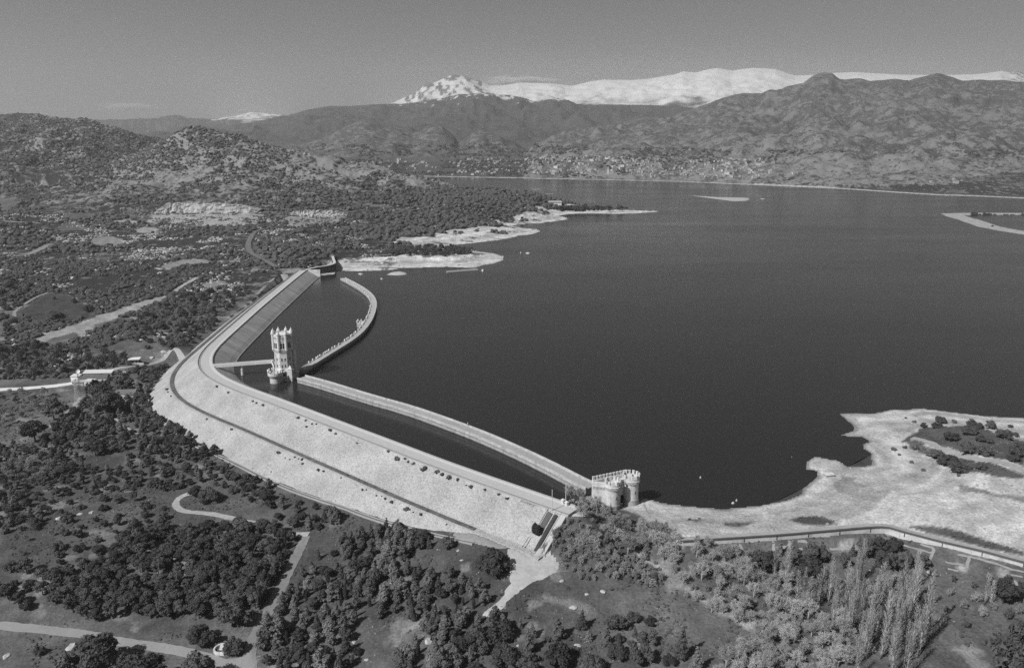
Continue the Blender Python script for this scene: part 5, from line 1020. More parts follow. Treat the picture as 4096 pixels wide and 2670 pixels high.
def ribbons(name, segs, mat, seed):
    """thin twigs: each a narrow two-sided blade pair"""
    rg = np.random.default_rng(seed); P = np.array([s[0] for s in segs]); Q = np.array([s[1] for s in segs]); w = np.array([s[2] for s in segs]); d = Q - P; d /= np.linalg.norm(d, axis=1)[:, None] + 1e-9
    a = np.cross(d, rg.normal(size=d.shape)); a /= np.linalg.norm(a, axis=1)[:, None] + 1e-9; b_ = np.cross(d, a); n = len(P); w = w[:, None]
    V = np.concatenate([np.stack([P - a * w, P + a * w, Q], 1).reshape(-1, 3), np.stack([P - b_ * w, P + b_ * w, Q], 1).reshape(-1, 3)]); return mesh_from(name, V, np.arange(6 * n).reshape(-1, 3), False, [mat])
PROTO = {}
def proto(kind, width, root_parts):
    """root_parts: [(name, mesh)]; first proto objects stay unlinked until copied"""
    r = bpy.data.objects.new(kind, None); r.empty_display_size = 1; ch = []
    for nm, me in root_parts: c = bpy.data.objects.new(nm, me); ch.append(c)
    PROTO.setdefault(kind, []).append((r, ch, width))
def proto1(kind, width, me): PROTO.setdefault(kind, []).append((bpy.data.objects.new(kind, me), [], width))
def trunkmesh(h, r0, r1, mat, lean=0.0, n=7, limbs=(), name='trunk'):
    b = MB(); b.tube((0, 0, -0.6), (lean * .5, 0, h * .5), r0, (r0 + r1) / 2, n); b.tube((lean * .5, 0, h * .5), (lean, 0, h), (r0 + r1) / 2, r1, n)
    for p, q, a, c in limbs: b.tube(p, q, a, c, 5)
    return b.mesh(name, mat, True)
for s_ in range(5):                                            # juniper: upright ragged egg
    r = random.Random(100 + s_); cl_ = []; hgt_ = r.uniform(5.0, 6.4)
    for k in range(15):
        z = 0.5 + (hgt_ - 1.1) * (k / 14) ; rad = 1.95 * math.sin(math.pi * min(1, (0.25 + 0.72 * (k / 14)))) ** 0.8; a = r.uniform(0, 6.28); q = r.uniform(0.25, 0.75) * rad
        cl_.append((q * math.cos(a), q * math.sin(a), z, max(0.45, rad * r.uniform(0.42, 0.62)), r.uniform(0.9, 1.4)))
    proto('juniper_tree', 4.2, [('trunk', trunkmesh(1.2, .22, .15, M_bark)), ('crown', foliage('juniper_crown', cl_, 95, 0.34, ML_jun, 100 + s_, 0.68, 0.5, 1.9))])
for s_ in range(5):                                            # pine: trunk with rounded cloud-like crown
    r = random.Random(200 + s_); cl_ = []
    for k in range(20):
        a = r.uniform(0, 6.28); q = 2.9 * math.sqrt(r.random()); z = 4.4 + 2.7 * (1 - (q / 3.1) ** 2) * r.uniform(0.35, 1.0) - 0.25 * q; cl_.append((q * math.cos(a), q * math.sin(a), z, r.uniform(0.8, 1.3), 0.8))
    for k in range(6):
        a = k * 1.05; cl_.append((1.9 * math.cos(a), 1.9 * math.sin(a), r.uniform(2.4, 3.6), r.uniform(0.7, 1.1), 0.8))
    limbs = [((0, 0, 2.2 + .3 * k), (1.9 * math.cos(k * 1.3), 1.9 * math.sin(k * 1.3), 4.2 + .2 * k), .12, .05) for k in range(5)]
    proto('pine_tree', 6.6, [('trunk', trunkmesh(5.5, .26, .14, M_bark, r.uniform(-.4, .4), 7, limbs)), ('crown', foliage('pine_crown', cl_, 85, 0.42, ML_pine, 200 + s_, 0.62, 0.3, 1.9))])
for s_ in range(5):                                            # holm oak: wide dense dome
    r = random.Random(300 + s_); cl_ = []
    for k in range(20):
        a = r.uniform(0, 6.28); q = 2.1 * math.sqrt(r.random()); z = 0.9 + 3.0 * (1 - (q / 2.6) ** 2) * r.uniform(0.3, 1.0); cl_.append((q * math.cos(a), q * math.sin(a), z, r.uniform(0.7, 1.15), 0.85))
    proto('oak_tree', 5.4, [('trunk', trunkmesh(1.8, .28, .2, M_bark)), ('crown', foliage('oak_crown', cl_, 95, 0.32, ML_oak, 300 + s_, 0.70, 0.3, 1.5))])
PROTO['scrub_oak'] = []
for r_, c_, w_ in PROTO['oak_tree']:
    q_ = r_.copy(); q_.name = 'scrub_oak'; PROTO['scrub_oak'].append((q_, c_, w_))
for s_ in range(3):                                            # pointed young conifer
    r = random.Random(400 + s_); cl_ = []
    for k in range(16):
        f = k / 15; z = 0.5 + 5.3 * f; rad = 1.55 * (1 - f) ** 0.75 + 0.12; a = k * 2.4 + r.uniform(-.4, .4); cl_.append((0.5 * rad * math.cos(a), 0.5 * rad * math.sin(a), z, max(0.28, rad * 0.68), 0.9))
    proto('conifer_tree', 3.4, [('trunk', trunkmesh(1.0, .16, .1, M_bark)), ('crown', foliage('conifer_crown', cl_, 90, 0.36, ML_jun if s_ else ML_pine, 400 + s_, 0.75, 0.4, 1.8))])
for s_ in range(2):                                            # cypress column
    r = random.Random(450 + s_); cl_ = [(r.uniform(-.15, .15), r.uniform(-.15, .15), 0.6 + 5.6 * k / 11, 0.85 * math.sin(math.pi * (0.22 + 0.72 * k / 11)) ** .7, 1.4) for k in range(12)]
    proto('cypress_tree', 2.0, [('trunk', trunkmesh(0.8, .14, .1, M_bark)), ('crown', foliage('cypress_crown', cl_, 110, 0.32, ML_cyp, 450 + s_, 0.85, 0.7, 2.0))])
for s_ in range(4):                                            # low shrub
    r = random.Random(500 + s_); cl_ = []
    for k in range(7): a = r.uniform(0, 6.28); q = r.uniform(0, .75); cl_.append((q * math.cos(a), q * math.sin(a), 0.35 + r.uniform(0, .45), r.uniform(.42, .62), .9))
    proto1('shrub', 2.3, foliage('shrub', cl_, 100, 0.26, ML_shr, 500 + s_, 0.78, 0.3, 1.4))
def branches(seed, h0, h, spread, n1, n2, n3, n4, up, wt=0.022, shape=None):
    r = random.Random(seed); limbs = []; segs = []
    def rv(s): return Vector((r.gauss(0, s), r.gauss(0, s), r.gauss(0, s)))
    for i in range(n1):
        f = i / max(1, n1 - 1); z = h0 + (h * 0.55 - h0) * f; a = i * 2.4 + r.uniform(-.5, .5); L = spread * (1.0 - 0.25 * f) * r.uniform(.75, 1.1)
        p = Vector((0, 0, z)); d = Vector((math.cos(a), math.sin(a), up + 0.9 * f)).normalized(); q = p + d * L * 0.62; limbs.append((p, q, .085, .035))
        for j in range(n2):
            s = p + (q - p) * r.uniform(.35, 1.0); d2 = (d * 0.7 + rv(.5) + Vector((0, 0, up * 0.5))).normalized(); e = s + d2 * L * r.uniform(.28, .5); segs.append((s, e, wt * 1.7))
            for k in range(n3):
                s3 = s + (e - s) * r.uniform(.2, 1); d3 = (d2 * .5 + rv(.6) + Vector((0, 0, up * .4))).normalized(); e3 = s3 + d3 * L * r.uniform(.13, .28); segs.append((s3, e3, wt))
                for m in range(n4):
                    s4 = s3 + (e3 - s3) * r.uniform(.2, 1); segs.append((s4, s4 + (d3 * .5 + rv(.6) + Vector((0, 0, .2))).normalized() * L * r.uniform(.07, .16), wt * .8))
    return limbs, segs
for s_ in range(4):                                            # leafless broad tree
    limbs, segs = branches(600 + s_, 1.6, 6.5, 3.6, 11, 10, 7, 5, 0.55, 0.027)
    proto('bare_tree', 6.4, [('trunk', trunkmesh(4.6, .2, .08, M_pbark, 0, 7, limbs)), ('crown', ribbons('bare_crown', segs, ML_bare, s_))])
for s_ in range(3):                                            # budding round tree
    limbs, segs = branches(640 + s_, 1.2, 5.5, 3.4, 10, 10, 8, 6, 0.5, 0.042)
    proto('budding_tree', 6.4, [('trunk', trunkmesh(4.0, .22, .08, M_bark, 0, 7, limbs)), ('crown', ribbons('budding_crown', segs, ML_brown, s_))])
for s_ in range(4):                                            # leafless thicket bush
    limbs, segs = branches(680 + s_, 0.1, 2.4, 1.7, 9, 9, 7, 5, 0.8, 0.028)
    proto1('bramble_bush', 2.9, ribbons('bramble_bush', segs + [(p, q, .05) for p, q, _a, _b in limbs], ML_bramble, s_))
for s_ in range(4):                                            # poplar
    r = random.Random(700 + s_); H_ = 21.0; limbs = []; segs = []
    for k in range(46):
        f = k / 45; z = 2.5 + (H_ - 3.5) * f; a = k * 2.4 + r.uniform(-.4, .4); L = (2.6 * math.sin(math.pi * (0.18 + 0.78 * f)) + .5) * r.uniform(.8, 1.15); p = Vector((0, 0, z)); d = Vector((math.cos(a) * .36, math.sin(a) * .36, 1)).normalized(); q = p + d * L; segs.append((p, q, .055))
        for m in range(11):
            s = p + (q - p) * r.uniform(.2, 1); d2 = (d + Vector((r.gauss(0, .28), r.gauss(0, .28), r.gauss(.1, .2)))).normalized(); e = s + d2 * r.uniform(.5, 1.3); segs.append((s, e, .03))
            for w_ in range(2): s3 = s + (e - s) * r.random(); segs.append((s3, s3 + (d2 + Vector((r.gauss(0, .4), r.gauss(0, .4), 0))).normalized() * r.uniform(.25, .6), .025))
    b = MB(); b.tube((0, 0, -.5), (0, 0, H_ * .5), .19, .12, 7); b.tube((0, 0, H_ * .5), (0.1, 0, H_), .12, .03, 6)
    proto('poplar_tree', 2.8, [('trunk', b.mesh('poplar_trunk', M_pbark, True)), ('crown', ribbons('poplar_crown', segs, ML_pop, s_))])
NPLANT = {}
def plant(kind, x, y, width, label, group=None, z=None, cat='tree', hs=1.0, sink=0.15):
    P = PROTO[kind]; root, ch, w0 = P[R.randrange(len(P))]; s = width / w0
    if z is None: z = float(hgt(x, y))
    o = root.copy(); COL.objects.link(o); o.name = kind; o.location = (x, y, z - sink * s); o.rotation_euler = (R.uniform(-.05, .05), R.uniform(-.05, .05), R.uniform(0, 6.28)); k = s * hs; o.scale = (s * R.uniform(.82, 1.16), s * R.uniform(.82, 1.16), k * R.uniform(.88, 1.14))
    tag(o, label, cat, group)
    for c in ch: d = c.copy(); COL.objects.link(d); d.parent = o
    NPLANT[kind] = NPLANT.get(kind, 0) + 1; return o
LIFT = {'pine_tree': .66, 'juniper_tree': .58, 'conifer_tree': .62, 'oak_tree': .36, 'shrub': .22}
def onpix(k, x, y, w, lift=0.32):
    """ground point under a plant whose crown centre is seen at (x, y) and is w wide in that crop"""
    u, v = k(x, y); u1, v1 = k(x, y + w * lift); p = ground(u1, v1); d = math.sqrt(p.x ** 2 + p.y ** 2 + (CAM_H - p.z) ** 2); s = (k(1, 0)[0] - k(0, 0)[0]); return p, w * s * d / FPX
def clear_of(x, y, m=1.2):
    for l, hw in ROADS:
        if line_d(np.array([x]), np.array([y]), l)[0] < hw + m: return False
    for p in PATCH:
        if poly_sd(np.array([x]), np.array([y]), p)[0] > -m: return False
    return True
_damax = [tuple(p) for p in DAM[::6]] + [tuple(DAM[-1])]
def scatter(poly, spacing, seed, tries=30, m=1.2, edge=0.0, noise=None, damgap=33.0):
    r = random.Random(seed); P = np.array(poly); x0, y0 = P.min(0); x1, y1 = P.max(0); n = int((x1 - x0) * (y1 - y0) / spacing ** 2 * tries * 0.25); out = []; cell = {}
    X = np.array([r.uniform(x0, x1) for _ in range(n)]); Y = np.array([r.uniform(y0, y1) for _ in range(n)]); ok = poly_sd(X, Y, poly) > edge
    ok &= line_d(X, Y, _damax) > damgap
    for x, y in zip(X[ok], Y[ok]):
        sp = spacing * r.uniform(.8, 1.35)
        if noise and fbm(np.array([x / noise[0]]), np.array([y / noise[0]]), 3, noise[2])[0] < noise[1]: continue
        i, j = int(x // spacing), int(y // spacing)
        if any((x - a) ** 2 + (y - c) ** 2 < sp * sp for di in (-1, 0, 1) for dj in (-1, 0, 1) for a, c in cell.get((i + di, j + dj), ())): continue
        if not clear_of(x, y, m): continue
        cell.setdefault((i, j), []).append((x, y)); out.append((x, y))
    return out
LATE = []
def zone(poly, spacing, mix, seed, where, noise=None, m=1.2, damgap=33.0):
    """mix: {kind: (weight, min width, max width, tone words)}"""
    ks = list(mix); r = random.Random(seed + 1)
    for x, y in scatter(poly, spacing, seed, noise=noise, m=m, damgap=damgap):
        k = r.choices(ks, [mix[q][0] for q in ks])[0]; _w, a, b_, tone = mix[k]; f = r.random() ** 1.3; w = a + (b_ - a) * f
        size = 'small' if f < .3 else 'medium' if f < .7 else 'large'; nm = k.replace('_', ' '); lab = f'{size} {tone} {nm} {where}'
        cat = 'bush' if k in ('shrub', 'bramble_bush') else 'tree'
        plant(k, x, y, w, lab, f'{size} {tone} {nm}s {where}', cat=cat)
PINE = (1, 4.6, 7.6, 'dark round'); JUN = (1, 2.6, 5.0, 'mid grey'); OAK = (1, 3.2, 6.2, 'dark dense'); CON = (.3, 2.0, 3.8, 'pointed'); CYP = (.1, 1.3, 2.2, 'slim dark')
def Wt(t, w): return (w,) + t[1:]
# dense pine grove above the road
zone(gpoly(K7, (880, 640), (1150, 610), (1450, 600), (1700, 590), (1850, 560), (2000, 590), (2050, 650), (2000, 760), (1920, 850), (1860, 960), (1810, 1080), (1700, 1180), (1600, 1160), (1450, 1240), (1250, 1210), (1100, 1230), (950, 1200), (800, 1210), (640, 1230), (500, 1190), (380, 1130), (300, 1000), (420, 900), (700, 860), (830, 760)), 4.3, {'pine_tree': Wt(PINE, 1), 'oak_tree': Wt(OAK, .12)}, 11, 'in the dense grove left of the climbing dirt road', m=2.8)
zone(gpoly(K7, (0, 920), (150, 850), (320, 900), (330, 1060), (240, 1150), (0, 1170), (-200, 1100)), 6, {'pine_tree': Wt(PINE, 1), 'oak_tree': Wt(OAK, .5)}, 12, 'at the left end of the grove above the gravel road')
zone(gpoly(K7, (390, 430), (760, 400), (1100, 430), (1160, 520), (1120, 590), (880, 630), (830, 740), (700, 830), (560, 850), (330, 850), (400, 700), (420, 600)), 7.2, {'oak_tree': Wt(OAK, 1), 'pine_tree': (.35, 3.5, 5.5, 'dark round')}, 13, 'on the open grass west of the looping track')
zone(gpoly(K4, (560, 970), (640, 920), (800, 900), (900, 870), (1050, 840), (1130, 800), (1060, 960), (1010, 1010), (1040, 1070), (1110, 1110), (1200, 1180), (1310, 1280), (1480, 1400), (1300, 1440), (1100, 1400), (900, 1360), (650, 1380), (420, 1350), (300, 1290), (420, 1160), (500, 1080)), 5.2, {'juniper_tree': (1.4, 3.4, 6.2, 'mid grey'), 'pine_tree': Wt(PINE, .7), 'oak_tree': Wt(OAK, .5)}, 14, 'in the wood between the white houses and the dam toe')
zone(gpoly(K7, (0, 20), (250, 60), (550, 110), (560, 200), (800, 200), (880, 110), (1200, 90), (1430, 150), (1580, 210), (1700, 300), (1850, 420), (1700, 430), (1500, 320), (1320, 320), (1180, 360), (1000, 350), (760, 360), (380, 400), (350, 500), (250, 620), (0, 640), (-40, 600), (-40, 50)), 4.9, {'oak_tree': Wt(OAK, 1), 'pine_tree': (.7, 3.8, 6.0, 'dark round'), 'juniper_tree': (1.0, 3, 5, 'mid grey'), 'budding_tree': (.25, 4, 6, 'soft grey leafless')}, 15, 'in the mixed wood north of the looping track')
zone(gpoly(K8, (-280, 740), (-150, 620), (-60, 560), (30, 480), (200, 610), (470, 600), (600, 660), (760, 700), (640, 800), (560, 860), (640, 930), (840, 940), (1000, 960), (1050, 1010), (1110, 1100), (1000, 1190), (1100, 1210), (1230, 1240), (1240, 1370), (1130, 1480), (1000, 1600), (-560, 1600), (-540, 1400), (-480, 1250), (-400, 1080), (-340, 900)), 4.0, {'juniper_tree': (1, 3.8, 7.0, 'mid grey'), 'pine_tree': (.25, 3.5, 5.5, 'dark round'), 'conifer_tree': (.55, 2.6, 4.2, 'pointed'), 'oak_tree': (.22, 3.4, 5.4, 'dark dense'), 'cypress_tree': (.22, 1.3, 2.0, 'slim dark')}, 16, 'in the juniper wood right of the dirt road', noise=(22, 0.33, 5), m=2.0)
zone(gpoly(K7, (1550, 250), (1800, 300), (1950, 400), (2100, 450), (2250, 500), (2330, 600), (2150, 620), (1900, 600), (1840, 520), (1750, 420)), 6.5, {'oak_tree': Wt(OAK, 1), 'juniper_tree': Wt(JUN, .7)}, 17, 'between the looping track and the drain at the dam toe')
# hand-placed trees
def single(k, kind, items, hs=1.0, cat='tree', group=None, lift=0.32):
    for x, y, w, lab in items:
        p, wm = onpix(k, x, y, w, LIFT.get(kind, lift) * hs if lift == 0.32 else lift); plant(kind, p.x, p.y, wm, lab, group, cat=cat, hs=hs)
single(K7, 'oak_tree', [(1430, 375, 120, 'round dark oak standing inside the bend of the looping track'), (1335, 350, 90, 'smaller dark oak left of the round oak at the track bend'), (1590, 1395, 130, 'dark oak shading the right side of the round fountain'), (1370, 1330, 170, 'large dark oak left of the round fountain'), (1620, 1200, 190, 'broad dark oak between the grove and the dirt road above the fountain'), (270, 1430, 70, 'low dark oak bush on the verge below the gravel road')])
single(K7, 'pine_tree', [(655, 1435, 215, 'very large dark pine leaning over the gravel road at the bottom'), (480, 1530, 170, 'dark pine below left of the very large pine by the gravel road'), (845, 1500, 120, 'round pine right of the very large pine under the gravel road'), (1010, 1560, 220, 'wide dark pine crown at the bottom edge under the gravel road'), (1355, 1555, 200, 'dark pine at the bottom edge just left of the road junction'), (745, 1440, 120, 'dark pine crown touching the right side of the very large pine')])
single(K4, 'pine_tree', [(370, 1075, 130, 'dark rounded pine standing alone left of the two short tracks'), (740, 1010, 160, 'tall black pine in front of the valley house'), (690, 960, 110, 'dark pine left of the valley house'), (240, 1210, 130, 'dark pine at the left below the short dirt track'), (850, 890, 110, 'dark pine beside the paved yard'), (650, 1330, 100, 'dark pine on the edge of the small meadow')])
single(K8, 'oak_tree', [(1150, 815, 220, 'broad dark oak at the left edge of the sandy clearing'), (1090, 830, 150, 'dark oak against the broad oak beside the sandy clearing'), (835, 690, 100, 'round oak beside the drain near its lower end'), (640, 650, 150, 'dark oak hiding part of the drain'), (680, 640, 90, 'oak to the right of the one hiding the drain'), (560, 770, 90, 'round oak on the slope below the drain')])
single(K8, 'conifer_tree', [(870, 905, 45, 'small pointed conifer alone on the grass left of the clearing'), (930, 960, 50, 'small conifer below the lone one on the grass'), (640, 880, 50, 'little conifer on the grass below the round oak'), (1745, 1235, 70, 'conifer amid stones on the open right slope'), (1590, 1290, 95, 'broad pointed conifer on the open right slope'), (1415, 1300, 60, 'slim conifer left of the broad pointed one'), (1325, 1250, 40, 'little conifer at the upper left of the open slope'), (1790, 1330, 50, 'narrow conifer right of the broad pointed one'), (1910, 1350, 70, 'pointed conifer beside the largest round tree of the open slope'), (1390, 1385, 95, 'mid grey bushy conifer at the foot of the open slope'), (2110, 1315, 38, 'tiny conifer between the two round trees on the right slope')], 1.05)
single(K8, 'oak_tree', [(1985, 1240, 135, 'largest round dark tree on the open right slope'), (2097, 1200, 85, 'round dark tree right of the largest one'), (2210, 1225, 82, 'pale round tree at the right end of the open slope'), (1580, 1460, 190, 'broad tree at the bottom edge of the open slope'), (1990, 1430, 140, 'round tree below the largest round tree'), (2150, 1460, 170, 'big dark tree at the bottom right of the open slope'), (2190, 1345, 115, 'dark round tree above the big one at bottom right'), (1380, 1500, 150, 'bushy tree at the bottom left of the open slope'), (1830, 1515, 160, 'spreading grey tree at the bottom of the open slope'), (2345, 1490, 90, 'tree on the bottom edge where the bare trees begin'), (1000, 1350, 0.1 + 170, 'dark tree below the end of the sandy lane'), (1170, 1270, 180, 'large dark tree at the end of the sandy lane'), (2080, 1375, 55, 'small tree between the round ones at lower right'), (2000, 1345, 75, 'low tree squeezed under the largest round tree'), (1230, 1460, 170, 'thick dark tree left of the open slope')])
single(K8, 'shrub', [(1515, 1350, 62, 'low round shrub on the open slope below the broad conifer'), (1660, 1352, 40, 'small shrub right of the low round one'), (1720, 1425, 52, 'grey shrub beside a pale stone on the open slope'), (1370, 1190, 52, 'pale grey shrub near the lane on the open slope'), (2080, 1278, 36, 'tiny dark shrub beneath the pair of round trees'), (1650, 1000, 30, 'small shrub by stones below the stair')], cat='bush')
single(K8, 'cypress_tree', [(1427, 600, 55, 'left one of the twin dark cypresses on the dam face'), (1470, 622, 62, 'right one of the twin dark cypresses on the dam face')], 0.72, lift=0.5)
for o in [q for q in COL.objects if q.get('label', '').endswith('one of the twin dark cypresses on the dam face')]:
    e = 9.6 if 'left' in o['label'] else 9.9; sx_ = 9.3 if 'left' in o['label'] else 7.6; p = base0 + ux * sx_ + nx * e; o.location = (p.x, p.y, dam_face_z(e) - .3); o.scale = (1.55, 1.55, .78)
# canal-side pines and bushes at the right
single(K9, 'pine_tree', [(1295, 725, 95, 'left of the three tall pines against the retaining wall'), (1385, 722, 95, 'middle of the three tall pines against the retaining wall'), (1485, 730, 95, 'right of the three tall pines against the retaining wall'), (815, 770, 110, 'left pine of the dark clump behind the pale poplars'), (920, 765, 105, 'middle pine of the dark clump behind the pale poplars'), (1003, 760, 85, 'right pine of the dark clump behind the pale poplars'), (920, 850, 120, 'front pine of the dark clump behind the pale poplars'), (1410, 815, 90, 'pine below the three tall ones by the wall'), (1475, 825, 85, 'pine right of the one below the three tall ones'), (1545, 815, 80, 'pine at the right end of the cluster by the wall'), (1572, 785, 60, 'small pine touching the garden plots'), (1690, 815, 78, 'lone round pine on the edge of the garden plots'), (2235, 1010, 125, 'dark pine near the right edge below the garden plots'), (2360, 1010, 90, 'dark pine cut by the right edge below the plots'), (2310, 1500, 290, 'huge dark pine in the bottom right corner'), (610, 815, 110, 'dark pine among brush left of the poplars'), (560, 800, 90, 'pine at the left of the brush by the poplars'), (1150, 820, 70, 'small dark pine between the clump and the three tall pines')], 1.25)
single(K9, 'conifer_tree', [(1210, 755, 42, 'small pointed tree left of the three tall pines'), (715, 745, 48, 'small pointed tree at the corner of the left plots'), (45, 1410, 95, 'pointed conifer at the bottom where bare trees start'), (150, 1500, 85, 'second pointed conifer at the bottom beside bare trees')], 1.2)
single(K9, 'shrub', [(1768, 905, 58, 'dark low bush beside white stones below the plots'), (1380, 890, 34, 'small bush right of the white stone'), (1510, 872, 44, 'dark bush under the pine cluster'), (1570, 895, 40, 'bush right of the dark one under the pines'), (1685, 905, 36, 'grey bush left of the white stones'), (1995, 1388, 46, 'leftmost of four dark bushes in a row on the right slope'), (2097, 1370, 54, 'second of four dark bushes in a row on the right slope'), (2170, 1362, 50, 'third of four dark bushes in a row on the right slope'), (2222, 1362, 34, 'rightmost and smallest of four dark bushes in a row'), (1742, 1370, 30, 'tiny bush right of the poplars'), (1858, 1465, 34, 'tiny bush low on the right slope'), (1520, 950, 44, 'grey bush below the pine cluster'), (1690, 1385, 70, 'bushy shrub at the feet of the right poplars')], cat='bush')
# headland oaks
HL = [(1815, 1150, 70), (1787, 1190, 62), (1697, 1190, 45), (2020, 1175, 62), (2065, 1195, 60), (2143, 1190, 74), (1888, 1265, 95), (2005, 1218, 85), (2250, 1258, 90), (2080, 1278, 62), (2140, 1290, 60), (1980, 1350, 112), (2100, 1360, 104), (2340, 1360, 110), (2310, 1410, 72), (1765, 1382, 102), (1880, 1435, 110), (1930, 1475, 120), (1850, 1430, 90), (2080, 1470, 70), (2320, 1250, 50), (2375, 1340, 70)]
where = ['on the tip of the weedy bank', 'below the tip of the weedy bank', 'left of the weedy bank', 'at the back shore of the headland', 'second along the back shore of the headland', 'third along the back shore of the headland', 'wide and alone in the middle of the weedy bank', 'stretched low under the back shore group', 'near the right edge of the headland', 'small one in the middle of the headland', 'right of the small one mid headland', 'large one above the bank path', 'large one right of its twin above the path', 'cut by the right edge of the headland', 'below the one at the right edge', 'at the left end of the bank path', 'front thicket under the path', 'foremost in the front thicket', 'left in the front thicket', 'small one right of the front thicket', 'small one high at the right edge', 'half hidden at the right edge']
single(K6, 'oak_tree', [(x, y, w, 'dark oak ' + q + ' on the beach headland' if 'headland' not in q else 'dark oak ' + q) for (x, y, w), q in zip(HL, where)], 0.85)
single(K6, 'shrub', [(1490, 1350, 42, 'round grey shrub alone on the pale beach'), (1530, 1388, 26, 'tiny shrub below the round grey one on the beach'), (1610, 1437, 34, 'small shrub on the beach right of the cove'), (1690, 1490, 34, 'low shrub on the beach under the headland'), (1930, 1530, 34, 'shrub on the sand below the front thicket'), (2285, 1195, 38, 'small shrub on the back shore of the headland'), (1575, 1138, 22, 'tiny shrub on the rocky headland tip'), (1635, 1165, 34, 'grey shrub between the tip and the weedy bank'), (1905, 1165, 45, 'pale shrub beside the tip oak on the headland'), (1640, 1340, 60, 'straggling shrub left of the bank path'), (1570, 1340, 36, 'small straggling shrub on the sand left of the bank')], cat='bush')
# shrubs rooted in the dam face
up_ = [(430, 75, 34), (490, 122, 52), (545, 126, 28), (566, 146, 30), (605, 160, 34), (680, 195, 58), (760, 212, 46), (800, 232, 44), (842, 254, 54), (905, 268, 34), (962, 308, 24), (995, 315, 46), (1240, 398, 34), (1090, 336, 30), (1180, 370, 34), (35, 1218 - 1288.6, 0)]
dsh = [(K8,) + q for q in up_[:-1]] + [(K4, 1475, 925, 26), (K4, 1550, 965, 24), (K4, 1720, 1024, 22), (K4, 1745, 1036, 22), (K4, 1790, 1050, 26), (K4, 2027, 1138, 30), (K4, 2080, 1155, 26), (K4, 2122, 1178, 24), (K4, 2085, 1196, 28), (K4, 2150, 1180, 20), (K4, 2247, 1220, 28), (K4, 2282, 1246, 24), (K5, 35, 1220, 30), (K5, 75, 1243, 20), (K5, 220, 1310, 20)]
lowr = [(K4, 1138, 942, 26), (K4, 1142, 963, 18), (K4, 1162, 993, 20), (K4, 1407, 1146, 24), (K4, 1572, 1216, 26), (K4, 1895, 1372, 34), (K4, 1940, 1410, 16), (K4, 1970, 1420, 18), (K4, 2005, 1404, 18), (K4, 2032, 1416, 18), (K4, 2056, 1420, 24), (K4, 2056, 1450, 24), (K4, 2167, 1490, 32), (K4, 2200, 1500, 24), (K4, 1720, 1482, 12), (K4, 1845, 1503, 14), (K8, 110, 257, 20), (K8, 253, 340, 32), (K8, 282, 338, 18), (K8, 348, 378, 18), (K8, 384, 381, 16), (K8, 412, 399, 24), (K8, 455, 418, 38), (K8, 512, 434, 14), (K8, 553, 466, 52), (K8, 600, 490, 18), (K8, 650, 503, 36), (K8, 825, 573, 18), (K8, 340, 320, 24), (K8, 405, 350, 30), (K8, 270, 290, 18), (K8, 700, 480, 28), (K8, 990, 590, 26), (K8, 150, 240, 26), (K8, 230, 270, 20)]
def face_hit(u, v):
    best_ = None; r = ray(u, v); Yv = np.linspace(270, 640, 1500); X = r[0] / r[1] * Yv; Zv = CAM_H + r[2] / r[1] * Yv
    k = np.argmin((X[:, None] - DAM[None, ::4, 0]) ** 2 + (Yv[:, None] - DAM[None, ::4, 1]) ** 2, axis=1) * 4; e = (X - DAM[k, 0]) * DN[k, 0] + (Yv - DAM[k, 1]) * DN[k, 1]; fz = np.interp(e, [-50, -10, 0, 15.5, 19.5, 47.5], [-50, -50, CREST, -3, -3, -23]); i = int(np.argmax(fz >= Zv)); return Vector((X[i], Yv[i], Zv[i]))
def order_word(i, n): return ('near end' if i < n / 4 else 'lower middle' if i < n / 2 else 'upper middle' if i < 3 * n / 4 else 'bend')
for grp, L_, txt in (('shrubs along the outer parapet of the dam', dsh, 'at the outer parapet'), ('shrubs along the dam berm', lowr, 'beside the berm path')):
    H_ = sorted(((face_hit(*k(x, y + w * .2)), w, k) for k, x, y, w in L_), key=lambda q: q[0].y); prev = {}
    for i, (p, w, k) in enumerate(H_):
        d = math.sqrt(p.x ** 2 + p.y ** 2 + (CAM_H - p.z) ** 2); wm = 1.05 * w / 1.7 * d / FPX; sz = 'tiny' if w < 21 else 'small' if w < 27 else 'fair sized' if w < 36 else 'big'
        plant('shrub', p.x, p.y, wm, f'{sz} dark shrub rooted {txt} of the dam, {order_word(i, len(H_))} stretch', grp + f', {sz}, {order_word(i, len(H_))}', z=p.z, cat='bush', hs=0.9)
# leafless trees along the stream below the gatehouse, brush on the bank
zone(gpoly(K8, (1660, 400), (1760, 385), (1870, 420), (1930, 500), (2080, 560), (2200, 640), (2330, 600), (2400, 720), (2480, 800), (2300, 830), (2130, 790), (1950, 720), (1860, 620), (1740, 520)), 3.6, {'bare_tree': (1, 5.5, 8.5, 'pale leafless'), 'bramble_bush': (.5, 2.5, 4, 'grey'), 'shrub': (.12, 1.8, 3.0, 'dark')}, 21, 'on the bank below the castle gatehouse', m=0.3, damgap=4)
zone(gpoly(K9, (0, 760), (200, 720), (420, 790), (620, 900), (780, 1010), (860, 1120), (960, 1160), (1130, 1280), (1200, 1420), (1240, 1620), (280, 1620), (420, 1460), (560, 1340), (640, 1260), (480, 1180), (330, 1080), (180, 960), (0, 900)), 3.9, {'bare_tree': (1, 5.5, 9.5, 'pale leafless'), 'bramble_bush': (.35, 2.5, 4, 'grey')}, 22, 'along the dry stream at the lower right', m=0.3)
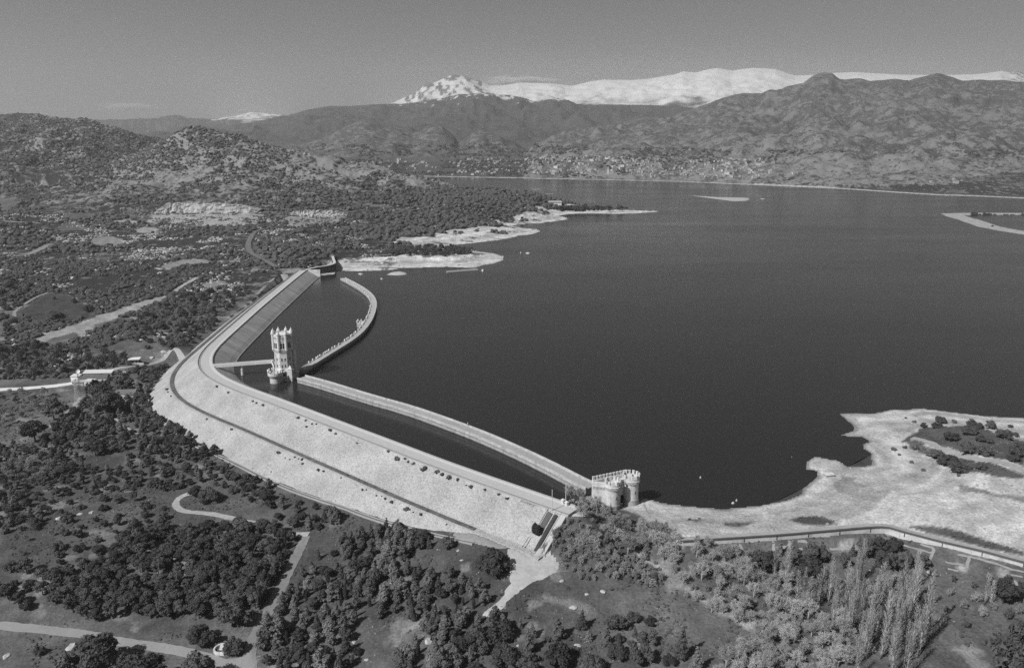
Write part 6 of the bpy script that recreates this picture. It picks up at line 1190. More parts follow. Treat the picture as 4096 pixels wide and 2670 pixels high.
zone(gpoly(K8, (1640, 560), (1720, 560), (1850, 650), (2020, 780), (2180, 880), (2300, 960), (2250, 1000), (2040, 960), (1900, 960), (1750, 960), (1640, 900), (1600, 800), (1530, 740), (1580, 650)), 2.3, {'bramble_bush': (1, 2.8, 5.4, 'grey'), 'shrub': (.08, 1.4, 2.4, 'dark')}, 23, 'covering the slope right of the stair', m=0.3, damgap=3)
zone(gpoly(K9, (420, 780), (560, 780), (700, 850), (1000, 950), (1200, 900), (1280, 960), (1700, 960), (1720, 1200), (1680, 1480), (1250, 1480), (1180, 1280), (900, 1080), (700, 960), (560, 860)), 4.6, {'bramble_bush': (1, 2.6, 5.0, 'grey'), 'bare_tree': (.25, 4.5, 6.5, 'pale leafless')}, 24, 'at the feet of the poplars', m=0.3)
zone(gpoly(K9, (1820, 960), (2050, 920), (2180, 960), (2200, 1100), (2380, 1120), (2380, 1400), (2000, 1300), (1850, 1200)), 6.5, {'bramble_bush': (1, 2.4, 5.0, 'grey'), 'budding_tree': (.4, 3.5, 5.5, 'soft grey leafless')}, 25, 'on the right slope below the garden plots', m=0.3)
zone(gpoly(K8, (2020, 640), (2200, 670), (2330, 750), (2420, 880), (2320, 950), (2190, 880), (2060, 780)), 4.0, {'bare_tree': (1, 4.5, 7.5, 'pale leafless'), 'bramble_bush': (.6, 2.5, 4.2, 'grey')}, 41, 'beside the upper part of the dry stream', m=0.3)
zone(gpoly(K9, (0, 900), (160, 960), (330, 1080), (480, 1180), (600, 1290), (520, 1370), (400, 1290), (240, 1180), (70, 1080)), 4.6, {'bare_tree': (1, 4.5, 7.5, 'pale leafless'), 'bramble_bush': (.8, 2.5, 4.2, 'grey')}, 42, 'on the near bank of the dry stream', m=0.3)
POP = [(680, 980), (745, 1020), (770, 980), (835, 1110), (880, 1060), (905, 1190), (950, 1150), (990, 1120), (1045, 1130), (1075, 1290), (1110, 1230), (1150, 1310), (1205, 1320), (1240, 1010), (1290, 1210), (1330, 1330), (1360, 1280), (1415, 1480), (1430, 1220), (1490, 1450), (1510, 1230), (1530, 1390), (1560, 1320), (1600, 1260), (1460, 1540), (1560, 1550), (1650, 1450), (1690, 1330), (1240, 1550), (1300, 1440), (1185, 1180), (1390, 1140), (1560, 1160), (1630, 1120)]
_rp = random.Random(4)
POP += [(x + _rp.uniform(-26, 26), y + _rp.uniform(-60, 60)) for x, y in POP if x > 1000] + [(x + _rp.uniform(-30, 30), y + _rp.uniform(-80, 80)) for x, y in POP if x > 1150]
POP.sort()
for i, (x, y) in enumerate(POP):
    p = ground(*K9(x, y)); row = 'foremost row' if y > 1400 else 'middle rows' if y > 1180 else 'rear row'; pos = 'left' if x < 1000 else 'middle' if x < 1350 else 'right'
    plant('poplar_tree', p.x, p.y, R.uniform(2.2, 3.2) if y < 1400 else R.uniform(2.4, 3.2), f'slender leafless poplar with pale trunk, {row}, {pos} part of the stand', f'poplars, {row}, {pos} part', hs=R.uniform(.62, 1.0))
for x, y, lab in ((2112, 1120, 'leafless poplar standing apart near the right edge, left of a pair'), (2150, 1130, 'leafless poplar standing apart near the right edge, right of a pair')):
    p = ground(*K9(x, y)); plant('poplar_tree', p.x, p.y, 2.4, lab, hs=.62)
# leafless and budding trees on the far left
zone(gpoly(K4, (-150, 730), (60, 690), (250, 650), (450, 690), (700, 700), (850, 720), (870, 760), (800, 800), (560, 830), (400, 870), (250, 890), (80, 890), (-150, 880)), 7.5, {'budding_tree': (1, 5.5, 10, 'soft grey leafless')}, 26, 'behind the white road at the left', m=0.5)
zone(gpoly(K4, (-150, 970), (120, 980), (320, 980), (400, 1000), (320, 1060), (280, 1120), (100, 1200), (-150, 1220)), 7, {'bare_tree': (1, 4.5, 7.5, 'pale leafless'), 'budding_tree': (.6, 4, 7, 'soft grey leafless')}, 27, 'in the field below the white road', m=0.5)
zone(gpoly(K7, (10, 180), (200, 150), (360, 190), (420, 260), (240, 290), (40, 270)), 5.2, {'bare_tree': (1, 5, 8, 'pale leafless')}, 28, 'in a pale clump left of the small meadow', m=0.5)
zone(gpoly(K7, (0, 690), (150, 640), (340, 560), (360, 640), (300, 720), (100, 830)), 8.5, {'bare_tree': (1, 3.5, 5.0, 'pale leafless')}, 29, 'in the left meadow casting thin shadows', m=0.5)
# oaks of the middle distance and shore groves
zone(gpoly(K4, (900, 520), (1000, 430), (1150, 380), (1330, 290), (1500, 300), (1640, 270), (1730, 290), (1640, 400), (1500, 510), (1380, 590), (1280, 680), (1180, 690), (1000, 690), (900, 620)), 9.5, {'scrub_oak': (1, 4.5, 8.5, 'dark dense'), 'budding_tree': (.5, 5, 9, 'soft grey leafless')}, 31, 'in the wood beside the far arm of the dam', m=0.5)
zone(gpoly(K4, (0, 180), (100, 200), (250, 260), (140, 360), (110, 460), (60, 560), (0, 560)), 11, {'scrub_oak': (1, 5, 9, 'dark dense')}, 32, 'at the left edge beside the curved field track', m=0.5)
single(K4, 'oak_tree', [(503, 342, 38, 'round dark oak alone in the pale hillside meadow, upper one'), (600, 396, 52, 'round dark oak alone in the pale hillside meadow, lower right one'), (385, 460, 95, 'dark oak clump at the lower edge of the hillside meadow'), (95, 558, 42, 'small dark oak alone at the left below the meadow'), (370, 325, 24, 'small oak at the top of the hillside meadow')])
zone(gpoly(K2, (430, 1385), (480, 1362), (640, 1348), (860, 1350), (990, 1365), (980, 1385), (860, 1405), (700, 1400), (480, 1402)), 8.5, {'scrub_oak': (1, 6.5, 11, 'dark dense')}, 33, 'on the low near peninsula', m=0.3)
for i, (x, w) in enumerate(((1590, 60), (1620, 50), (1655, 60), (1690, 60), (1730, 60), (1770, 55), (1815, 45), (1845, 48), (1880, 48), (1932, 56), (2005, 52), (2040, 36), (2090, 26), (2120, 22))):
    p, wm = onpix(K2, x, 1072, w, .3); plant('scrub_oak', p.x, p.y, wm, f'dark tree in the row along the far spit, {("inner part" if i < 6 else "middle part" if i < 10 else "thin outer part")}', f'trees along the far spit {0 if i < 6 else 1 if i < 10 else 2}', hs=0.85)
print('plants', NPLANT, len(bpy.data.objects))

for i, (x, y, w) in enumerate(((2040, 1112, 36), (2075, 1125, 28), (2110, 1118, 30), (2140, 1122, 34), (2180, 1125, 28), (2210, 1140, 44), (2250, 1128, 40), (2300, 1132, 44), (2340, 1140, 40), (2370, 1125, 40), (2165, 1195, 14), (2350, 1195, 18), (2270, 1160, 18), (2320, 1170, 16))):
    p, wm = onpix(K3, x, y, w, .3); plant('scrub_oak', p.x, p.y, wm, f'dark bush on the far right shore spit, {("back row left part" if i < 5 else "back row right part" if i < 10 else "scattered front one")}', f'bushes on the far right spit {0 if i < 5 else 1 if i < 10 else 2}', cat='bush', hs=.8)
# ------------------------------------------------------------------ lakeside village far across the water
def housemesh(w, d, h, rh, rm, wing=False):
    b = MB(); b.box(-w / 2, w / 2, -d / 2, d / 2, -3, h, 0)
    b.add([(-w / 2 - .4, -d / 2 - .4, h), (w / 2 + .4, -d / 2 - .4, h), (w / 2 + .4, d / 2 + .4, h), (-w / 2 - .4, d / 2 + .4, h), (-w / 2 - .4, 0, h + rh), (w / 2 + .4, 0, h + rh)], [(0, 1, 5, 4), (2, 3, 4, 5), (0, 4, 3), (1, 2, 5), (3, 2, 1, 0)], 1)
    for x in np.arange(-w / 2 + 1.6, w / 2 - 1, 2.8): b.box(x, x + 1.1, -d / 2 - .06, -d / 2 + .1, 1.0, 2.4, 2); b.box(x, x + 1.1, -d / 2 - .06, -d / 2 + .1, h - 2.2, h - .8, 2)
    return b.mesh('house', [M_vil, rm, M_dark])
M_vil = plainmat('village_plaster', 0.42, 0.2, 0.4, rnd=0.5)
M_tile = plainmat('clay_tiles', 0.17, 0.2, 0.5, rnd=0.3); M_tile2 = plainmat('pale_tiles', 0.30, 0.2, 0.5, rnd=0.2)
HM = [housemesh(12, 9, 5.6, 2.2, M_tile), housemesh(17, 10, 6.5, 2.4, M_tile), housemesh(10, 9, 4.0, 2.0, M_tile2), housemesh(24, 11, 8.5, 2.4, M_tile2), housemesh(14, 10, 5.8, 1.6, M_vil)]
VREG = [([(1500, 640), (1560, 632), (1700, 650), (1760, 672), (1650, 690), (1540, 672)], 16, 'at the left edge of the lakeside village'), ([(1700, 690), (1880, 678), (2000, 690), (1990, 705), (1760, 705)], 9, 'on the flat shore left of the village'),
        ([(1780, 650), (1900, 630), (2040, 640), (2060, 690), (1900, 690)], 40, 'in the left half of the lakeside village'), ([(2040, 640), (2200, 622), (2330, 640), (2400, 690), (2260, 705), (2060, 692)], 62, 'in the middle of the lakeside village'),
        ([(2200, 622), (2500, 624), (2640, 640), (2560, 660), (2330, 640)], 44, 'on the upper slope of the lakeside village'), ([(2400, 670), (2620, 650), (2780, 672), (2760, 700), (2560, 712)], 48, 'in the right half of the lakeside village'),
        ([(2760, 640), (2960, 632), (3090, 640), (3120, 680), (3010, 715), (2800, 712)], 70, 'on the right wooded edge of the village'), ([(3150, 690), (3190, 680), (3190, 700)], 3, 'alone right of the village'), ([(3700, 720), (3900, 715), (3900, 740), (3720, 738)], 6, 'far right above the lake')]
rv = random.Random(5); nh = 0
for poly, n, wh in VREG:
    P = np.array(poly, float); x0, y0 = P.min(0); x1, y1 = P.max(0); k = 0; tries = 0
    while k < n and tries < n * 60:
        tries += 1; u, v = rv.uniform(x0, x1), rv.uniform(y0, y1)
        if poly_sd(np.array([u]), np.array([v]), poly)[0] < 0: continue
        p = ground(u, v)
        if p.z < 1.5: continue
        q = rv.randrange(5) if rv.random() < .8 else 2; o = bpy.data.objects.new('village_house', HM[q]); COL.objects.link(o); o.location = p; o.rotation_euler = (0, 0, rv.uniform(-.7, .7)); s = rv.uniform(.45, .8); o.scale = (s, s, s)
        kind = ('small tiled', 'long tiled', 'small pale roofed', 'tall pale', 'white flat looking')[q]; tag(o, f'{kind} house {wh}', 'house', f'{kind} houses {wh}'); k += 1; nh += 1
b = MB()
for poly, n, wh in VREG[:7]:
    P = np.array(poly, float); x0, y0 = P.min(0); x1, y1 = P.max(0); k = 0
    for _ in range(n * 30):
        if k >= n * 0.95: break
        u, v = rv.uniform(x0, x1), rv.uniform(y0, y1)
        if poly_sd(np.array([u]), np.array([v]), poly)[0] < 0: continue
        p = ground(u, v)
        if p.z < 1.5: continue
        w, d, h = rv.uniform(4, 9), rv.uniform(3.5, 5), rv.uniform(2.6, 4.4); M_ = Matrix.Translation(p) @ Matrix.Rotation(rv.uniform(-.7, .7), 4, 'Z'); b.box(-w / 2, w / 2, -d / 2, d / 2, -2, h, 0, M_)
        b.add([M_ @ Vector(q) for q in ((-w / 2 - .3, -d / 2 - .3, h), (w / 2 + .3, -d / 2 - .3, h), (w / 2 + .3, d / 2 + .3, h), (-w / 2 - .3, d / 2 + .3, h), (-w / 2 - .3, 0, h + 1.6), (w / 2 + .3, 0, h + 1.6))], [(0, 1, 5, 4), (2, 3, 4, 5), (0, 4, 3), (1, 2, 5)], 1); k += 1
dh = b.build('distant_houses', [M_vil, M_tile2]); dh['kind'] = 'stuff'
pt = ground(2432, 694); ch = thing('church_tower', 'slim pale tower with spire by the shore in front of the village', 'tower', pt); b = MB(); b.box(-3, 3, -3, 3, -3, 16); b.build('shaft', M_vil, ch); b = MB(); b.prism([(-3.4, -3.4), (3.4, -3.4), (3.4, 3.4), (-3.4, 3.4)], 16, 23, 0, [(-.2, -.2), (.2, -.2), (.2, .2), (-.2, .2)]); b.build('spire', M_tile2, ch); b = MB(); b.box(4, 20, -4.5, 4.5, -3, 6); b.build('nave', M_vil, ch)
for u, v, w, lab in ((2186, 787, 34, 'long pale villa on the crest of the headland among trees'), (2220, 818, 26, 'low white boathouse on the headland above the far spit'), (2145, 768, 20, 'small house hidden in trees on the headland ridge')):
    p = ground(u, v); t_ = thing('villa', lab, 'house', p, .1); b = MB(); b.box(-w / 2, w / 2, -5, 5, -3, 5); b.build('wall', M_wall, t_); b = MB(); b.add([(-w / 2 - 1, -6, 5), (w / 2 + 1, -6, 5), (w / 2 + 1, 6, 5), (-w / 2 - 1, 6, 5), (-w / 2, 0, 8), (w / 2, 0, 8)], [(0, 1, 5, 4), (2, 3, 4, 5), (0, 4, 3), (1, 2, 5), (3, 2, 1, 0)]); b.build('roof', M_tile2, t_)
# ------------------------------------------------------------------ islets and stones in the lake
def islet(name, label, l, h, cat, seed, mat):
    c = [tuple(at(u, v, 0)[:2]) for u, v in l]; P = np.array(c); cx_, cy_ = P.mean(0); b = MB(); n = 40; dens, _ = resample(np.array(c + [c[0]], float), 1.0); idx = np.linspace(0, len(dens) - 1, n, endpoint=False).astype(int); ring_ = dens[idx]; rows = []
    for f, z in ((1.08, -1.0), (1.0, .05), (.72, .55), (.4, .85), (.12, 1.0)): rows.append([Vector((cx_ + (x - cx_) * f, cy_ + (y - cy_) * f, (z if z < .1 else z * h * (.75 + .5 * float(vnoise(x * .2 * f, y * .2, seed)))))) for x, y in ring_] )
    rows = [r + [r[0]] for r in rows]; b.sweep(rows); b.add(rows[-1][:-1], [tuple(range(n))]); o = b.build(name, mat, None, True); return tag(o, label, cat)
M_shore = plainmat('bleached_rock', 0.42, 0.25, 0.3, 0.3, 0.2)
islet('sandbar', 'long bleached sandbar lying in the far part of the lake', pts(K3, (120, 990), (300, 1000), (500, 1004), (515, 1014), (490, 1025), (410, 1028), (330, 1018)), 1.0, 'sandbar', 1, M_shore)
islet('sandbar', 'tiny sandbar right of the long far sandbar', pts(K3, (585, 1010), (605, 1008), (622, 1012), (600, 1016)), .8, 'sandbar', 2, M_shore)
islet('rock_islet', 'oval pale rock islet off the near peninsula shore', pts(K2, (420, 1528), (450, 1512), (510, 1506), (555, 1514), (555, 1526), (500, 1530)), 1.6, 'islet', 3, M_shore)
islet('rock_islet', 'small pale rock nearest the training wall end', pts(K2, (225, 1522), (245, 1518), (262, 1524), (243, 1530)), 1.2, 'islet', 4, M_shore)
islet('rock_islet', 'small pale rock between the oval islet and the breakwater tip', pts(K5, (375, 195), (385, 190), (395, 196), (385, 201)), 1.0, 'islet', 5, M_shore)
islet('rock_islet', 'low pale rock pair in open water, larger one', pts(K2, (1362, 1382), (1380, 1376), (1398, 1381), (1385, 1386)), 1.6, 'islet', 6, M_shore); islet('rock_islet', 'low pale rock pair in open water, smaller left one', pts(K2, (1327, 1380), (1332, 1374), (1337, 1380), (1332, 1384)), 2.2, 'islet', 7, M_shore)
islet('rock_islet', 'pale rock off the tip of the little spit', pts(K2, (1062, 1500), (1073, 1492), (1085, 1500), (1075, 1508)), 2.0, 'islet', 8, M_shore); islet('rock_islet', 'pale rock just off the near peninsula tip', pts(K2, (1200, 1408), (1212, 1402), (1222, 1408), (1210, 1413)), 1.6, 'islet', 9, M_shore)
p0_, p1_ = at(*K2(828, 1506), 1.0), at(*K2(1040, 1490), 1.0); jt = thing('jetty', 'thin pale stone jetty reaching left from the little spit', 'jetty'); b = MB(); barseg(b, p0_, p1_, -1.6, 1.6, -2, 1.0); b.build('deck', M_shore, jt); b = MB(); barseg(b, p0_, p1_, 1.0, 1.6, 1.0, 1.8); b.build('kerb', M_stone, jt)
for i, (x, y, w) in enumerate(((400, 432, 22), (425, 415, 18), (452, 392, 8), (474, 382, 10), (180, 258, 18), (225, 313, 9), (545, 383, 8), (800, 122, 10))):
    c = K9(x, y); hw = w / 1.7 / 2; lab = ('long pale boulder half sunk off the beach, left one', 'long pale boulder half sunk off the beach, right one', 'small pale stone just off the beach, left of two', 'small pale stone just off the beach, right of two', 'pale boulder in the dark water off the gatehouse', 'tiny stone in the dark water off the gatehouse', 'tiny pale stone close to the beach curve', 'pale stone in the water near the rocky point')[i]
    islet('lake_boulder', lab, [(c[0] - hw, c[1] + .1 * hw), (c[0], c[1] - .4 * hw), (c[0] + hw, c[1] - .1 * hw), (c[0] + .2 * hw, c[1] + .4 * hw)], .9, 'boulder', 20 + i, M_shore)
# loose stones on the open slope and by tracks
def stonemesh(seed):
    rg = np.random.default_rng(seed); v, f = ICO[1]; d = 1 + (rg.random(len(v)) - .5) * .5; vv = v * d[:, None] * (1, .8, .55); return mesh_from('pale_stone', vv, f, False, [M_shore])
SM = [stonemesh(i) for i in range(4)]
for i, (k, x, y, w, lab) in enumerate(((K8, 905, 752, 26, 'white stone on the grass by the drain end'), (K8, 765, 745, 14, 'small white stone left of the one by the drain end'), (K8, 1612, 958, 36, 'white boulder at the right end of the clearing edge'), (K8, 1780, 1050, 34, 'white stone cluster on the open slope, upper'), (K8, 1890, 1030, 44, 'long white stone on the open slope, right'), (K8, 1690, 1140, 54, 'long pale slab in the middle of the open slope'), (K8, 1720, 1400, 52, 'pale boulder low on the open slope'), (K8, 1312, 1397, 26, 'white boulder left of the bushy conifer'), (K8, 705, 1368, 70, 'large white slab at the bottom of the juniper wood'), (K8, 195, 1375, 34, 'white boulder at the lower left of the juniper wood'), (K8, 285, 1495, 34, 'white boulder at the bottom edge of the juniper wood'), (K8, 448, 972, 20, 'small pale stone inside the juniper wood'), (K8, 930, 818, 26, 'flat pale stone left of the broad oak'), (K7, 545, 505, 36, 'white boulder among oaks on the open grass, middle'), (K7, 620, 495, 40, 'white boulder among oaks on the open grass, right'), (K7, 400, 535, 44, 'white boulder among oaks on the open grass, left'), (K7, 490, 1405, 70, 'white stones behind the pine by the gravel road'), (K7, 45, 1470, 50, 'pale boulder in the lower left corner'), (K7, 470, 1420, 40, 'white stone next to the white stones by the pine'), (K9, 1340, 888, 30, 'white stone under the pines at the right'), (K9, 1735, 900, 36, 'white stones on the edge of the plots'), (K9, 1800, 915, 26, 'white stone right of the dark low bush'), (K4, 1200, 1250, 60, 'pale slab at the dam toe below the wood'), (K4, 95, 598, 40, 'pale flat rock at the left edge of the fields'), (K8, 650, 945, 10, 'tiny pale stone in the grass'))):
    p = ground(*k(x, y)); d = math.sqrt(p.x ** 2 + p.y ** 2 + CAM_H ** 2); s = w / 1.7 * d / FPX / 2; o = bpy.data.objects.new('pale_stone', SM[i % 4]); COL.objects.link(o); o.location = p; o.scale = (s, s * .9, s * .7); o.rotation_euler = (0, 0, R.uniform(0, 6)); tag(o, lab, 'stone')
# ------------------------------------------------------------------ uncountable hillside scrub and boulders
def blobs(name, X, Y, Zv, S, mat, seed, lvl=0, squash=.75, groups=None):
    rg = np.random.default_rng(seed); v, f = ICO[lvl]; n = len(X); d = 1 + (rg.random((n, len(v))) - .5) * .7
    V = v[None] * d[..., None] * S[:, None, None]; V[..., 2] *= squash; a = rg.random(n) * 6.28; c, s_ = np.cos(a)[:, None], np.sin(a)[:, None]; sx_ = (0.8 + .6 * rg.random(n))[:, None]
    x_, y_ = V[..., 0] * sx_, V[..., 1]; V = np.stack([x_ * c - y_ * s_ + X[:, None], x_ * s_ + y_ * c + Y[:, None], V[..., 2] + Zv[:, None]], -1)
    F = f[None] + (np.arange(n) * len(v))[:, None, None]; o = bpy.data.objects.new(name, mesh_from(name, V.reshape(-1, 3), F.reshape(-1, 3), False, [mat])); COL.objects.link(o); o['kind'] = 'stuff'; return o
rg = np.random.default_rng(77)
def hillpts(n, y0, y1, x0, x1):
    Y = np.sqrt(rg.random(n) * (y1 ** 2 - y0 ** 2) + y0 ** 2); X = Y * (x0 + (x1 - x0) * rg.random(n)); h = hgt(X, Y)
    ix = np.clip(((X / Y - gx[0]) / (gx[1] - gx[0])).astype(int), 0, NC - 1); iy = np.clip(((np.log(Y) - gl[0]) / (gl[1] - gl[0])).astype(int), 0, NR - 1)
    return X, Y, h, ix, iy
FIELDS = [gpoly(K2, (60, 1350), (430, 1345), (560, 1345), (800, 1338), (990, 1362), (1215, 1425), (1010, 1480), (75, 1498)), gpoly(K4, (110, 430), (330, 290), (480, 300), (580, 370), (640, 400), (600, 460), (420, 480), (250, 470)), gpoly(K1, (1000, 1175), (1040, 1100), (1300, 1036), (1775, 1070), (1740, 1195), (1250, 1190)), gpoly(K1, (1900, 1170), (1990, 1095), (2380, 1100), (2250, 1190)), gpoly(K1, (0, 1010), (100, 1000), (140, 1040), (60, 1090), (0, 1100)), gpoly(K1, (430, 1120), (560, 1105), (650, 1120), (600, 1150), (470, 1160)), gpoly(K4, (260, 600), (640, 455), (1010, 335), (1130, 320), (1000, 380), (640, 505), (540, 600), (360, 620))]
def keep(X, Y, h, iy, ix, road=3.0):
    ok = (h > 1.5) | (Y < 880); ok &= lake[iy, ix] < -2
    for f_ in FIELDS: ok &= poly_sd(X, Y, f_) < 0
    for l, hw in ROADS: ok &= line_d(X, Y, l) > hw + road
    ok &= line_d(X, Y, _damax) > 40; ok &= GA[iy, ix] < 0.2
    return ok
# nearer fields and valley
X, Y, h, ix, iy = hillpts(26000, 560, 980, -0.80, 0.02); dens = fbm(X / 38, Y / 38, 4, 91); ok = keep(X, Y, h, iy, ix) & (dens > .50 - .10 * rg.random(len(X))) & ((X < -262) | (Y > 800)); S = 0.8 + 2.1 * rg.random(len(X)) ** 1.6
blobs('hillside_scrub', X[ok], Y[ok], h[ok] + S[ok] * .35, S[ok], ML_scr, 1, 1)
X, Y, h, ix, iy = hillpts(60000, 940, 1960, -0.74, 0.24); dens = fbm(X / 75, Y / 75, 5, 92); right = sstep(-420, -100, X); ok = keep(X, Y, h, iy, ix) & (dens > .60 - .125 * right - .14 * rg.random(len(X))); S = (0.9 + 3.4 * rg.random(len(X)) ** 2.2) * (1 + .25 * right)
S *= np.where(GRK[iy, ix] > .8, .6, 1); ok &= (GRK[iy, ix] < .8) | (rg.random(len(X)) < .2)
blobs('hillside_scrub', X[ok], Y[ok], h[ok] + S[ok] * .4, S[ok], ML_scr, 2, 0)
X, Y, h, ix, iy = hillpts(16000, 1700, 2720, -0.80, -0.30); dens = fbm(X / 80, Y / 80, 4, 93); ok = (dens > .54 - .06 * rg.random(len(X))) & (h > 20); S = 1.6 + 3.5 * rg.random(len(X)) ** 2
blobs('hillside_scrub', X[ok], Y[ok], h[ok] + S[ok] * .3, S[ok], ML_scr, 3, 0)
X, Y, h, ix, iy = hillpts(26000, 2750, 4600, -0.30, 0.75); dens = fbm(X / 120, Y / 120, 4, 94); ok = (dens > .46) & (h > 4) & (h < 95) & (lake[iy, ix] < -25); S = 3.0 + 4.0 * rg.random(len(X)) ** 2
blobs('village_groves', X[ok], Y[ok], h[ok] + S[ok] * .3, S[ok], ML_scr, 4, 0)
# granite boulders weathering out of the hills
M_gran = plainmat('granite', 0.22, 0.3, 0.25, 0.4, 0.5)
X, Y, h, ix, iy = hillpts(30000, 900, 2680, -0.80, 0.10); dens = fbm(X / 60, Y / 60, 4, 95); hz_ = np.clip((h - 20) / 90, 0, 1); ok = keep(X, Y, h, iy, ix) & (dens > .62 - .10 * hz_ - .05 * sstep(-420, -100, X)); S = 1.0 + 3.6 * rg.random(len(X)) ** 3 * (.6 + .8 * hz_)
blobs('granite_boulders', X[ok], Y[ok], h[ok] + S[ok] * .15, S[ok], M_gran, 5, 0, .8)
X, Y, h, ix, iy = hillpts(30000, 560, 1300, -0.75, -0.18); dens = fbm(X / 30, Y / 30, 4, 96); ok = keep(X, Y, h, iy, ix) & (dens > .57); S = .5 + 1.8 * rg.random(len(X)) ** 2; blobs('granite_boulders', X[ok], Y[ok], h[ok], S[ok], M_shore, 6, 0, .6)
# low dry grass tussocks and weeds of the foreground
X, Y, h, ix, iy = hillpts(46000, 235, 520, -0.70, 0.70); dens = fbm(X / 14, Y / 14, 4, 97); ok = (dens > .53) & (lake[iy, ix] < -3) & (GA[iy, ix] < .14) & (line_d(X, Y, _damax) > 34)
for l, hw in ROADS: ok &= line_d(X, Y, l) > hw + .3
for p in PATCH: ok &= poly_sd(X, Y, p) < -.4
S = .18 + .6 * rg.random(len(X)) ** 2.2; n_ = len(X); blobs('low_weeds', X[ok], Y[ok], h[ok] + .08, S[ok], leafmat('weed_leaves', 0.085), 7, 0, .8)
X, Y, h, ix, iy = hillpts(26000, 235, 470, -0.70, 0.70); dens = fbm(X / 11, Y / 11, 4, 98); ok = (dens > .56) & (lake[iy, ix] < -3) & (GA[iy, ix] < .2) & (line_d(X, Y, _damax) > 34)
for l, hw in ROADS: ok &= line_d(X, Y, l) > hw + .3
S = .10 + .32 * rg.random(len(X)) ** 3; blobs('dry_grass', X[ok], Y[ok], h[ok] + .04, S[ok], plainmat('straw', 0.24, 0.3, rnd=.2), 8, 0, .7)
X, Y, h, ix, iy = hillpts(9000, 300, 520, 0.08, 0.72); ok = (fbm(X / 16, Y / 16, 4, 99) > .52) & (lake[iy, ix] < -.5) & (GA[iy, ix] > .2) & (h > 0); S = .15 + .7 * rg.random(len(X)) ** 4; blobs('beach_stones', X[ok], Y[ok], h[ok], S[ok], plainmat('beach_stone', 0.30, 0.35), 9, 0, .6)
X, Y, h, ix, iy = hillpts(14000, 880, 1750, -0.24, 0.22); ok = (fbm(X / 30, Y / 30, 4, 100) > .47) & (lake[iy, ix] < 1.5) & (GA[iy, ix] > .12) & (h > -.4) & (h < 6); S = .3 + 1.6 * rg.random(len(X)) ** 4; blobs('shore_rocks', X[ok], Y[ok], h[ok], S[ok], M_shore, 10, 0, .55)
X, Y, h, ix, iy = hillpts(9000, 1120, 1400, -0.46, -0.22); q_ = np.maximum(poly_sd(X, Y, FIELDS[2]), poly_sd(X, Y, FIELDS[3])); ok = (q_ > -6) & (fbm(X / 14, Y / 9, 4, 101) > .48); S = .3 + 1.5 * rg.random(len(X)) ** 3
blobs('quarry_rubble', X[ok], Y[ok], h[ok], S[ok], plainmat('quarry_spoil', 0.27, 0.4), 11, 0, .6); ok2 = (q_ > -14) & (fbm(X / 20, Y / 8, 4, 102) > .60); S = .8 + 1.6 * rg.random(len(X)) ** 2; blobs('quarry_scrub', X[ok2], Y[ok2], h[ok2] + .3, S[ok2], ML_scr, 12, 0)
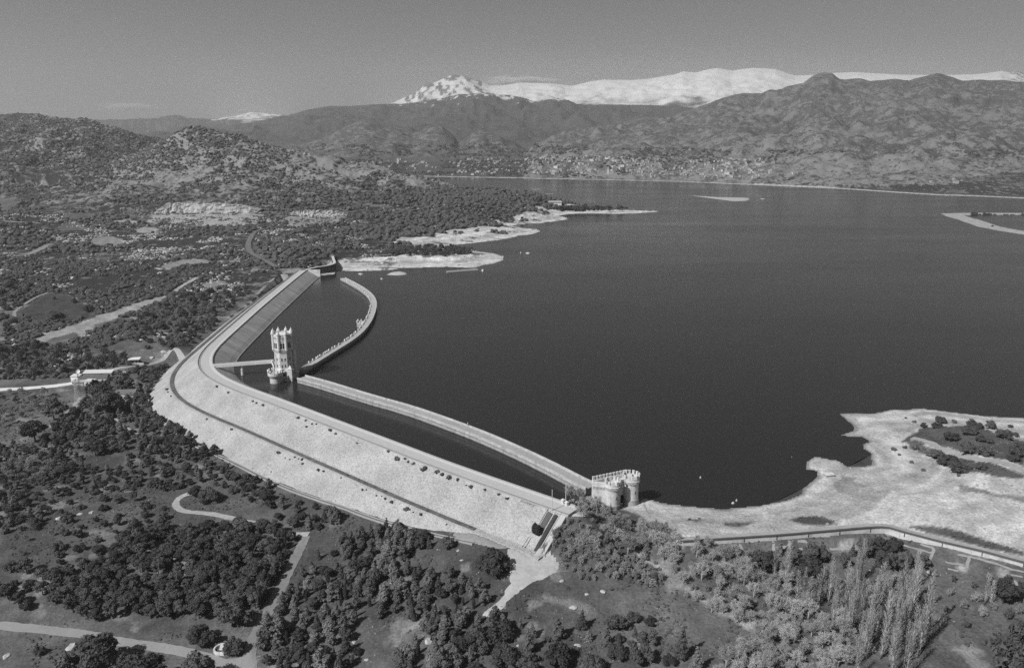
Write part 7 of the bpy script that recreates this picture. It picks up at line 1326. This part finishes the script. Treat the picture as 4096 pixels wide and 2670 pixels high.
# ------------------------------------------------------------------ thin lenticular cloud behind the snow ridge
def cloud(name, u0, v0, u1, v1, Yd, thick, dens, label):
    a, c = aty(u0, (v0 + v1) / 2, Yd), aty(u1, (v0 + v1) / 2, Yd); top, bot = aty(u0, v0, Yd).z, aty(u0, v1, Yd).z
    bm = bmesh.new(); bmesh.ops.create_icosphere(bm, subdivisions=4, radius=1.0); me = bpy.data.meshes.new(name); bm.to_mesh(me); bm.free(); o = bpy.data.objects.new(name, me); COL.objects.link(o)
    o.location = ((a.x + c.x) / 2, Yd + thick, (top + bot) / 2); o.scale = (abs(c.x - a.x) / 2, thick, abs(top - bot) / 2)
    m = bpy.data.materials.new(name); m.use_nodes = True; nt = m.node_tree; nt.nodes.remove(nt.nodes['Principled BSDF']); pv = nt.nodes.new('ShaderNodeVolumePrincipled'); pv.inputs['Color'].default_value = g(.95); pv.inputs['Anisotropy'].default_value = 0.0
    tc = nt.nodes.new('ShaderNodeTexCoord'); nz = nt.nodes.new('ShaderNodeTexNoise'); nz.inputs['Scale'].default_value = 2.2; nz.inputs['Detail'].default_value = 5; nt.links.new(tc.outputs['Object'], nz.inputs[0])
    ln = nt.nodes.new('ShaderNodeVectorMath'); ln.operation = 'LENGTH'; nt.links.new(tc.outputs['Object'], ln.inputs[0])
    q = nt.nodes.new('ShaderNodeMath'); q.operation = 'SUBTRACT'; nt.links.new(nz.outputs[0], q.inputs[0]); q2 = nt.nodes.new('ShaderNodeMath'); q2.operation = 'MULTIPLY'; q2.inputs[1].default_value = .62; nt.links.new(ln.outputs['Value'], q2.inputs[0]); nt.links.new(q2.outputs[0], q.inputs[1])
    mx = nt.nodes.new('ShaderNodeMath'); mx.operation = 'MAXIMUM'; mx.inputs[1].default_value = 0; nt.links.new(q.outputs[0], mx.inputs[0]); mu = nt.nodes.new('ShaderNodeMath'); mu.operation = 'MULTIPLY'; mu.inputs[1].default_value = dens; nt.links.new(mx.outputs[0], mu.inputs[0])
    nt.links.new(mu.outputs[0], pv.inputs['Density']); nt.links.new(pv.outputs[0], nt.nodes['Material Output'].inputs['Volume']); me.materials.append(m); o['kind'] = 'stuff'
cloud('cloud', 1890, 290, 2260, 350, 15000, 450, .07, ''); cloud('cloud', 320, 400, 600, 445, 15500, 450, .02, '')
# ------------------------------------------------------------------ the air between: one closed box of even, thin haze
hb = MB(); hb.box(-15200, 15200, -400, 14480, -45, 1060); hz_o = hb.build('haze', [], None)
m = bpy.data.materials.new('haze_air'); m.use_nodes = True; nt = m.node_tree; nt.nodes.remove(nt.nodes['Principled BSDF']); pv = nt.nodes.new('ShaderNodeVolumePrincipled'); pv.inputs['Color'].default_value = g(0.92); pv.inputs['Density'].default_value = HAZE; pv.inputs['Anisotropy'].default_value = 0.45
nt.links.new(pv.outputs[0], nt.nodes['Material Output'].inputs['Volume']); hz_o.data.materials.append(m); hz_o['kind'] = 'stuff'
